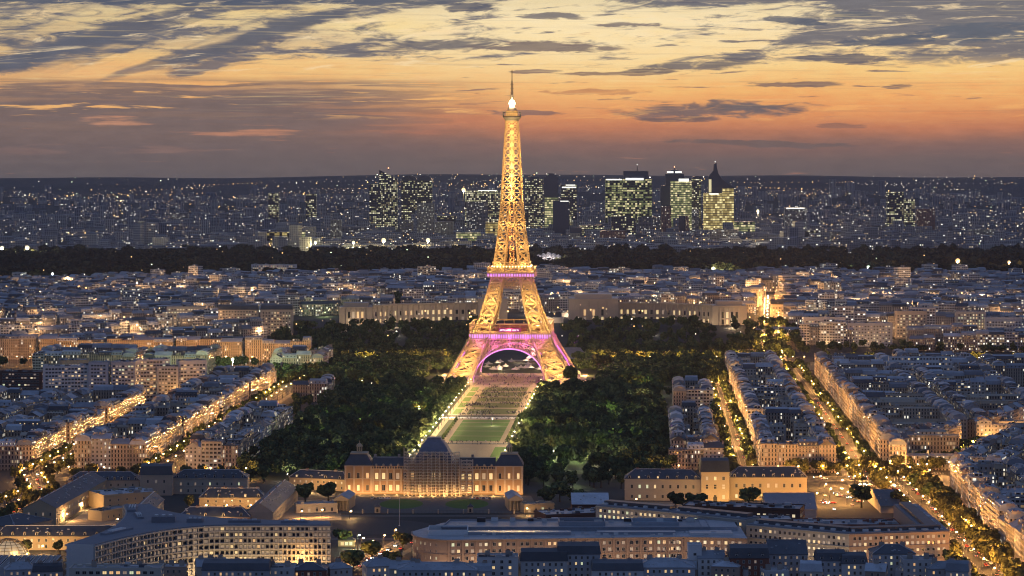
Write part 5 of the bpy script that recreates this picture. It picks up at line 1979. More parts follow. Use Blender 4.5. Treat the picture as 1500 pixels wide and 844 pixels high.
def temple(x, y, label, rz):
    c = px(x, y)
    root = thing('corner_temple', label, 'pavilion', (c[0], c[1], 0), rz)
    mb = MB()
    mb.prism(rect(9, 26), 0, 7.2, 0, 0)
    mb.obj('wall', M['ochre'], root)
    mb = MB()
    for i in range(4):
        mb.lathe([(0.55, 0), (0.45, 6.4), (0.7, 6.8)], (-3.6 + 2.4 * i, -15.2, 0), 8)
    mb.box((0, -14.6, 6.8), (9.6, 3.6, 1.0))
    mb.face([(-4.9, -16.4, 7.8), (4.9, -16.4, 7.8), (0, -16.4, 10.4)])
    mb.obj('portico', M['ochre'], root)
    mb = MB()
    mb.face([(-5.0, -16.5, 7.82), (0, -16.5, 10.6), (0, 13.4, 10.6), (-5.0, 13.4, 7.82)][::-1])
    mb.face([(5.0, -16.5, 7.82), (0, -16.5, 10.6), (0, 13.4, 10.6), (5.0, 13.4, 7.82)])
    mb.face([(5.0, 13.4, 7.82), (-5.0, 13.4, 7.82), (0, 13.4, 10.6)][::-1])
    mb.obj('roof', M['zinc'], root)


temple(506, 744, 'small columned temple pavilion at the left corner of the palace forecourt', -0.10)
temple(752, 744, 'small columned temple pavilion at the right corner of the palace forecourt', 0.10)


def kiosk(x, y, label):
    c = px(x, y)
    root = thing('gate_kiosk', label, 'kiosk', (c[0], c[1], 0.05))
    mb = MB()
    mb.prism(rect(3.6, 3.6), 0, 3.6, 0, 0)
    mb.obj('wall', M['stone'], root)
    mb = MB()
    mb.loft([ring3(rect(4.6, 4.6), 3.6), ring3(rect(3.2, 3.2), 4.6), ring3(rect(0.5, 0.5), 5.6), ring3(rect(0.1, 0.1), 6.6)], 0)
    mb.obj('roof', M['slate'], root)
    mb = MB()
    mb.box((0, -1.86, 0.4), (1.3, 0.1, 2.4))
    mb.obj('door', M['iron'], root)


kiosk(553, 751, 'small dark roofed gate kiosk left of the forecourt gate')
kiosk(689, 751, 'small dark roofed gate kiosk right of the forecourt gate')


# ------------------------------------------------------------------ the museum wings across the river
def museum():
    zb = 24.0
    rr = random.Random(71)

    def wing(name, label, pts, h, npil, lit, depth=16.0):
        c = pts[len(pts) // 2]
        root = thing(name, label, 'museum', (c[0], c[1], zb))
        L = [(p[0] - c[0], p[1] - c[1]) for p in pts]
        back = []
        for i, p in enumerate(L):
            a, b = L[max(0, i - 1)], L[min(len(L) - 1, i + 1)]
            d = math.hypot(b[0] - a[0], b[1] - a[1])
            back.append((p[0] - (b[1] - a[1]) / d * depth, p[1] + (b[0] - a[0]) / d * depth))
        mb = MB()
        mb.prism(L + back[::-1], -14, h, 0, 1, 0.4, 0.5)
        mb.obj('wall', [M['stone'], M['flatroof']], root)
        pil, pl = MB(), []
        tot = [0.0]
        for a, b in zip(L[:-1], L[1:]):
            tot.append(tot[-1] + math.hypot(b[0] - a[0], b[1] - a[1]))
        for i in range(npil + 1):
            u = tot[-1] * i / npil
            x, y = float(np.interp(u, tot, [p[0] for p in L])), float(np.interp(u, tot, [p[1] for p in L]))
            u2 = min(tot[-1], u + tot[-1] * 0.5 / npil)
            x2, y2 = float(np.interp(u2, tot, [p[0] for p in L])), float(np.interp(u2, tot, [p[1] for p in L]))
            pil.box((x, y - 0.75, -2), (1.5, 1.5, h + 1.0), 0)
            if i < npil:
                rz = math.atan2(L[-1][1] - L[0][1], L[-1][0] - L[0][0])
                for z, hh in ((1.0, 4.6), (9.0, 5.6)):
                    pl.append((x2, y2 - 0.15, z, rz * 0.5, 3.4, hh))
        for a, b in zip(L[:-1], L[1:]):
            d = math.hypot(b[0] - a[0], b[1] - a[1])
            pil.box(((a[0] + b[0]) / 2, (a[1] + b[1]) / 2 - 0.7, h - 1.2), (d + 0.8, 2.6, 2.0), 0, math.atan2(b[1] - a[1], b[0] - a[0]))
        pil.obj('colonnade', M['stone'], root)
        add_windows(root, pl, rr, lit, 100, (0, 1, 1))
        return root

    def pavilion(label, x0, x1, y, d, h, ncol):
        xc = (x0 + x1) / 2
        root = thing('museum_pavilion', label, 'museum', (xc, y + d / 2, zb))
        w = x1 - x0
        mb = MB()
        mb.prism(rect(w, d), -14, h, 0, 1, 0.5)
        mb.box((0, 0, h + 0.02), (w * 0.75, d * 0.7, 5.0), 0, top=1)
        mb.box((0, -d / 2 - 0.3, h - 1.4), (w + 0.8, 0.8, 1.2), 0)
        mb.obj('wall', [M['stone'], M['flatroof']], root)
        mb = MB()
        for i in range(ncol + 1):
            mb.box((-w * 0.27 + w * 0.54 * i / ncol, -d / 2 - 1.0, -2), (2.2, 2.0, h - 1), 0)
        mb.obj('colonnade', M['stone'], root)
        pl = []
        for i in range(ncol):
            for z, hh in ((0.5, 6.0), (8.0, 8.0)):
                pl.append((-w * 0.27 + w * 0.54 * (i + 0.5) / ncol, -d / 2 - 0.12, z, 0.0, 3.0, hh))
        add_windows(root, pl, rr, 0.55, 100, (0, 1))
        return root
    wing('museum_wing', 'long curved stone museum wing with lit windows left of the tower', arc_pts((-176, 3262), (-120, 3318), (-44, 3322), 10), 23, 19, 0.62)
    wing('museum_wing', 'long curved stone museum wing with pillars right of the tower', arc_pts((137, 3322), (210, 3318), (252, 3262), 10), 23, 17, 0.55)
    pavilion('columned stone end pavilion of the museum, far left of the tower', -218, -176.5, 3250, 30, 22, 4)
    pavilion('tall columned stone end pavilion of the museum, far right of the tower', 252.5, 296, 3246, 30, 24, 4)
    pavilion('stone museum pavilion seen between the legs of the tower, purple lit', -43.5, -6, 3300, 40, 30, 3)
    pavilion('big blank stone museum pavilion just right of the tower', 73, 136, 3300, 40, 30, 3)
    for x, y, p in ((-150, 3240, 36000), (-110, 3268, 36000), (-70, 3280, 36000), (-200, 3232, 36000), (160, 3275, 32000), (205, 3262, 32000), (240, 3240, 36000), (276, 3226, 48000), (105, 3270, 48000), (90, 3275, 24000), (-25, 3275, 28000)):
        museum_fill_lamps.append((x, y, p * 0.26))


museum_fill_lamps = []  # unseen lamps without fixtures, added to brighten the museum walls
museum()


# --- the show ground behind the tower: stands, stage, tents
def show_ground():
    x0, y0 = px(872, 520)
    root = thing('grandstand', 'sloping grey grandstand just right of the tower', 'grandstand', (70, 2990, 0), 0.25)
    mb = MB()
    for k in range(12):
        mb.box((0, k * 3.4, 0), (40, 3.4, 1.0 + k * 0.9), 0)
    mb.obj('seating', M['roofgrey'], root)
    mb = MB()
    for x in (-24, 24):
        mb = MB()
        mb.box((x * 0.86, 20, 0), (0.8, 42, 6), 0)
        mb.obj('side_wall', M['white'], root)
    root = thing('show_stage', 'bright stage with red and white slanting roofs seen through the great arch', 'stage', (16, 2950, 0))
    mb = MB()
    mb.box((0, 0, 0), (42, 16, 2.0), 0)
    mb.obj('platform', M['iron'], root)
    red, wh = MB(), MB()
    for k in range(4):
        a, b = (-2 + k * 2.5, -6 + k * 5, 2 + k * 1.5), (20 - k * 2, -6 + k * 5, 14 + k * 4.0)
        (red if k % 2 == 0 else wh).bar(a, b, 2.0)
        (wh if k % 2 == 0 else red).bar((20 - k * 2, -6 + k * 5, 14 + k * 4.0), (2 + k * 2, -2 + k * 5, 16 + k * 5.0), 1.6)
    red.obj('canopy', M['stage_red'], root)
    wh.obj('light_bar', M['stage_white'], root)
    lamp('POINT', (-8, -12, 8), 9000.0, (1.0, 0.75, 0.6), root, 2.0, 'stage_light')
    lamp('POINT', (8, -12, 12), 12000.0, (1.0, 0.35, 0.3), root, 2.0, 'stage_light')
    rr = random.Random(4)
    for k in range(26):
        t, s = (rr.uniform(-38, 40), rr.uniform(92, 150)) if k < 18 else (rr.uniform(-40, 40), rr.uniform(150, 230))
        x, y = grid(t, s)
        tent = thing('event_tent', 'white pointed tent in the row below the great arch', 'tent', (x, y, 0.05), rr.uniform(0, 1), 'white tents behind the tower')
        mb = MB()
        for sx in (-3, 3):
            for sy in (-3, 3):
                mb.bar((sx, sy, 0), (sx, sy, 3), 0.15)
        mb.obj('poles', M['iron'], tent)
        mb = MB()
        mb.loft([ring3(rect(7, 7), 2.8), ring3(rect(6.6, 6.6), 3.4), ring3(rect(2, 2), 4.6), ring3(rect(0.2, 0.2), 6.2)], 0)
        mb.obj('canopy', M['concrete'], tent)
        if k % 3 == 0:
            lamp('POINT', (0, -5, 4), 1500.0, (1.0, 0.70, 0.40), tent, 0.5, 'tent_light')
    for i, (x, y, z, w) in enumerate(((808, 497, 4, 30), (842, 484, 9, 34), (795, 508, 2, 22), (780, 474, 14, 22))):
        X, Y = px(x, y, z)
        hall('terrace_wall', ('pale low terrace block beside the fountains, right of the tower', 'pale long terrace block below the museum, right of the tower', 'lowest pale terrace block right of the tower', 'pale terrace block below the big museum pavilion')[i], 'terrace block', (X - w / 2, Y), (X + w / 2, Y), 12, 5 + terrain(X, Y) * 0.0, 'flat', wall='whitestone', rows=(), seed=300 + i)
        lamp('POINT', (X - w / 4, Y - 8, terrain(X, Y) + 5), 9000.0, (1.0, 0.74, 0.5), None, 0.6, 'terrace_light')


M['stage_red'] = glow('stage_red_light', (1.0, 0.12, 0.10), 1.3)
M['stage_white'] = glow('stage_white_light', (1.0, 0.85, 0.75), 1.0)
show_ground()


# ------------------------------------------------------------------ foreground roofs, slabs, the wire dome
def fore(name, label, x, ytop, w, h, depth, roof='flat', wall='plaster', rise=2.5, rz=0.0, seed=0, roofmat='slate', rows=None, pitch=3.0, ww=1.2, lit=0.2, chims=2, dormers=0, cat='house'):
    """House whose front eaves the photograph shows at (x, ytop)."""
    X, Y = px(x, ytop, h)
    ux, uy = math.cos(rz), math.sin(rz)
    rows = rows if rows is not None else tuple((h - 2.6 - 3.0 * k, 1.7) for k in range(4))
    return hall(name, label, cat, (X - ux * w / 2, Y - uy * w / 2), (X + ux * w / 2, Y + uy * w / 2), depth, h, roof, rise, wall, roofmat, rows, pitch, ww, lit, dormers, chims, seed, sides=(0, 1, 3), cornice=False)


M['dome_skin'] = glow('emitting_dome_skin', (1.0, 0.66, 0.28), 0.42)  # skin emits by itself in place of lamps inside the dome
M['plasterwall'] = plain('blue_grey_plaster', (0.50, 0.50, 0.52), var=0.15)
M['paleplaster'] = plain('pale_plaster', (0.62, 0.60, 0.58), var=0.12)
fore('grey_apartment_house', 'grey square apartment house with balconies before the pinkish office', 729, 818, 21, 27, 14, 'flat', 'paleplaster', seed=401, lit=0.4, pitch=4.2, ww=1.6)
fore('black_roofed_house', 'black roofed house with white attic strip before the pinkish office', 797, 822, 24, 25, 16, 'mansard', 'paleplaster', 4.5, seed=402, lit=0.35)
fore('attic_house', 'dark house with tall chimneys and white attic front, right of the grey apartment house', 848, 812, 22, 28, 18, 'mansard', 'plasterwall', 4.0, seed=403, lit=0.2, chims=4)
fore('low_house', 'low blue grey roofed house at the bottom edge in the middle', 640, 836, 40, 24, 16, 'hip', 'plasterwall', 3.0, seed=404, roofmat='zinc')
fore('low_house', 'small pale house with dark roof at the bottom edge, right of the tall chimneys', 905, 836, 26, 22, 16, 'mansard', 'paleplaster', 3.5, seed=405)
fore('white_tower_house', 'white narrow house with a tall windowless tower before the offices', 1018, 800, 7, 31, 9, 'flat', 'white', seed=406, rows=((26, 1.5), (22, 1.5), (18, 1.5)), pitch=3.0, ww=1.6, lit=0.0, chims=0)
fore('white_low_house', 'white stepped house joined to the tall white tower house', 1042, 818, 14, 25, 14, 'gable', 'white', 3.0, seed=407, roofmat='zinc', lit=0.05)
fore('zinc_house', 'wide low zinc roofed house at the bottom edge, left of the white tower house', 975, 832, 30, 23, 20, 'hip', 'plasterwall', 3.5, seed=408, roofmat='zinc')
fore('turret_house', 'old brick corner house with turret and red lit front at the bottom edge', 1098, 818, 20, 26, 18, 'mansard', 'brick', 5.0, seed=409, lit=0.15, chims=3, dormers=3)
fore('dark_gable_house', 'dark wide gabled house right of the brick corner house', 1155, 812, 20, 25, 24, 'gable', 'plasterwall', 6.0, seed=410, lit=0.0, chims=2)
fore('blue_house', 'narrow blue grey house with lit dormers, left of two alike at the bottom edge', 1218, 822, 15, 25, 13, 'mansard', 'plasterwall', 4.0, seed=411, dormers=3, lit=0.2)
fore('blue_house', 'narrow blue grey house with lit dormers, right of two alike at the bottom edge', 1252, 826, 13, 24, 13, 'mansard', 'paleplaster', 4.0, seed=412, dormers=3, lit=0.3)
fore('dark_slate_house', 'tall black house with one lit window at the bottom edge', 1310, 812, 22, 26, 16, 'hip', 'plasterwall', 4.0, seed=413, lit=0.12)
fore('balcony_house', 'pale house with balconies below the right end of the angled office', 1348, 822, 17, 25, 14, 'flat', 'paleplaster', seed=414, lit=0.2)
fore('low_zinc_house', 'low zinc house at the bottom edge beside the lower avenue', 1385, 834, 18, 22, 14, 'hip', 'plasterwall', 3.0, seed=415, roofmat='zinc')
fore('long_flat_house', 'long low flat roofed block before the white office end', 168, 834, 46, 24, 14, 'flat', 'whitestone', seed=416, lit=0.3, pitch=3.4, ww=2.2)
fore('roof_cluster', 'dark roofed house before the curved office, left of the brick one', 345, 836, 34, 23, 18, 'mansard', 'plasterwall', 3.5, seed=417, lit=0.1, chims=3)
fore('roof_cluster', 'pale house with boxy attic before the curved office', 408, 834, 16, 23, 16, 'flat', 'paleplaster', seed=418, lit=0.1)
fore('brick_corner_house', 'reddish brick house at the right foot of the curved office', 452, 836, 18, 22, 16, 'hip', 'brick', 3.0, seed=419, lit=0.15)

rr = random.Random(55)
KINDS = (('hip', 'low hip roofed house'), ('gable', 'gabled house'), ('flat', 'flat roofed house'), ('mansard', 'mansard roofed house'))
WALLS = (('paleplaster', 'pale'), ('plasterwall', 'grey'), ('pinkstone', 'pinkish'), ('whitestone', 'cream'))
for i, x in enumerate((560, 592, 676, 700, 768, 872, 938, 1000, 1062, 1078, 1138, 1188, 1234, 1282, 1330, 1402, 500, 310, 250, 70, 30)):
    k, kn = KINDS[i % 4]
    w_, wn = WALLS[(i * 7 + i // 4) % 4]
    fore('small_house', '%s %s at the bottom edge, %s small house from the left' % (wn, kn, ORD[sorted((560, 592, 676, 700, 768, 872, 938, 1000, 1062, 1078, 1138, 1188, 1234, 1282, 1330, 1402, 500, 310, 250, 70, 30)).index(x)]), x, rr.uniform(829, 841), rr.uniform(10, 17), rr.uniform(19, 23), rr.uniform(9, 13), k, w_, rr.uniform(2.2, 4), rr.uniform(-0.5, 0.5), 600 + i, rr.choice(('slate', 'zinc', 'zinc')), lit=0.3, chims=rr.randint(1, 3))

# wire dome with a self-emitting inner skin, and the glass-roofed hall before it
X, Y = px(12, 814, 2)
root = thing('wire_dome', 'golden glowing wire grid dome at the left edge', 'dome', (X, Y, 0))
mb = MB()
R = 12.5
for i in range(16):
    a = PI * 2 * i / 16
    pr = None
    for k in range(9):
        e = PI / 2 * k / 8.5
        p = (R * math.cos(e) * math.cos(a), R * math.cos(e) * math.sin(a), R * 0.95 * math.sin(e))
        if pr:
            mb.bar(pr, p, 0.3)
        pr = p
for k in range(9):
    e = PI / 2 * k / 9
    ring = [(R * math.cos(e) * math.cos(2 * PI * i / 24), R * math.cos(e) * math.sin(2 * PI * i / 24), R * 0.95 * math.sin(e)) for i in range(25)]
    for a, b in zip(ring[:-1], ring[1:]):
        mb.bar(a, b, 0.28)
mb.obj('wire_frame', M['gold_iron'], root)
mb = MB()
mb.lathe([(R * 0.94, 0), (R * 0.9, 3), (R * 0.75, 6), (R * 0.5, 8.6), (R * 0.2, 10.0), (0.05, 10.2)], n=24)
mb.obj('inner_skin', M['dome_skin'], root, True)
for a in range(6):
    lamp('POINT', (13.5 * math.cos(a * PI / 3), 13.5 * math.sin(a * PI / 3), 4.0), 2600.0, (1.0, 0.66, 0.25), root, 0.4, 'dome_light')
X, Y = px(20, 828, 6)
root = thing('skylight_hall', 'flat hall with ribbed slanting glass roofs at the lower left corner', 'hall', (X, Y + 12, 0))
mb = MB()
mb.prism(rect(46, 26), -1, 5.5, 0, 0)
mb.obj('wall', M['plasterwall'], root)
for i in range(6):
    mb = MB()
    mb.face([(-3.0, -12, 0), (3.0, -12, 0), (4.5, 10, 2.6), (-1.5, 10, 2.6)])
    mb.face([(-3.0, -12, 0), (-1.5, 10, 2.6), (-1.5, 10, 0)])
    mb.face([(3.0, -12, 0), (4.5, 10, 0), (4.5, 10, 2.6)])
    mb.face([(-1.5, 10, 0), (-1.5, 10, 2.6), (4.5, 10, 2.6), (4.5, 10, 0)])
    for x in (-3.0, 0.0, 3.0):
        mb.bar((x, -12, 0.12), (x + 1.5, 10, 2.72), 0.35, 1)
    o = mb.obj('roof_light', [M['glass'], M['white']], root)
    o.location = (-19 + 7.4 * i, 0, 5.52)

# office slabs on the left, behind the blocks
SLABS = ((0, 62, 545, 592, 'dark ribbed office slab at the far left edge', 0.1, 'far_modern'), (62, 128, 538, 596, 'blue grey flat office slab, second of the row on the left', 0.08, 'modern'), (128, 158, 532, 596, 'narrow pale stair tower in the row of office slabs', 0.05, 'plaster'),
         (86, 126, 530, 590, 'yellow lit office slab behind the blue grey one', 0.7, 'lit'), (160, 196, 532, 598, 'pale slab with a lit side in the row of offices', 0.3, 'modern'), (196, 244, 530, 592, 'wide banded office slab left of the pitch', 0.22, 'modern'), (226, 258, 540, 592, 'plain blank grey slab end left of the pitch', 0.03, 'plaster'), (258, 298, 532, 592, 'tall pale balconied slab nearest the pitch', 0.25, 'modern'))
for i, (x0, x1, yt, yb, label, lit, kind) in enumerate(SLABS):
    a, b = px(x0, yb), px(x1, yb)
    h = EYE - (yt - 236.0) * a[1] / FOC
    b = (b[0], a[1] + (8 if i % 2 else -4))
    n = max(4, int(h / 3.3))
    hall('office_slab', label, 'office building', (a[0], a[1] + i * 3), (b[0], b[1] + i * 3), 16, h, 'flat', wall={'far_modern': 'darkbrick', 'modern': 'paleplaster', 'plaster': 'plasterwall', 'lit': 'ochre'}[kind], rows=tuple((1.0 + 3.3 * k, 1.7) for k in range(n))[::-1], pitch=3.0, ww=2.3, lit=lit, seed=430 + i, sides=(0, 1), cornice=False)
a, b = px(28, 600), px(172, 602)
hall('lit_deck', 'long low lit podium in front of the office slabs', 'office building', a, (b[0], a[1]), 22, 11, 'flat', wall='whitestone', rows=((6.2, 3.2), (1.0, 2.6)), pitch=3.4, ww=3.0, lit=0.85, seed=450, cornice=False, looks=(2, 3, 3))
# big buildings along the far quay, their windows lit
for i, (x0, x1, yt, yb, label, lit, wall) in enumerate(((1312, 1358, 458, 499, 'tall stone quay house with lit rows of windows on the right', 0.4, 'stone'), (1360, 1398, 463, 498, 'modern quay block with many lit windows, left half', 0.6, 'whitestone'), (1398.5, 1443, 457, 498, 'modern quay block with many lit windows, right half', 0.62, 'concrete'),
                                                         (1180, 1240, 470, 503, 'pale stepped quay block left of the tall stone house', 0.3, 'paleplaster'), (1242, 1308, 476, 503, 'dark quay house with lit shop floor', 0.3, 'plasterwall'), (1130, 1300, 446, 470, 'long ornate terrace with a dormered slate roof behind the quay', 0.2, 'stone'), (1445, 1500, 470, 500, 'grey quay house at the right edge', 0.2, 'plasterwall'),
                                                         (244, 302, 450, 476, 'long pale office with continuous lit strips on the left hill', 0.8, 'whitestone'), (320, 378, 455, 484, 'grey stone mansion block on the left hill, left of two', 0.25, 'stone'), (381, 428, 456, 484, 'grey stone mansion block on the left hill, right of two', 0.3, 'stone'), (368, 434, 388, 400, 'white block on the crest of the left hill', 0.4, 'white'), (1042, 1100, 407, 428, 'pale blank slab on the right hill', 0.15, 'white'))):
    Y = FOC * (EYE - 10) / (yb - 1 - 236.0) if yb > 490 else FOC * (EYE - 44) / (yt - 236.0)
    X0, X1 = (x0 - 750) * Y / FOC, (x1 - 750) * Y / FOC
    zb = terrain((X0 + X1) / 2, Y)
    h = EYE - (yt - 236.0) * Y / FOC - zb
    Y += (0, 9, -6, 14, 4, 0, 11, 0, 0, 5, 0, 0)[i]
    n = max(3, int(h / 3.6))
    hall('quay_block' if yb > 490 else 'hill_block', label, 'building', (X0, Y), (X1, Y), 15, h, 'mansard' if 'slate' in label or 'mansion' in label else 'flat', wall=wall, rows=tuple((0.8 + 3.6 * k, 1.9) for k in range(n))[::-1], pitch=3.6, ww=1.9, lit=lit, seed=470 + i, sides=(0,), cornice=False, dormers=9 if 'dormered' in label else 0)
    lamp('POINT', ((X0 + X1) / 2, Y - 14, zb + 5), 4200.0, (1.0, 0.58, 0.24), None, 0.6, 'quay_light')
# white stepped apartments on the right
for k in range(4):
    a, b = px(1292 + 4 * k, 574 - 3 * k), px(1402 - 3 * k, 574 - 3 * k)
    hall('stepped_apartments', 'white stepped apartment block, %s terrace of four among the right roofs' % ('lowest', 'second', 'third', 'topmost')[k], 'apartment building', (a[0], a[1] + k * 2), (b[0], a[1] + k * 2), 7.5, 19 + 3.2 * k, 'flat', wall='white', rows=tuple((19 + 3.2 * k - 2.6 - 3.1 * j, 1.8) for j in range(3)), pitch=3.2, ww=2.0, lit=0.14, seed=490 + k, sides=(0,), cornice=False, group=None)
# floodlit pitch behind
c = px(327, 552)
sheet('pitch', [(c[0] - 34, c[1] - 40), (c[0] + 34, c[1] - 40), (c[0] + 34, c[1] + 50), (c[0] - 34, c[1] + 50)], 0.09, M['wornlawn'])


def mast(x, y, z, label, col, strength, r, power, light):
    X, Y = px(x, y, z)
    zb = terrain(X, Y)
    X, Y = px(x, y, z + zb)
    root = thing('floodlight_mast', label, 'floodlight', (X, Y, zb))
    mb = MB()
    mb.lathe([(0.6, 0), (0.3, z)], n=8)
    mb.obj('pole', M['iron'], root)
    mb = MB()
    mb.lathe([(0.05, -r), (r * 0.7, -r * 0.7), (r, 0), (r * 0.7, r * 0.7), (0.05, r)], (0, 0, z), 12)
    mb.obj('lamp_head', glow('flood_head', col, strength), root, True)
    if power:
        lamp('POINT', (0, -3, z - r - 1), power, light, root, 1.0, 'flood_light')


mast(341, 526, 24, 'white green floodlight mast over the sports pitch on the left', (0.85, 1.0, 0.6), 2.5, 1.5, 230000, (0.80, 1.0, 0.50))
mast(318, 540, 18, 'lower floodlight mast at the left end of the sports pitch', (0.85, 1.0, 0.6), 2.5, 0.9, 160000, (0.80, 1.0, 0.50))
for x, y, col, r, label in ((1045, 394, (1.0, 0.95, 0.5), 4.0, 'yellow floodlight mast before the dark wood, just right of the museum'), (1272, 392, (0.75, 1.0, 0.7), 3.6, 'green white floodlight mast before the dark wood on the right'), (1202, 392, (0.8, 1.0, 0.85), 2.2, 'small green white floodlight mast before the dark wood'),
                            (1403, 382, (1.0, 0.55, 0.18), 4.6, 'large orange floodlight mast at the right end of the dark wood'), (1478, 384, (1.0, 0.58, 0.22), 3.0, 'smaller orange floodlight mast at the right edge'),
                            (40, 363, (1.0, 0.85, 0.5), 5.0, 'bright yellow floodlight mast at the far left behind the dark wood'), (3, 363, (1.0, 0.85, 0.5), 4.0, 'yellow floodlight mast at the left edge behind the dark wood'),
                            (462, 355, (1.0, 0.9, 0.45), 3.6, 'small yellow floodlight mast left of the office towers'), (518, 355, (1.0, 0.9, 0.45), 3.6, 'yellow floodlight mast below the first dark office tower'), (562, 352, (1.0, 0.80, 0.36), 5.6, 'large yellow floodlight mast below the slanting office tower'),
                            (627, 352, (1.0, 0.82, 0.40), 5.4, 'large yellow floodlight mast at the foot of the pale beige tower'), (1110, 309, (1.0, 0.8, 0.45), 4.0, 'yellow floodlight mast right of the yellow spired tower'), (679, 278, (1.0, 0.7, 0.25), 4.5, 'amber light mast beside the wide dark slab tower'), (77, 401, (0.9, 1.0, 0.8), 1.8, 'white light mast on the hill at the left')):
    mast(x, y, 26, label, col, 1.7, r * 1.05, 260000 if r > 3 else 60000, col)

# fence, flagpole and clutter of the palace forecourt
a, b = px(494, 753), px(790, 753)
root = thing('iron_fence', 'long dark iron railing closing the palace forecourt', 'fence', ((a[0] + b[0]) / 2, a[1], 0.1))
mb = MB()
w = b[0] - a[0]
for i in range(int(w / 0.9)):
    mb.bar((-w / 2 + 0.9 * i, 0, 0), (-w / 2 + 0.9 * i, 0, 2.2), 0.07)
for z in (0.3, 2.0):
    mb.bar((-w / 2, 0, z), (w / 2, 0, z), 0.09)
mb.obj('railing', M['iron'], root)
mb = MB()
for i in range(9):
    mb.box((-w / 2 + w * i / 8, 0.5, 0), (0.8, 0.8, 2.8))
mb.obj('post_row', M['stone'], root)
root = thing('flagpole', 'tall thin flagpole standing on the oval ground', 'flagpole', px(585, 771) + (0.1,))
mb = MB()
mb.lathe([(0.5, 0), (0.5, 0.6), (0.16, 0.7), (0.10, 17.0), (0.25, 17.2), (0.02, 17.6)], n=8)
mb.obj('pole', M['white'], root)
root = thing('street_kiosk', 'small yellow lit kiosk in the middle street', 'kiosk', px(508, 800) + (0.1,))
mb = MB()
mb.prism(rect(10, 5), 0, 3.6, 0, 0)
mb.obj('wall', M['ochre'], root)
add_windows(root, wplaces((-5, -2.5), (5, -2.5), ((0.6, 2.2),), 2.6, 2.0), random.Random(1), 0.9)
mb = MB()
roof_shape(mb, 10, 5, 3.6, 'hip', 1.8, 0.2)
mb.obj('roof', [M['slate']] * 3, root)


# ------------------------------------------------------------------ trees
def crown_arrays(seed, nlobe, nleaf, leaf=0.16, flat=1.0):
    """Leaf quads in a unit crown (radius about 1, bottom at z=-1): array (n, 4, 3)."""
    r = np.random.default_rng(seed)
    q = []
    for k in range(nlobe):
        c = r.normal(0, 1, 3)
        c /= np.linalg.norm(c)
        c *= r.uniform(0.15, 0.62)
        c[2] *= 0.9 * flat
        rad = r.uniform(0.32, 0.52)
        d = r.normal(0, 1, (nleaf, 3))
        d /= np.linalg.norm(d, axis=1)[:, None]
        p = c + d * rad * r.uniform(0.72, 1.08, (nleaf, 1))
        n = d + r.normal(0, 0.55, (nleaf, 3))
        n /= np.linalg.norm(n, axis=1)[:, None]
        a = np.cross(n, r.normal(0, 1, (nleaf, 3)))
        a /= np.linalg.norm(a, axis=1)[:, None]
        b = np.cross(n, a)
        s = leaf * r.uniform(0.6, 1.4, (nleaf, 1))
        q.append(np.stack([p - a * s - b * s * .7, p + a * s - b * s * .7, p + a * s * .6 + b * s * .8, p - a * s * .6 + b * s * .8], 1))
    return np.concatenate(q)


def quads_mesh(name, q, mats, midx=None, rnd=None):
    me = bpy.data.meshes.new(name)
    n = len(q)
    me.vertices.add(n * 4)
    me.vertices.foreach_set('co', q.astype(np.float32).ravel())
    me.loops.add(n * 4)
    me.loops.foreach_set('vertex_index', np.arange(n * 4, dtype=np.int32))
    me.polygons.add(n)
    me.polygons.foreach_set('loop_start', np.arange(0, n * 4, 4, dtype=np.int32))
    for m in mats:
        me.materials.append(m)
    if midx is not None:
        me.polygons.foreach_set('material_index', midx.astype(np.int32))
    if rnd is not None:
        me.attributes.new('rnd', 'FLOAT', 'FACE').data.foreach_set('value', rnd.astype(np.float32))
    me.update(calc_edges=True)
    return me


CROWNS = [crown_arrays(100 + k, 9, 62, 0.17) for k in range(6)]
CROWN_ME = {}
TRUNK_ME = []
for k in range(3):
    r = random.Random(k)
    mb = MB()
    mb.lathe([(0.055, 0), (0.04, 0.08), (0.034, 0.5), (0.02, 0.75)], n=6)
    for i in range(5):
        a = i * 2 * PI / 5 + r.random()
        mb.bar((0, 0, 0.34 + 0.06 * i), (0.17 * math.cos(a), 0.17 * math.sin(a), 0.58 + 0.06 * i), 0.022)
    TRUNK_ME.append(mb.mesh('trunk', [M['bark']]))
TREES = []          # individuals: (x, y, height, radius, look, label, group)
WOOD = []           # the rest: (x, y, height, radius)


def tree_thing(x, y, h, r, look, label, group):
    rr = random.Random(int(x * 7 + y * 3))
    z = terrain(x, y)
    root = thing('park_tree' if look == 'leaf' else 'avenue_tree', label, 'tree', (x, y, z), rr.uniform(0, 6.28), group)
    t = link('trunk', TRUNK_ME[rr.randint(0, 2)], root)
    t.scale = (h * 0.9, h * 0.9, h)
    k = rr.randint(0, 5)
    if (k, look) not in CROWN_ME:
        CROWN_ME[(k, look)] = quads_mesh('crown', CROWNS[k], [M[look]])
    c = link('crown', CROWN_ME[(k, look)], root, (0, 0, h * 0.60))
    c.scale = (r, r * rr.uniform(0.85, 1.1), h * 0.42)


def tree_row(p, q, gap, h, r, look, label, group, jit=1.6, skip=0.2, limit=None):
    rr = random.Random(int(p[0] * 3 + q[1]))
    L = math.hypot(q[0] - p[0], q[1] - p[1])
    n = int(L / gap)
    for i in range(n + 1):
        f = i / max(1, n)
        if rr.random() < skip:
            continue
        x, y = p[0] + (q[0] - p[0]) * f + rr.uniform(-jit, jit), p[1] + (q[1] - p[1]) * f + rr.uniform(-jit, jit)
        if inframe(x, y, 4):
            TREES.append((x, y, h * rr.uniform(0.8, 1.18), r * rr.uniform(0.8, 1.2), look, label, group))


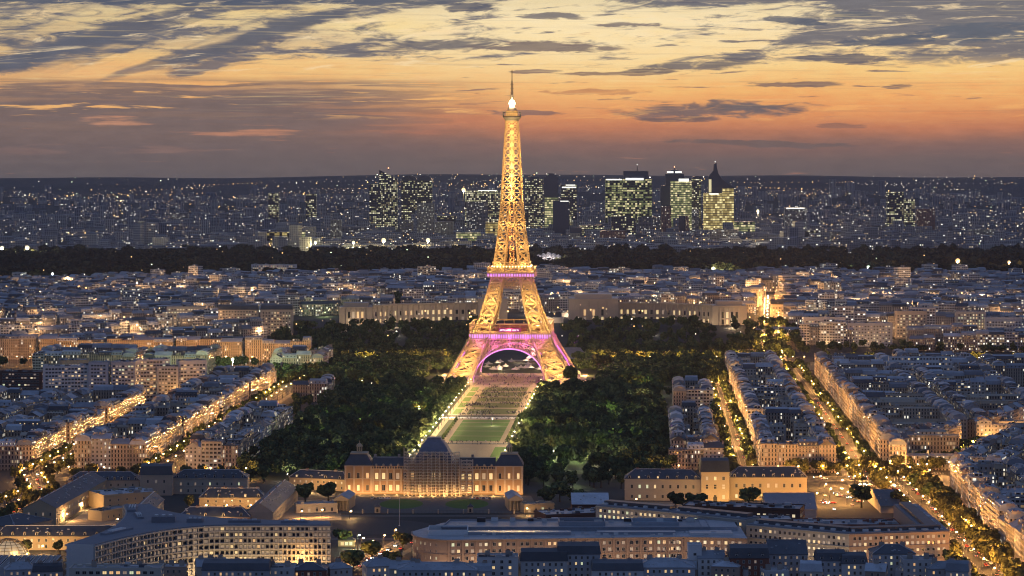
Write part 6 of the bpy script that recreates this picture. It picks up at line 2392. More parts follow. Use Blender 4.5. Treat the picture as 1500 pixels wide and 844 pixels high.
def off_road(k, side):
    """The tree line beside a road: same polyline pushed sideways."""
    pts, w = ROADS[k]
    out = []
    for i, p in enumerate(pts):
        a, b = pts[max(0, i - 1)], pts[min(len(pts) - 1, i + 1)]
        d = math.hypot(b[0] - a[0], b[1] - a[1])
        out.append((p[0] - (b[1] - a[1]) / d * side, p[1] + (b[0] - a[0]) / d * side))
    return out


def plant_avenue(k, sides, gap, h, r, label, group, **kw):
    for s in sides:
        pts = off_road(k, s)
        for a, b in zip(pts[:-1], pts[1:]):
            tree_row(a, b, gap, h, r, 'leaf_warm', label, group, **kw)


plant_avenue('bottom_avenue', (-17, -9, 17), 11.5, 12.5, 5.2, 'broad lamplit plane tree lining the wide avenue at the lower right edge', 'trees of the lower right avenue')
plant_avenue('boulevard', (-9.5, 9.5), 12, 12.0, 4.6, 'plane tree lining the straight lamplit avenue right of the long blocks', 'trees of the straight avenue on the right')
plant_avenue('park_right', (-7.5, 8.5), 12, 12.0, 4.6, 'tree lining the orange lit street between park strip and long blocks', 'trees of the street right of the park')
plant_avenue('diagonal', (12, -12), 11, 13, 5.6, 'dark tree lining the slanting street beyond the crossroads', 'trees of the slanting street')
plant_avenue('left_avenue', (-10.5, 10.5), 14, 11, 4.2, 'tree lining the orange lit avenue between the left blocks', 'trees of the left avenue')
plant_avenue('park_left', (8,), 15, 11.5, 4.2, 'tree lining the orange lit street left of the park', 'trees of the street left of the park')
tree_row((205, 1892), (268, 1893), 9, 13, 5.5, 'leaf_warm', 'dark tree in the row behind the golden barracks, before the long blocks', 'trees behind the golden barracks')
tree_row((204, 1880), (262, 1882), 10, 12, 5.0, 'leaf_warm', 'dark tree in the row behind the golden barracks, before the long blocks', 'trees behind the golden barracks')
tree_row((-318, 1868), (-200, 1862), 11, 11, 4.8, 'leaf_warm', 'tree in the row behind the left barracks before the stone blocks', 'trees behind the left barracks')
for (x, y, h, r, look, label) in (
        (1097, 744, 15, 8.2, 'leaf', 'round dark tree standing before the golden barracks wing'), (990, 748, 13, 7, 'leaf', 'left of two dark round trees before the grey barracks'), (1018, 748, 13, 7, 'leaf', 'right of two dark round trees before the grey barracks'),
        (1262, 744, 17, 8, 'leaf', 'dark round tree left of the dark shed by the lamplit crossing'), (447, 738, 15, 8, 'leaf', 'left of the two dark round trees in the left court'), (481, 738, 16, 8.4, 'leaf', 'right of the two dark round trees in the left court'),
        (277, 747, 11, 5, 'leaf_warm', 'small yellow lit tree at the left end of the court house'), (803, 700, 15, 5, 'leaf', 'left of two lone dark trees on the lit clearing'), (824, 698, 15, 5.2, 'leaf', 'right of two lone dark trees on the lit clearing'),
        (835, 566, 22, 11, 'leaf', 'broad tree before the right foot of the tower, lit from behind'), (882, 552, 26, 13, 'leaf_warm', 'tall brownish lit tree right of the tower foot'), (642, 540, 24, 9, 'leaf_warm', 'tall brownish tree left of the tower foot'),
        (545, 822, 14, 7, 'leaf', 'dark tree right of the white office end on the little street'), (518, 838, 15, 8, 'leaf', 'dark tree at the lower end of the little street'), (590, 805, 12, 6, 'leaf_warm', 'lamplit tree by the rounded office corner'), (572, 838, 13, 6.5, 'leaf_warm', 'lamplit tree at the bottom of the little street'),
        (500, 800, 12, 6, 'leaf', 'dark tree behind the end of the curved office'), (845, 745, 13, 7.5, 'leaf', 'dark tree close right of the palace'), (800, 742, 14, 8, 'leaf', 'dark spreading tree beside the right temple pavilion'), (820, 735, 15, 9, 'leaf', 'tall dark tree behind the right gate lodge'),
        (1372, 800, 17, 8.5, 'leaf', 'dark tree at the right end of the angled office'), (1392, 826, 16, 8, 'leaf_warm', 'yellow lit tree at the corner of the lower avenue'), (1342, 722, 15, 8.5, 'leaf', 'dark tree on the corner where two avenues meet'), (1368, 738, 15, 8, 'leaf', 'tree on the avenue right of the dark shed'),
        (40, 812, 9, 4, 'leaf_warm', 'small lamplit tree just right of the wire dome'), (86, 812, 9, 4.2, 'leaf_warm', 'small lamplit tree before the arched dormer range'), (120, 812, 9, 4, 'leaf_warm', 'small lamplit tree left of the white end wall'),
        (330, 545, 17, 9, 'leaf_lit', 'pale green floodlit tree at the sports pitch, right clump'), (316, 543, 17, 9, 'leaf_lit', 'pale green floodlit tree at the sports pitch, middle clump'), (350, 541, 16, 8, 'leaf_lit', 'pale green floodlit tree at the far right of the sports pitch'),
        (640, 838, 11, 5, 'leaf', 'dark tree under the rounded office corner')):
    q = px(x, y)
    TREES.append((q[0], q[1], h, r, look, label, None))
M['leaf_lit'] = leafmat('floodlit_tone_leaves', (0.07, 0.10, 0.03), (0.13, 0.17, 0.06))  # leaf green lightened, part of the pitch floodlight put into the colour


def park():
    rr = random.Random(2)
    for s in np.arange(-842, -66, 9.2):
        for t in np.arange(42, 157, 8.4):
            for sg in (-1, 1):
                tt, ss = sg * t + rr.uniform(-3, 3), s + rr.uniform(-3.5, 3.5)
                x, y = grid(tt, ss)
                if (ss > -135 and abs(tt) < 92) or abs((s + 842) % 158 - 60) < 6 or clear(x, y) or rr.random() < 0.27:
                    continue
                big = rr.random()
                WOOD.append((x, y, 7 + 10 * big ** 0.8 + rr.uniform(0, 2.5), 3.2 + 5.2 * big * rr.uniform(0.7, 1.1)))
    # round the tower, the quays and the slope of the museum gardens
    for s in np.arange(-60, 250, 9.5):
        for t in np.arange(-255, 262, 9.0):
            tt, ss = t + rr.uniform(-3, 3), s + rr.uniform(-3, 3)
            if abs(tt) < 70 + (22 if abs(ss) < 80 else 0):
                continue
            if 170 < ss < 225 and rr.random() < 0.75:
                continue
            if -262 < tt < -160 and -60 < ss < 135 and rr.random() < 0.0:
                continue
            x, y = grid(tt, ss)
            big = rr.random()
            WOOD.append((x, y, 8 + 10 * big, 3.6 + 5.0 * big * rr.uniform(0.7, 1.1)))
    for _ in range(700):
        x, y = rr.uniform(-290, 350), 3030 + 200 * rr.random() ** 1.3
        if abs(x - 20) < 44 and y > 3000:
            continue
        WOOD.append((x, y, rr.uniform(12, 20), rr.uniform(5, 8)))
    for _ in range(110):
        x, y = rr.gauss(-130, 45), rr.gauss(3640, 30)
        WOOD.append((x, y, rr.uniform(14, 22), rr.uniform(7, 10)))
    for k in range(260):                       # planting along the quays
        x = rr.uniform(-620, 620)
        y = 2905 - x * 0.05 + rr.choice((-62, 62)) + rr.uniform(-6, 6) - 0
        if abs(x) > 60 and inframe(x, y):
            WOOD.append((x, y, rr.uniform(10, 15), rr.uniform(5, 7)))
    for _ in range(130):
        x = rr.choice((rr.uniform(350, 640), rr.uniform(-620, -280)))
        WOOD.append((x, rr.uniform(3080, 3120) - x * 0.01, rr.uniform(9, 15), rr.uniform(4, 6.5)))
    # strips between the left park edge and the near barracks
    for (x0, x1, y0, y1, n) in ((345, 520, 668, 712, 46), (770, 990, 690, 716, 60), (905, 985, 560, 690, 60), (430, 500, 540, 640, 60)):
        for _ in range(n):
            x, y = px(rr.uniform(x0, x1), rr.uniform(y0, y1))
            if not clear(x, y):
                WOOD.append((x, y, rr.uniform(10, 16), rr.uniform(4.5, 7)))


_r = random.Random(31)
PARKL = [(612, 596), (500, 622), (905, 640), (895, 625), (860, 600), (920, 580), (880, 610), (560, 585), (596, 570), (500, 560), (955, 555), (985, 620), (965, 612), (470, 640), (930, 600)]
for _k in range(46):
    _s, _t = _r.uniform(-800, -80), _r.uniform(48, 150) * _r.choice((-1, 1))
    _x, _y = grid(_t, _s)
    PARKL.append((750 + _x * FOC / _y, 236 + EYE * FOC / _y))
CLEAR = [(px(500, 688), 24), (px(478, 670), 15), (px(530, 625), 10), (px(415, 690), 12), (px(855, 668), 24), (px(800, 686), 18), (px(845, 694), 22), (px(820, 700), 14), (px(940, 640), 10), (px(462, 572), 16), (px(470, 585), 12)] + [(px(x, y), 10.5) for x, y in PARKL]


def clear(x, y):
    return any((x - c[0]) ** 2 + (y - c[1]) ** 2 < r * r for c, r in CLEAR)


park()


def build_trees(max_things):
    # the nearest park trees become things as well, the rest one wood
    WOOD.sort(key=lambda w: w[1])
    nave = min(len(TREES), max_things - 60)
    TREES.sort(key=lambda w: w[1] if w[6] else 0)
    left, right = 0, 0
    for (x, y, h, r, look, label, group) in TREES[:nave]:
        tree_thing(x, y, h, r, look, label, group)
    for x, y, h, r, look, label, group in TREES[nave:]:
        WOOD.append((x, y, h, r))
    k = max_things - nave
    for (x, y, h, r) in WOOD[:k]:
        side = 'left' if x < -40 else 'right'
        tree_thing(x, y, h, r, 'leaf', 'dark park tree in the front edge of the wood %s of the lawns' % side, 'front trees of the wood, %s of the lawns' % side)
    rr = np.random.default_rng(5)
    qs = []
    for (x, y, h, r) in WOOD[k:]:
        c = CROWNS[int(rr.integers(0, 6))]
        m = 330 if y < 2900 else 200
        c = c[rr.permutation(len(c))[:m]] * np.array((r, r, h * 0.42)) * (1.0 if y < 2900 else 1.06)
        a = rr.uniform(0, 6.28)
        R = np.array(((math.cos(a), -math.sin(a), 0), (math.sin(a), math.cos(a), 0), (0, 0, 1.0)))
        qs.append(c @ R.T + np.array((x, y, terrain(x, y) + h * 0.58)))
    q = np.concatenate(qs)
    rn = np.concatenate([np.full(len(a), rr.random()) for a in qs])
    o = link('park_woods', quads_mesh('park_woods', q, [M['leaf']], None, rn))
    tag(o, 'dark mass of park trees on both sides of the lawns and round the tower', 'woods', None, 'stuff')
    # the great wood beyond the hill city
    qs = []
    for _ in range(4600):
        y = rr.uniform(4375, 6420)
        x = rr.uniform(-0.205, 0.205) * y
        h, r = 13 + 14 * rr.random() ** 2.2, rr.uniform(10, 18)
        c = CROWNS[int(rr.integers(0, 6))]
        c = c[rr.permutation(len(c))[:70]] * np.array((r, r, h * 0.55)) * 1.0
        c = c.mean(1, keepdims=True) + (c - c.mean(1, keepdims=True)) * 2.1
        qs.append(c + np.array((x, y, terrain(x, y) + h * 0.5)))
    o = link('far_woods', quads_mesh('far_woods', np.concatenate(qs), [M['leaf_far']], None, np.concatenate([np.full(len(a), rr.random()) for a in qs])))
    tag(o, 'dark band of distant woodland between the hill city and the office towers', 'woods', None, 'stuff')


build_trees(296)


# ------------------------------------------------------------------ street lamps, cars, people
SODIUM = (1.0, 0.46, 0.115)
M['lamp_amber'] = glow('amber_lamp_head', (1.0, 0.62, 0.24), 30.0)
M['lamp_white'] = glow('white_lamp_head', (1.0, 0.86, 0.60), 11.0)
M['lamp_green'] = glow('greenish_lamp_head', (0.80, 1.0, 0.45), 26.0)
LAMP_ME = {}


def lamp_meshes(kind, h):
    if (kind, h) not in LAMP_ME:
        mb = MB()
        mb.lathe([(0.22, 0), (0.16, 0.6), (0.10, 1.0), (0.08, h - 0.4), (0.05, h)], n=8)
        mb.bar((0, 0, h - 0.15), (0.9, 0, h + 0.1), 0.1)
        a = mb.mesh('pole', [M['iron']])
        mb = MB()
        mb.lathe([(0.06, -0.45), (0.42, -0.28), (0.5, 0.0), (0.36, 0.2), (0.05, 0.28)], (1.0, 0, h), 10)
        LAMP_ME[(kind, h)] = (a, mb.mesh('lamp_head', [M['lamp_' + kind]], True))
    return LAMP_ME[(kind, h)]


def street_lamp(x, y, kind='amber', h=8.5, power=3000.0, label='', group=None, col=SODIUM, rz=0.0, hz=None):
    LAMP_SPECS.append((y, x, kind, h, power, label, group, col, rz))


LAMP_SPECS = []


def build_lamps(max_things):
    LAMP_SPECS.sort(key=lambda q: q[0])
    rest = MB()
    for i, (y, x, kind, h, power, label, group, col, rz) in enumerate(LAMP_SPECS):
        z = terrain(x, y)
        at = (1.0, 0, h - 0.75)
        if i < max_things:
            root = thing('street_lamp', label, 'street lamp', (x, y, z), rz, group)
            a, b = lamp_meshes(kind, h)
            link('pole', a, root)
            link('lamp_head', b, root)
            lamp('POINT', at, power * STREETP, col, root, 0.35, 'lamp_light')
        else:
            hx, hy = x + math.cos(rz), y + math.sin(rz)
            rest.lathe([(0.2, 0), (0.08, h)], (x, y, z), 6, 0)
            rest.bar((x, y, z + h - 0.15), (hx, hy, z + h + 0.1), 0.1, 0)
            rest.lathe([(0.06, -0.42), (0.42, 0.0), (0.05, 0.22)], (hx, hy, z + h), 8, {'amber': 1, 'white': 2, 'green': 3}[kind])
            lamp('POINT', (hx, hy, z + h - 0.75), power * STREETP, col, None, 0.35, 'lamp_light')
    tag(rest.obj('distant_street_lamps', [M['iron'], M['lamp_amber'], M['lamp_white'], M['lamp_green']]), 'rows of tiny street lamps along the farther streets and quays', 'street lamps', None, 'stuff')


STREETP = 4.2


def lamp_line(k, side, gap, power, label, group, first=8.0, **kw):
    pts = off_road(k, side)
    rr = random.Random(len(label) + int(side * 10))
    for a, b in zip(pts[:-1], pts[1:]):
        L = math.hypot(b[0] - a[0], b[1] - a[1])
        u = first
        while u < L:
            x, y = a[0] + (b[0] - a[0]) * u / L, a[1] + (b[1] - a[1]) * u / L
            if inframe(x, y, 12):
                street_lamp(x, y, power=power * rr.uniform(0.35, 1.55), label=label, group=group, rz=math.atan2(b[1] - a[1], b[0] - a[0]) + (PI / 2 if side < 0 else -PI / 2), **kw)
            u += gap


lamp_line('bottom_avenue', 13.5, 24, 4400, 'amber street lamp beside the wide tree-lined avenue at the lower right', 'lamps of the lower right avenue')
lamp_line('bottom_avenue', -13.5, 24, 4400, 'amber street lamp beside the wide tree-lined avenue at the lower right', 'lamps of the lower right avenue', 18.0)
lamp_line('bottom_avenue', 1.0, 34, 2400, 'amber street lamp beside the wide tree-lined avenue at the lower right', 'lamps of the lower right avenue', 5.0)
lamp_line('boulevard', 8.5, 33, 5000, 'amber street lamp on the straight avenue right of the long blocks', 'lamps of the straight avenue')
lamp_line('boulevard', -8.5, 33, 5000, 'amber street lamp on the straight avenue right of the long blocks', 'lamps of the straight avenue', 20.0)
lamp_line('park_right', 7.0, 36, 5000, 'amber street lamp in the street between park strip and long blocks', 'lamps of the street right of the park')
lamp_line('park_right', -7.0, 36, 5000, 'amber street lamp in the street between park strip and long blocks', 'lamps of the street right of the park', 22.0)
lamp_line('diagonal', 11.5, 28, 3200, 'amber street lamp on the slanting street beyond the crossroads', 'lamps of the slanting street')
lamp_line('diagonal', -11.0, 28, 3200, 'amber street lamp on the slanting street beyond the crossroads', 'lamps of the slanting street', 18.0)
lamp_line('left_avenue', 7.5, 27, 1700, 'amber street lamp in the orange lit avenue between the left blocks', 'lamps of the left avenue')
lamp_line('left_avenue', -7.5, 27, 1700, 'amber street lamp in the orange lit avenue between the left blocks', 'lamps of the left avenue', 20.0)
lamp_line('park_left', 7.0, 29, 1700, 'amber street lamp in the orange lit street left of the park', 'lamps of the street left of the park')
lamp_line('park_left', -6.5, 33, 1700, 'amber street lamp in the orange lit street left of the park', 'lamps of the street left of the park', 18.0)
lamp_line('cross_right', 9.5, 18, 3600, 'amber street lamp behind the golden barracks at the crossroads', 'lamps behind the golden barracks')
lamp_line('office_street', 7.5, 24, 2600, 'amber street lamp in the little street by the rounded office', 'lamps of the little street', 30.0)
lamp_line('hill_avenue', 10, 36, 8000, 'amber street lamp on the glowing avenue climbing the far hill', 'lamps of the far hill avenue')
lamp_line('hill_avenue', -10, 36, 8000, 'amber street lamp on the glowing avenue climbing the far hill', 'lamps of the far hill avenue', 20.0)
lamp_line('cross', 8, 26, 3000, 'amber street lamp behind the left barracks', 'lamps behind the left barracks')
for x, y in ((262, 1838), (285, 1850), (300, 1868), (318, 1880), (250, 1862), (276, 1886), (296, 1832)):
    street_lamp(x, y, power=7500, h=10.5, label='tall amber lamp at the busy crossroads left of the corner block', group='lamps of the crossroads')
# garden lamps: white heads on slim poles along both sides of the lawns
for s in np.arange(-780, -330, 34):
    for t in (-36.5, 35):
        x, y = grid(t, s)
        street_lamp(x, y, 'white', 9.5, 5200 if t < 0 else 3600, 'slim white lamp in the row %s of the central lawn' % ('left' if t < 0 else 'right'), 'lamps %s of the central lawn' % ('left' if t < 0 else 'right'), (1.0, 0.72, 0.38), 0 if t < 0 else PI)
for s in np.arange(-310, -70, 40):
    for t in (-37, 36):
        x, y = grid(t, s)
        street_lamp(x, y, 'amber', 9.5, 5600, 'amber lamp %s of the crowded lawns before the tower' % ('left' if t < 0 else 'right'), 'lamps %s of the crowded lawns' % ('left' if t < 0 else 'right'), (1.0, 0.60, 0.25), 0 if t < 0 else PI)
# lamps among the park trees
for i, (x, y, kind, pw) in enumerate(((525, 690, 'green', 2600), (508, 684, 'green', 2400), (478, 668, 'green', 2600), (532, 628, 'green', 3400), (528, 618, 'green', 2600), (500, 622, 'green', 1500), (612, 596, 'amber', 1500), (420, 692, 'white', 1500),
                                      (848, 664, 'green', 3200), (868, 672, 'white', 2200), (800, 690, 'green', 2400), (836, 696, 'green', 2600), (905, 640, 'green', 2400), (895, 625, 'green', 1600), (940, 636, 'green', 2400), (860, 600, 'green', 1500), (920, 580, 'white', 1500),
                                      (880, 610, 'green', 1500), (560, 585, 'white', 1200), (596, 570, 'white', 1200), (500, 560, 'white', 1200), (475, 482, 'green', 2500), (463, 478, 'green', 2500), (580, 500, 'white', 800), (955, 555, 'green', 3000), (985, 620, 'amber', 2000),
                                      (720, 612, 'white', 800), (955, 500, 'white', 900), (965, 612, 'amber', 1800), (470, 640, 'white', 700), (930, 600, 'white', 900))):
    q = px(x, y, 7.0)
    street_lamp(q[0], q[1], kind, 6.0 if kind != 'amber' else 7.5, pw, '%s park lamp shining among the trees' % {'green': 'greenish', 'white': 'small white', 'amber': 'orange'}[kind], '%s lamps among the park trees' % kind,
                {'green': (0.80, 1.0, 0.38), 'white': (1.0, 0.9, 0.7), 'amber': SODIUM}[kind])
for i, (x, y) in enumerate(PARKL[15:]):
    q = px(x, y)
    kind = ('green', 'white', 'amber', 'white', 'green')[i % 5]
    street_lamp(q[0], q[1], kind, 6.0 if kind != 'amber' else 7.5, 1500, '%s park lamp shining among the trees' % {'green': 'greenish', 'white': 'small white', 'amber': 'orange'}[kind], '%s lamps among the park trees' % kind,
                {'green': (0.80, 1.0, 0.38), 'white': (1.0, 0.9, 0.7), 'amber': SODIUM}[kind])
# quay lamps
for side, xs in (('left', np.arange(480, 660, 14.0)), ('right', np.arange(870, 1080, 16.0)), ('far right', np.arange(1140, 1500, 17.0)), ('far left', np.arange(10, 430, 19.0))):
    for x in xs:
        q = px(x, 524, 6.0)
        street_lamp(q[0], q[1] - 22, 'amber', 9.0, 5200, 'amber quay lamp beyond the park, %s of the tower' % side, 'quay lamps %s of the tower' % side)
# courts of the barracks
for x, y, pw in ((96, 764, 2600), (118, 748, 2600), (140, 734, 2000), (170, 772, 1800), (60, 812, 2200), (110, 812, 2200), (160, 810, 1500), (330, 751, 1800), (365, 751, 1800), (300, 751, 1500), (440, 760, 1500), (470, 758, 1500), (455, 722, 2000), (478, 724, 1800), (512, 760, 1300), (770, 756, 1300),
                 (530, 800, 1500), (930, 742, 700), (1010, 742, 900), (20, 812, 2200), (320, 774, 1200), (290, 774, 1200)):
    q = px(x, y)
    street_lamp(q[0], q[1], 'amber', 5.0, pw, 'low amber lamp in the barracks courts and forecourts', 'court lamps', (1.0, 0.56, 0.2))
q = px(524, 806)
street_lamp(q[0], q[1], 'green', 9.0, 1800, 'greenish white lamp above the little kiosk in the middle street', None, (0.75, 1.0, 0.55))

# the bright square before the shed, and the crossing
for x, y in ((1195, 742), (1215, 735), (1240, 740), (1208, 728), (1232, 722), (1258, 728), (1250, 716), (1225, 712), (1200, 716), (1275, 712)):
    q = px(x, y)
    street_lamp(q[0], q[1], 'amber', 9.0, 5200, 'amber lamp on the bright square right of the golden barracks', 'lamps of the bright square')
build_lamps(296)


# cars
def make_car(paint):
    mb = MB()
    prof = [(-2.15, 0.35), (-2.15, 0.75), (-1.95, 0.92), (-1.35, 0.98), (-0.75, 1.45), (0.65, 1.45), (1.25, 0.98), (2.0, 0.88), (2.15, 0.6), (2.15, 0.35)]
    yb = lambda z: 0.86 if z < 1.0 else 0.68
    rings = [[(x, s * yb(z), z) for x, z in prof] for s in (-1, 1)]
    n = len(prof)
    for i in range(n):
        j = (i + 1) % n
        mb.face([rings[0][i], rings[0][j], rings[1][j], rings[1][i]][::-1])
    mb.face(rings[0])
    mb.face(rings[1][::-1])
    body = mb.mesh('body', [paint])
    mb = MB()
    for s in (-1, 1):
        mb.face([(-1.2, s * 0.80, 1.02), (1.05, s * 0.80, 1.02), (0.58, s * 0.70, 1.38), (-0.72, s * 0.70, 1.38)][::s])
    mb.face([(1.27, -0.62, 1.0), (1.27, 0.62, 1.0), (0.72, 0.58, 1.42), (0.72, -0.58, 1.42)])
    mb.face([(-1.38, -0.62, 1.02), (-0.8, -0.58, 1.43), (-0.8, 0.58, 1.43), (-1.38, 0.62, 1.02)])
    glassm = mb.mesh('windows', [M['glass']])
    return body, glassm


CARP = [plain('car_paint_%s' % n, c, 0.35, var=0.05, spec=0.6) for n, c in (('white', (0.7, 0.7, 0.7)), ('silver', (0.4, 0.41, 0.43)), ('black', (0.02, 0.02, 0.022)), ('blue', (0.05, 0.08, 0.18)), ('red', (0.35, 0.03, 0.03)))]
CARM = [make_car(p) for p in CARP]
mb = MB()
mb.lathe([(0.0, -0.11), (0.32, -0.11), (0.32, 0.11), (0.0, 0.11)], n=12)
for i, v in enumerate(mb.v):
    mb.v[i] = (v[0], v[2], v[1])
WHEEL = mb.mesh('wheel', [plain('tyre', (0.02, 0.02, 0.02))])
mb = MB()
mb.box((0, 0, -0.1), (0.12, 0.34, 0.2))
HEAD = mb.mesh('headlight', [glow('headlight', (1.0, 0.90, 0.70), 45.0)])
TAIL = mb.mesh('tail_light', [glow('tail_light', (1.0, 0.10, 0.03), 5.0)])


def car(x, y, rz, k, label, group, z=0.12):
    root = thing('car', label, 'car', (x, y, z + terrain(x, y)), rz, group)
    link('body', CARM[k][0], root)
    link('windows', CARM[k][1], root)
    for sx in (-1.32, 1.36):
        for sy in (-0.78, 0.78):
            link('wheel', WHEEL, root, (sx, sy, 0.32))
    for sy in (-0.6, 0.6):
        link('headlight', HEAD, root, (2.12, sy, 0.68))
        link('tail_light', TAIL, root, (-2.16, sy, 0.74))


CARC = ('white', 'silver', 'black', 'dark blue', 'red')


def traffic(k, lanes, gap, place, seed, lim=1e9):
    rr = random.Random(seed)
    pts, w = ROADS[k]
    for off, fwd in lanes:
        q = off_road(k, off)
        for a, b in zip(q[:-1], q[1:]):
            L = math.hypot(b[0] - a[0], b[1] - a[1])
            u = rr.uniform(3, gap)
            while u < L:
                x, y = a[0] + (b[0] - a[0]) * u / L, a[1] + (b[1] - a[1]) * u / L
                if inframe(x, y, 3) and 1400 < y < lim:
                    c = rr.randint(0, 4)
                    way = 'coming nearer with white headlights' if not fwd else 'driving away with red tail lights'
                    car(x, y, math.atan2(b[1] - a[1], b[0] - a[0]) + (0 if fwd else PI), c, '%s car %s on %s' % (CARC[c], way, place), '%s cars %s, %s' % (CARC[c], 'approaching' if not fwd else 'leaving', place))
                u += gap * rr.uniform(0.5, 1.9)


traffic('bottom_avenue', ((-9.5, True), (-5.5, True), (5.0, False), (9.0, False)), 19, 'the wide avenue at lower right', 1)
traffic('boulevard', ((-4.0, True), (4.0, False), (7.4, False)), 27, 'the straight avenue on the right', 2, 2500)
traffic('left_avenue', ((-3.6, True), (3.6, False)), 22, 'the left avenue', 3, 2100)
traffic('diagonal', ((-4, True), (4, False)), 24, 'the slanting street', 4)
traffic('cross_right', ((-5, True), (5, False)), 14, 'the street behind the golden barracks', 5)
traffic('park_right', ((-3.5, True), (3.5, False)), 44, 'the street right of the park', 6, 2450)
traffic('hill_avenue', ((-5, True), (5, False)), 26, 'the far avenue climbing the hill', 9)
traffic('office_street', ((-3, True), (3, False)), 14, 'the little street by the rounded office', 7)
rr = random.Random(18)
for i in range(26):
    x, y = px(rr.uniform(1192, 1275), rr.uniform(706, 750))
    c = rr.randint(0, 4)
    car(x, y, rr.choice((0.2, PI / 2, PI, 3.3, -PI / 2)), c, '%s car on the bright square right of the golden barracks' % CARC[c], '%s cars on the bright square' % CARC[c])
rr = random.Random(8)
for i in range(14):                                    # parked on the palace forecourt
    x, y = px(545 + i * 4.2 if i < 7 else 690 + (i - 7) * 4.6, 731.5)
    c = rr.randint(0, 4)
    root = thing('car', '%s car parked along the palace front' % CARC[c], 'car', (x, y, 0.1), PI / 2, '%s cars parked along the palace front' % CARC[c])
    link('body', CARM[c][0], root)
    link('windows', CARM[c][1], root)


# people on the lawns: far off, a crowd of small figures
def crowd():
    rr = random.Random(14)
    mb = MB()
    GROUPS = [(rr.uniform(-26, 26), -88 - 290 * rr.random() ** 1.1, rr.uniform(1.5, 7)) for _ in range(64)]
    for k in range(1500):
        u = rr.random()
        if u < 0.72:
            g = rr.choice(GROUPS)
            t, s = rr.gauss(g[0], g[2]), rr.gauss(g[1], g[2] * 1.4)
        elif u < 0.9:
            t, s = rr.uniform(-46, 46), rr.uniform(-84, 70)
        else:
            t, s = rr.uniform(-40, 40), rr.choice((-620, -605, -418, -406)) + rr.uniform(-4, 4)
        if abs(t) > 36:
            continue
        x, y = grid(t, s)
        h = rr.uniform(1.55, 1.85)
        if rr.random() < 0.4:
            h *= 0.6                        # sitting on the grass
        mb.lathe([(0.16, 0.1), (0.24, h * 0.45), (0.30, h * 0.72), (0.22, h * 0.82), (0.09, h * 0.85), (0.13, h * 0.93), (0.04, h)], (x, y, 0), 6, rr.randint(0, 2))
    o = mb.obj('crowd', [M['iron'], plain('dark_clothes', (0.06, 0.05, 0.07)), plain('light_clothes', (0.45, 0.4, 0.38))])
    tag(o, 'crowd of small figures gathered on the lamplit lawns before the tower', 'crowd', None, 'stuff')


crowd()
# clipped cone bushes along the central lawn
mb = MB()
mb.lathe([(1.5, 0), (1.7, 0.6), (1.1, 2.0), (0.5, 3.2), (0.05, 3.9)], n=9)
CONE = mb.mesh('cone_bush', [M['leaf']])
for s in np.arange(-600, -420, 17):
    for t in (-27, 27):
        x, y = grid(t, s)
        tag(link('cone_bush', CONE, None, (x, y, 0.06)), 'small clipped cone bush along the %s edge of the striped lawn' % ('left' if t < 0 else 'right'), 'bush', 'cone bushes %s of the striped lawn' % ('left' if t < 0 else 'right'))


# ------------------------------------------------------------------ office towers beyond the woods
M['office_dark'] = facade('dark_office_facade', (0.075, 0.085, 0.12), (0.10, 0.10, 0.13), 5.5, 6.0, 0.74, 0.5, 0.34, 1.0, rows=0.3, warm=((1, .76, .36), (.85, .86, .42), (1, .92, .62)))
M['office_grey'] = facade('grey_office_facade', (0.26, 0.25, 0.26), (0.34, 0.30, 0.27), 4.5, 4.2, 0.6, 0.5, 0.24, 1.0, warm=((1, .8, .5), (1, .9, .7), (1, 1, .9)))
M['office_lit'] = facade('lit_office_facade', (0.16, 0.19, 0.13), (0.20, 0.22, 0.16), 6.5, 7.0, 0.94, 0.66, 0.66, 0.72, rows=0.35, warm=((.62, .72, .26), (.80, .82, .34), (1, .86, .45)))
M['office_gold'] = facade('golden_office_facade', (0.16, 0.14, 0.09), (0.2, 0.17, 0.1), 7.0, 7.6, 0.95, 0.74, 1.2, 0.85, rows=0.5, warm=((1, .70, .20), (1, .76, .26), (1, .84, .38)))
M['office_beige'] = facade('beige_tower_facade', (0.46, 0.39, 0.29), (0.50, 0.43, 0.32), 4.2, 3.6, 0.5, 0.5, 0.20, 1.1, warm=((1, .9, .6), (1, .95, .75), (1, 1, .9)))
M['office_red'] = facade('reddish_block_facade', (0.34, 0.17, 0.14), (0.34, 0.17, 0.14), 5.0, 4.0, 0.45, 0.45, 0.2, 1.4)
M['tower_glass'] = plain('night_blue_glass', (0.05, 0.07, 0.12), 0.25, var=0.15, spec=0.6)
M['band_light'] = glow('white_light_band', (1.0, 0.98, 0.86), 1.5)
M['red_beacon'] = glow('aircraft_light', (1.0, 0.25, 0.1), 8.0)


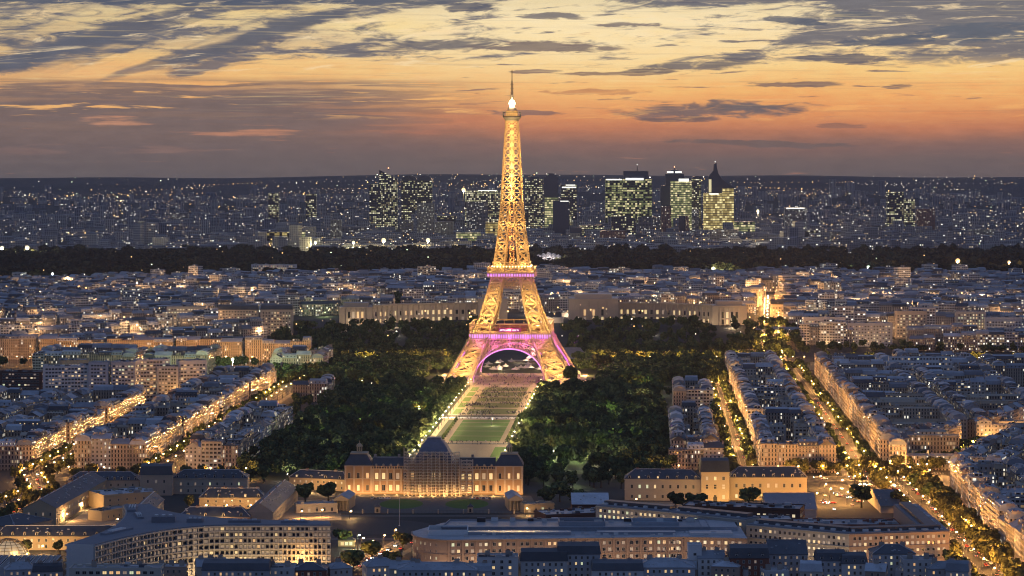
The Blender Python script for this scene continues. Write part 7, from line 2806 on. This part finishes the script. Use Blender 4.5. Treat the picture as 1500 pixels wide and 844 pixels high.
def tower(label, x0, x1, ytop, Y=8000.0, mat='office_dark', roof=None, ybase=360, depth=28.0, rnd=0.5, bands=(), aerial=0, crown=None, turn=0.0):
    k = Y / FOC
    X0, X1 = (x0 - 750) * k, (x1 - 750) * k
    xc, w = (X0 + X1) / 2, X1 - X0
    zb = terrain(xc, Y)
    zt = EYE - (ytop - 236) * k - zb
    root = thing('office_tower', label, 'office tower', (xc, Y + depth / 2, zb), turn)
    mb = MB()
    P = rect(w, depth)
    if roof == 'slant':
        d = 0.16 * w + (zt * 0.10)
        for i in range(4):
            a, b = P[i], P[(i + 1) % 4]
            za, zb2 = (zt if a[0] < 0 else zt - d), (zt if b[0] < 0 else zt - d)
            L = math.hypot(b[0] - a[0], b[1] - a[1])
            mb.face([(a[0], a[1], -8), (b[0], b[1], -8), (b[0], b[1], zb2), (a[0], a[1], za)], 0, [(0, 0), (L, 0), (L, zb2), (0, za)], rnd)
        mb.face([(P[0][0], P[0][1], zt), (P[1][0], P[1][1], zt - d), (P[2][0], P[2][1], zt - d), (P[3][0], P[3][1], zt)], 1)
    elif roof == 'round':
        zs = zt - w * 0.32
        mb.prism(P, -8, zs, 0, 1, rnd, cap=False)
        prof = [(w / 2 * math.cos(a), zs + w * 0.32 * math.sin(a)) for a in np.linspace(0, PI, 9)]
        for (xa, za), (xb, zb2) in zip(prof[:-1], prof[1:]):
            mb.face([(xa, -depth / 2, za), (xa, depth / 2, za), (xb, depth / 2, zb2), (xb, -depth / 2, zb2)], 1)
        mb.face([(x, -depth / 2, z) for x, z in prof], 1)
    elif roof == 'stepped':
        mb.prism(P, -8, zt * 0.93, 0, 1, rnd)
        mb.prism([(x * 0.72, y * 0.8) for x, y in P], zt * 0.93 + 0.02, zt * 0.97, 1, 1, rnd)
        mb.prism([(x * 0.4, y * 0.6) for x, y in P], zt * 0.97 + 0.04, zt, 1, 1, rnd)
    else:
        mb.prism(P, -8, zt, 0, 1, rnd)
    mb.obj('wall', [M[mat], M['tower_glass']], root)
    if crown:
        cw, ch, off = crown
        mb = MB()
        mb.box((off * w, 0, zt + 0.05), (w * cw, depth * 0.8, ch), 0)
        mb.obj('crown', M['tower_glass'], root)
    for (f, ww, hh, off) in bands:
        mb = MB()
        mb.box((off * w, -depth / 2 - 0.6, zt * f), (w * ww, 1.0, hh), 0)
        mb.obj('light_band', M['band_light'], root)
    if aerial:
        top = zt + (crown[1] if crown else 0)
        mb = MB()
        mb.lathe([(1.4, top), (1.0, top + aerial), (0.2, top + aerial * 1.3)], n=6)
        mb.obj('aerial', M['iron'], root)
        mb = MB()
        mb.lathe([(0.1, top + aerial * 1.3), (2.0, top + aerial * 1.3 + 2), (0.1, top + aerial * 1.3 + 4)], n=6)
        mb.obj('warning_light', M['red_beacon'] if aerial < 14 else M['band_light'], root)
    return root


tower('dark slim office slab left of the slanting tower', 541, 558, 270, 8000, rnd=0.5)
tower('dark office tower with sharply slanting roof', 555.5, 582, 249, 8150, roof='slant', rnd=0.62, aerial=3)
tower('dark twin tower with rounded shoulders, left half', 588, 611, 257, 8200, roof='round', rnd=0.5)
tower('dark twin tower with rounded shoulders, right half', 611.5, 633, 257, 8240, roof='round', rnd=0.7)
tower('pale beige tower dotted with lit windows before the twin tower', 611, 636, 298, 7600, 'office_beige', rnd=0.5)
tower('lower beige block dotted with windows beside the pale beige tower', 637, 664, 325, 7500, 'office_beige', rnd=0.3)
tower('wide dark slab tower just left of the great lattice tower', 681, 736, 279, 8100, rnd=0.8, bands=((0.985, 0.5, 2.5, 0.1),), depth=36)
tower('grey speckled tower in front of the wide dark slab', 683, 715, 296, 7900, 'office_grey', rnd=0.5)
tower('low yellow lit office block at the left foot of the great lattice tower', 711, 737, 326, 7400, 'office_gold', rnd=0.3)
tower('greenish lit low block left of the yellow block', 668, 704, 341, 7300, 'office_lit', rnd=0.9)
tower('dark speckled tower just right of the great lattice tower', 769, 796, 263, 8100, rnd=0.62, crown=(0.5, 8, 0))
tower('dark tower with stepped octagonal top', 797, 818, 254, 8300, 'tower_glass', roof='stepped')
tower('bright yellow green lit slab below the stepped top tower', 798, 818, 289, 8000, 'office_lit', rnd=1.0)
tower('dark blue glass tower with curved edge beside the lit slab', 810, 834, 294, 7800, 'tower_glass', bands=((0.97, 0.5, 2.5, 0.2),))
tower('dark tower with two bright bands at its top', 822, 845, 271, 8200, rnd=0.7, bands=((0.93, 0.9, 4.0, 0), (0.985, 0.6, 3.0, 0.1)))
tower('wide greenish lit tower with dark crown and mast', 887, 912, 263, 8250, 'office_lit', rnd=0.25, bands=((0.985, 0.9, 4.0, 0),))
tower('wide greenish lit tower with dark crown and mast, right part', 912.5, 955, 263, 8200, 'office_lit', rnd=0.15, crown=(0.86, 27, -0.05), bands=((0.985, 0.62, 7.0, -0.1),), aerial=14)
tower('dark curved low glass building before the wide greenish tower', 896, 932, 312, 7700, roof='slant', rnd=0.4)
tower('tall dark tower behind the bright green one', 975, 1002, 249, 8400, 'tower_glass', roof='stepped', bands=((0.945, 0.35, 6, -0.25), (0.945, 0.35, 6, 0.2)), aerial=6)
tower('dark low square tower left of the bright green one', 968, 985, 272, 8300, 'tower_glass')
tower('reddish brown tower at the foot of the bright green one', 969, 983, 302, 7900, 'office_red', rnd=0.2)
tower('bright yellow green tower with white band on top', 983, 1013, 265, 8100, 'office_lit', rnd=0.95, bands=((0.985, 0.5, 9.0, 0.12),))
tower('dark tower with rounded shoulder right of the bright green one', 1013.5, 1027, 258, 8150, roof='round', rnd=0.6)
tower('short dark tower standing before the bright green one', 995, 1004, 316, 7700, 'tower_glass')
tower('slim orange lit tower before the bright green one', 1004.5, 1009, 316, 7680, 'office_red', rnd=0.9)
tower('grey speckled short tower right of the bright green tower', 1014, 1024, 306, 7750, 'office_grey', rnd=0.9)
tower('golden lit tower below the curved dark spire, left part', 1031, 1058, 283, 8050, 'office_gold', rnd=0.8, bands=((0.96, 0.5, 4.0, 0.05),))
tower('golden lit tower below the curved dark spire, right part', 1058.6, 1075, 276, 8060, 'office_gold', rnd=0.7)
tower('grey office tower with white banded top far right of the spire', 1150, 1180, 304, 7800, 'office_grey', rnd=0.7, bands=((0.95, 0.9, 3, 0),))
tower('dark tall tower alone on the right, speckled with windows', 1300, 1324, 281, 7900, rnd=0.5)
tower('darker shoulder of the lone tower on the right', 1324.5, 1340, 291, 7920, rnd=0.8)
tower('reddish grey block right of the lone dark tower', 1343, 1370, 306, 7950, 'office_red', rnd=0.3)
tower('dark pencil tower, left of the pair on the left horizon', 393, 408, 283, 8600, rnd=0.6)
tower('dark pencil tower, right of the pair on the left horizon', 448, 463, 284, 8600, rnd=0.7)
tower('pinkish lit block at the foot of the wide greenish tower', 879, 916, 338, 7200, 'office_red', rnd=0.95)
tower('long yellow lit office row left of the towers', 376, 427, 340, 7100, 'office_gold', rnd=0.1)
tower('bluish lit office block beside the yellow row', 428, 446, 338, 7080, 'office_lit', rnd=0.5)
tower('greenish speckled office block left of the dark slim slab', 484, 500, 322, 7300, 'office_beige', rnd=0.7)
tower('squat purple lit block below the golden tower', 1040, 1082, 337, 7200, 'office_grey', rnd=0.6)
tower('pale lit long block right of the golden tower', 1076, 1106, 325, 7600, 'office_lit', rnd=0.5)
tower('low black cube building in the dip right of the lattice tower', 835, 852, 333, 7300, 'tower_glass')
tower('beige low block with one lit floor right of the lattice tower', 833, 850, 342, 7200, 'office_beige', rnd=0.1)
for i, (x0, x1, yt, Y, mt) in enumerate(((1270, 1292, 330, 7600, 'office_grey'), (1170, 1200, 338, 7500, 'office_dark'), (1372, 1408, 332, 7600, 'office_grey'), (1212, 1240, 340, 7400, 'office_beige'), (640, 668, 316, 8300, 'office_dark'), (586, 606, 322, 7700, 'office_grey'), (500, 536, 332, 7600, 'office_grey'),
                                         (736, 770, 318, 8200, 'office_dark'), (850, 884, 330, 7700, 'office_dark'), (935, 966, 318, 7900, 'office_grey'), (100, 135, 318, 8400, 'office_grey'), (180, 210, 324, 8200, 'office_beige'), (300, 318, 318, 8400, 'office_dark'), (330, 350, 314, 8500, 'office_grey'), (1420, 1460, 336, 7500, 'office_beige'), (250, 275, 312, 8800, 'office_grey'))):
    tower('mid height %s block %s' % ({'office_grey': 'grey', 'office_dark': 'dark', 'office_beige': 'beige'}[mt], (
        'left below the lone dark tower on the right', 'right beside the white banded grey tower', 'right of the reddish block', 'between white banded tower and lone tower', 'behind the low beige speckled block', 'before the rounded twin tower',
        'below the dark slim slab', 'hidden behind the great lattice tower', 'between stepped tower and wide greenish tower', 'before the right part of the wide greenish tower', 'at the far left, first from the edge', 'at the far left, second from the edge',
        'left of the pencil towers, taller of two', 'left of the pencil towers, second of two', 'near the right edge of the skyline', 'among the left suburbs, alone')[i]), x0, x1, yt, Y, mt, rnd=0.1 + 0.05 * i)

# the curved dark spire on the golden tower
k = 8055.0 / FOC
X = lambda x: (x - 750) * k
Z = lambda y: EYE - (y - 236) * k
root = thing('spired_tower', 'dark curved blade rising from the golden lit tower', 'office tower', (X(1050), 8090, 0))
pts = [(1038, 300), (1076, 300), (1076, 275), (1066, 268), (1058, 262), (1053, 254), (1051, 245), (1050.5, 238), (1047, 240), (1046, 250), (1039, 258)]
mb = MB()
P = [(X(x) - X(1050), Z(y)) for x, y in pts]
a = [(x, -12, z) for x, z in P]
b = [(x, 12, z) for x, z in P]
mb.face(a[::-1])
mb.face(b)
for i in range(len(P)):
    j = (i + 1) % len(P)
    mb.face([a[i], a[j], b[j], b[i]])
mb.obj('wall', M['tower_glass'], root)
mb = MB()
mb.box((X(1041) - X(1050), -12.6, Z(282)), (8.0, 0.8, Z(263) - Z(282)))
mb.obj('light_band', glow('golden_band', (1.0, 0.85, 0.4), 0.8), root)
mb = MB()
mb.lathe([(0.1, 0), (2.2, 2), (0.1, 4)], (X(1049) - X(1050), 0, Z(238)), 8)
mb.obj('warning_light', M['band_light'], root)

# the glass-sailed gallery in the wood
c = px(804, 368, 30)
root = thing('glass_sail_building', 'silvery curved glass sail building at the edge of the dark wood', 'gallery', (c[0], c[1], terrain(*c)))
for i in range(5):
    mb = MB()
    xs = np.linspace(-36, 36, 13)
    off = -22 + i * 11
    def sail(u, v):
        return (off + u * 24 - 12, -18 + v * 30 + 4 * i % 7, 2 + 26 * math.sin(PI * (0.15 + 0.7 * u)) * (0.55 + 0.45 * v) - abs(off) * 0.25)
    for a in range(6):
        for b in range(5):
            q = [sail(a / 6, b / 5), sail((a + 1) / 6, b / 5), sail((a + 1) / 6, (b + 1) / 5), sail(a / 6, (b + 1) / 5)]
            mb.face(q, (a + b) % 2)
    mb.obj('sail', [plain('sail_glass', (0.42, 0.42, 0.44), 0.35, var=0.2), plain('sail_frame', (0.2, 0.19, 0.2), 0.5)], root)
lamp('POINT', (0, -40, 25), 240000.0, (1.0, 0.85, 0.75), root, 2.0, 'gallery_light')


# ------------------------------------------------------------------ the lights of the far plain and of the streets on the hill
def far_lights():
    rr = random.Random(99)
    mb = MB()

    def dot(x, y, s, m, up=6.0):
        z = terrain(x, y) + up
        mb.box((x, y, z), (s, s, s), m, rnd=rr.random())
    hubs = []
    for _ in range(70):
        hy = 6400 + 9500 * rr.random() ** 1.3
        hubs.append((rr.uniform(-0.2, 0.2) * hy, hy, rr.uniform(0.6, 2.0)))
    for _ in range(2300):                       # clustered towns on the suburbs and the ridges
        if rr.random() < 0.2:
            y = 6400 + 9500 * rr.random() ** 1.5
            x = rr.uniform(-0.203, 0.203) * y
        else:
            hx, hy, hs = rr.choice(hubs)
            x, y = rr.gauss(hx, hy * 0.009 * hs), rr.gauss(hy, hy * 0.022 * hs)
        if not 6400 < y < 16400:
            continue
        r = rr.random()
        dot(x, y, y * 0.00017 * rr.uniform(0.6, 1.7), 0 if r < 0.5 else (1 if r < 0.86 else 2), rr.uniform(5, 16))
    for _ in range(230):                        # roads: strings of lamps
        y = 6500 + 8500 * rr.random() ** 1.2
        x = rr.uniform(-0.2, 0.2) * y
        a = rr.gauss(0, 0.35)
        n = rr.randint(6, 26)
        m = 1 if rr.random() < 0.6 else 0
        st = rr.uniform(26, 48)
        for i in range(n):
            xx, yy = x + i * st * math.cos(a), y + i * st * math.sin(a)
            dot(xx, yy, yy * 0.00019 * rr.uniform(0.7, 1.3), m, 9)
    for (x0, x1, y, z) in ((78, 115, 297, 12), (140, 168, 300, 12), (415, 448, 295, 20), (28, 58, 334, 10), (240, 300, 275, 90), (110, 270, 277, 92), (370, 500, 268, 120)):      # bright works and motorway yards
        for i in range(int((x1 - x0) / 3)):
            q = px(x0 + 3 * i + rr.uniform(-1, 1), y + rr.uniform(-1.5, 1.5), z)
            if 5000 < q[1] < 16500:
                dot(q[0], q[1], q[1] * 0.00042, 1, 10)
    for _ in range(950):                        # street lamps glimpsed between the houses of the hill
        x, y = rr.uniform(-0.2, 0.2) * 4000, rr.uniform(3090, 4330)
        r = rr.random()
        dot(x, y, rr.uniform(0.7, 1.5), 1 if r < 0.75 else 0, rr.uniform(7, 22))
    for _ in range(60):                         # a few lamps in the dark wood
        y = rr.uniform(4600, 6300)
        dot(rr.uniform(-0.2, 0.2) * y, y, 1.6, 1 if rr.random() < 0.6 else 2, 17)
    for x, y, z in HILL:
        mb.box((x, y, z - 0.5), (1.0, 1.0, 1.0), 1, rnd=0.9)
    o = mb.obj('distant_lamps', [M['dot_white'], M['dot_amber'], M['dot_green']])
    tag(o, 'thousands of tiny white and amber lights sprinkled over the far plain', 'lights', None, 'stuff')


def dotmat(name, col, power):
    m, b = material(name)
    r = attr('rnd')
    b.inputs['Emission Color'].default_value = col + (1,)
    E.put(b.inputs['Emission Strength'], (0.12 + r * r * r * 1.6) * power)
    return m


M['dot_white'] = dotmat('far_white_lamp', (1.0, 0.86, 0.66), 5.0)
M['dot_amber'] = dotmat('far_amber_lamp', (1.0, 0.56, 0.18), 6.0)
M['dot_green'] = dotmat('far_green_lamp', (0.8, 1.0, 0.6), 4.5)
rr = random.Random(123)
HILL = []
for i in range(230):
    y = rr.uniform(3100, 4250)
    x = rr.uniform(-0.2, 0.2) * y
    if not blocked(x, y):
        HILL.append((x, y, terrain(x, y) + rr.uniform(9, 24)))
far_lights()
# street light pooling between the houses of the hill: real lamps, their heads are in the strings of lamps
for x, y, z in HILL:
    lamp('POINT', (x, y, z + 1.2), rr.uniform(12000, 40000), (1.0, 0.55, 0.22), None, 1.0, 'hill_street_light')
for (x, y, p) in museum_fill_lamps:
    lamp('POINT', (x, y, 24.0), p, (1.0, 0.72, 0.42), None, 0.8, 'museum_fill_light')


# ------------------------------------------------------------------ air
def haze():
    mb = MB()
    mb.box((0, 8700, -17), (10400, 18800, 352))
    o = mb.obj('haze', bpy.data.materials.new('haze'))
    m = o.data.materials[0]
    m.use_nodes = True
    nt = m.node_tree
    nt.nodes.clear()
    out = nt.nodes.new('ShaderNodeOutputMaterial')
    v = nt.nodes.new('ShaderNodeVolumePrincipled')
    v.inputs['Color'].default_value = (0.80, 0.82, 0.90, 1)
    v.inputs['Density'].default_value = HAZE
    v.inputs['Anisotropy'].default_value = 0.3
    nt.links.new(v.outputs[0], out.inputs['Volume'])
    tag(o, kind='stuff')


HAZE = 2.1e-5
haze()
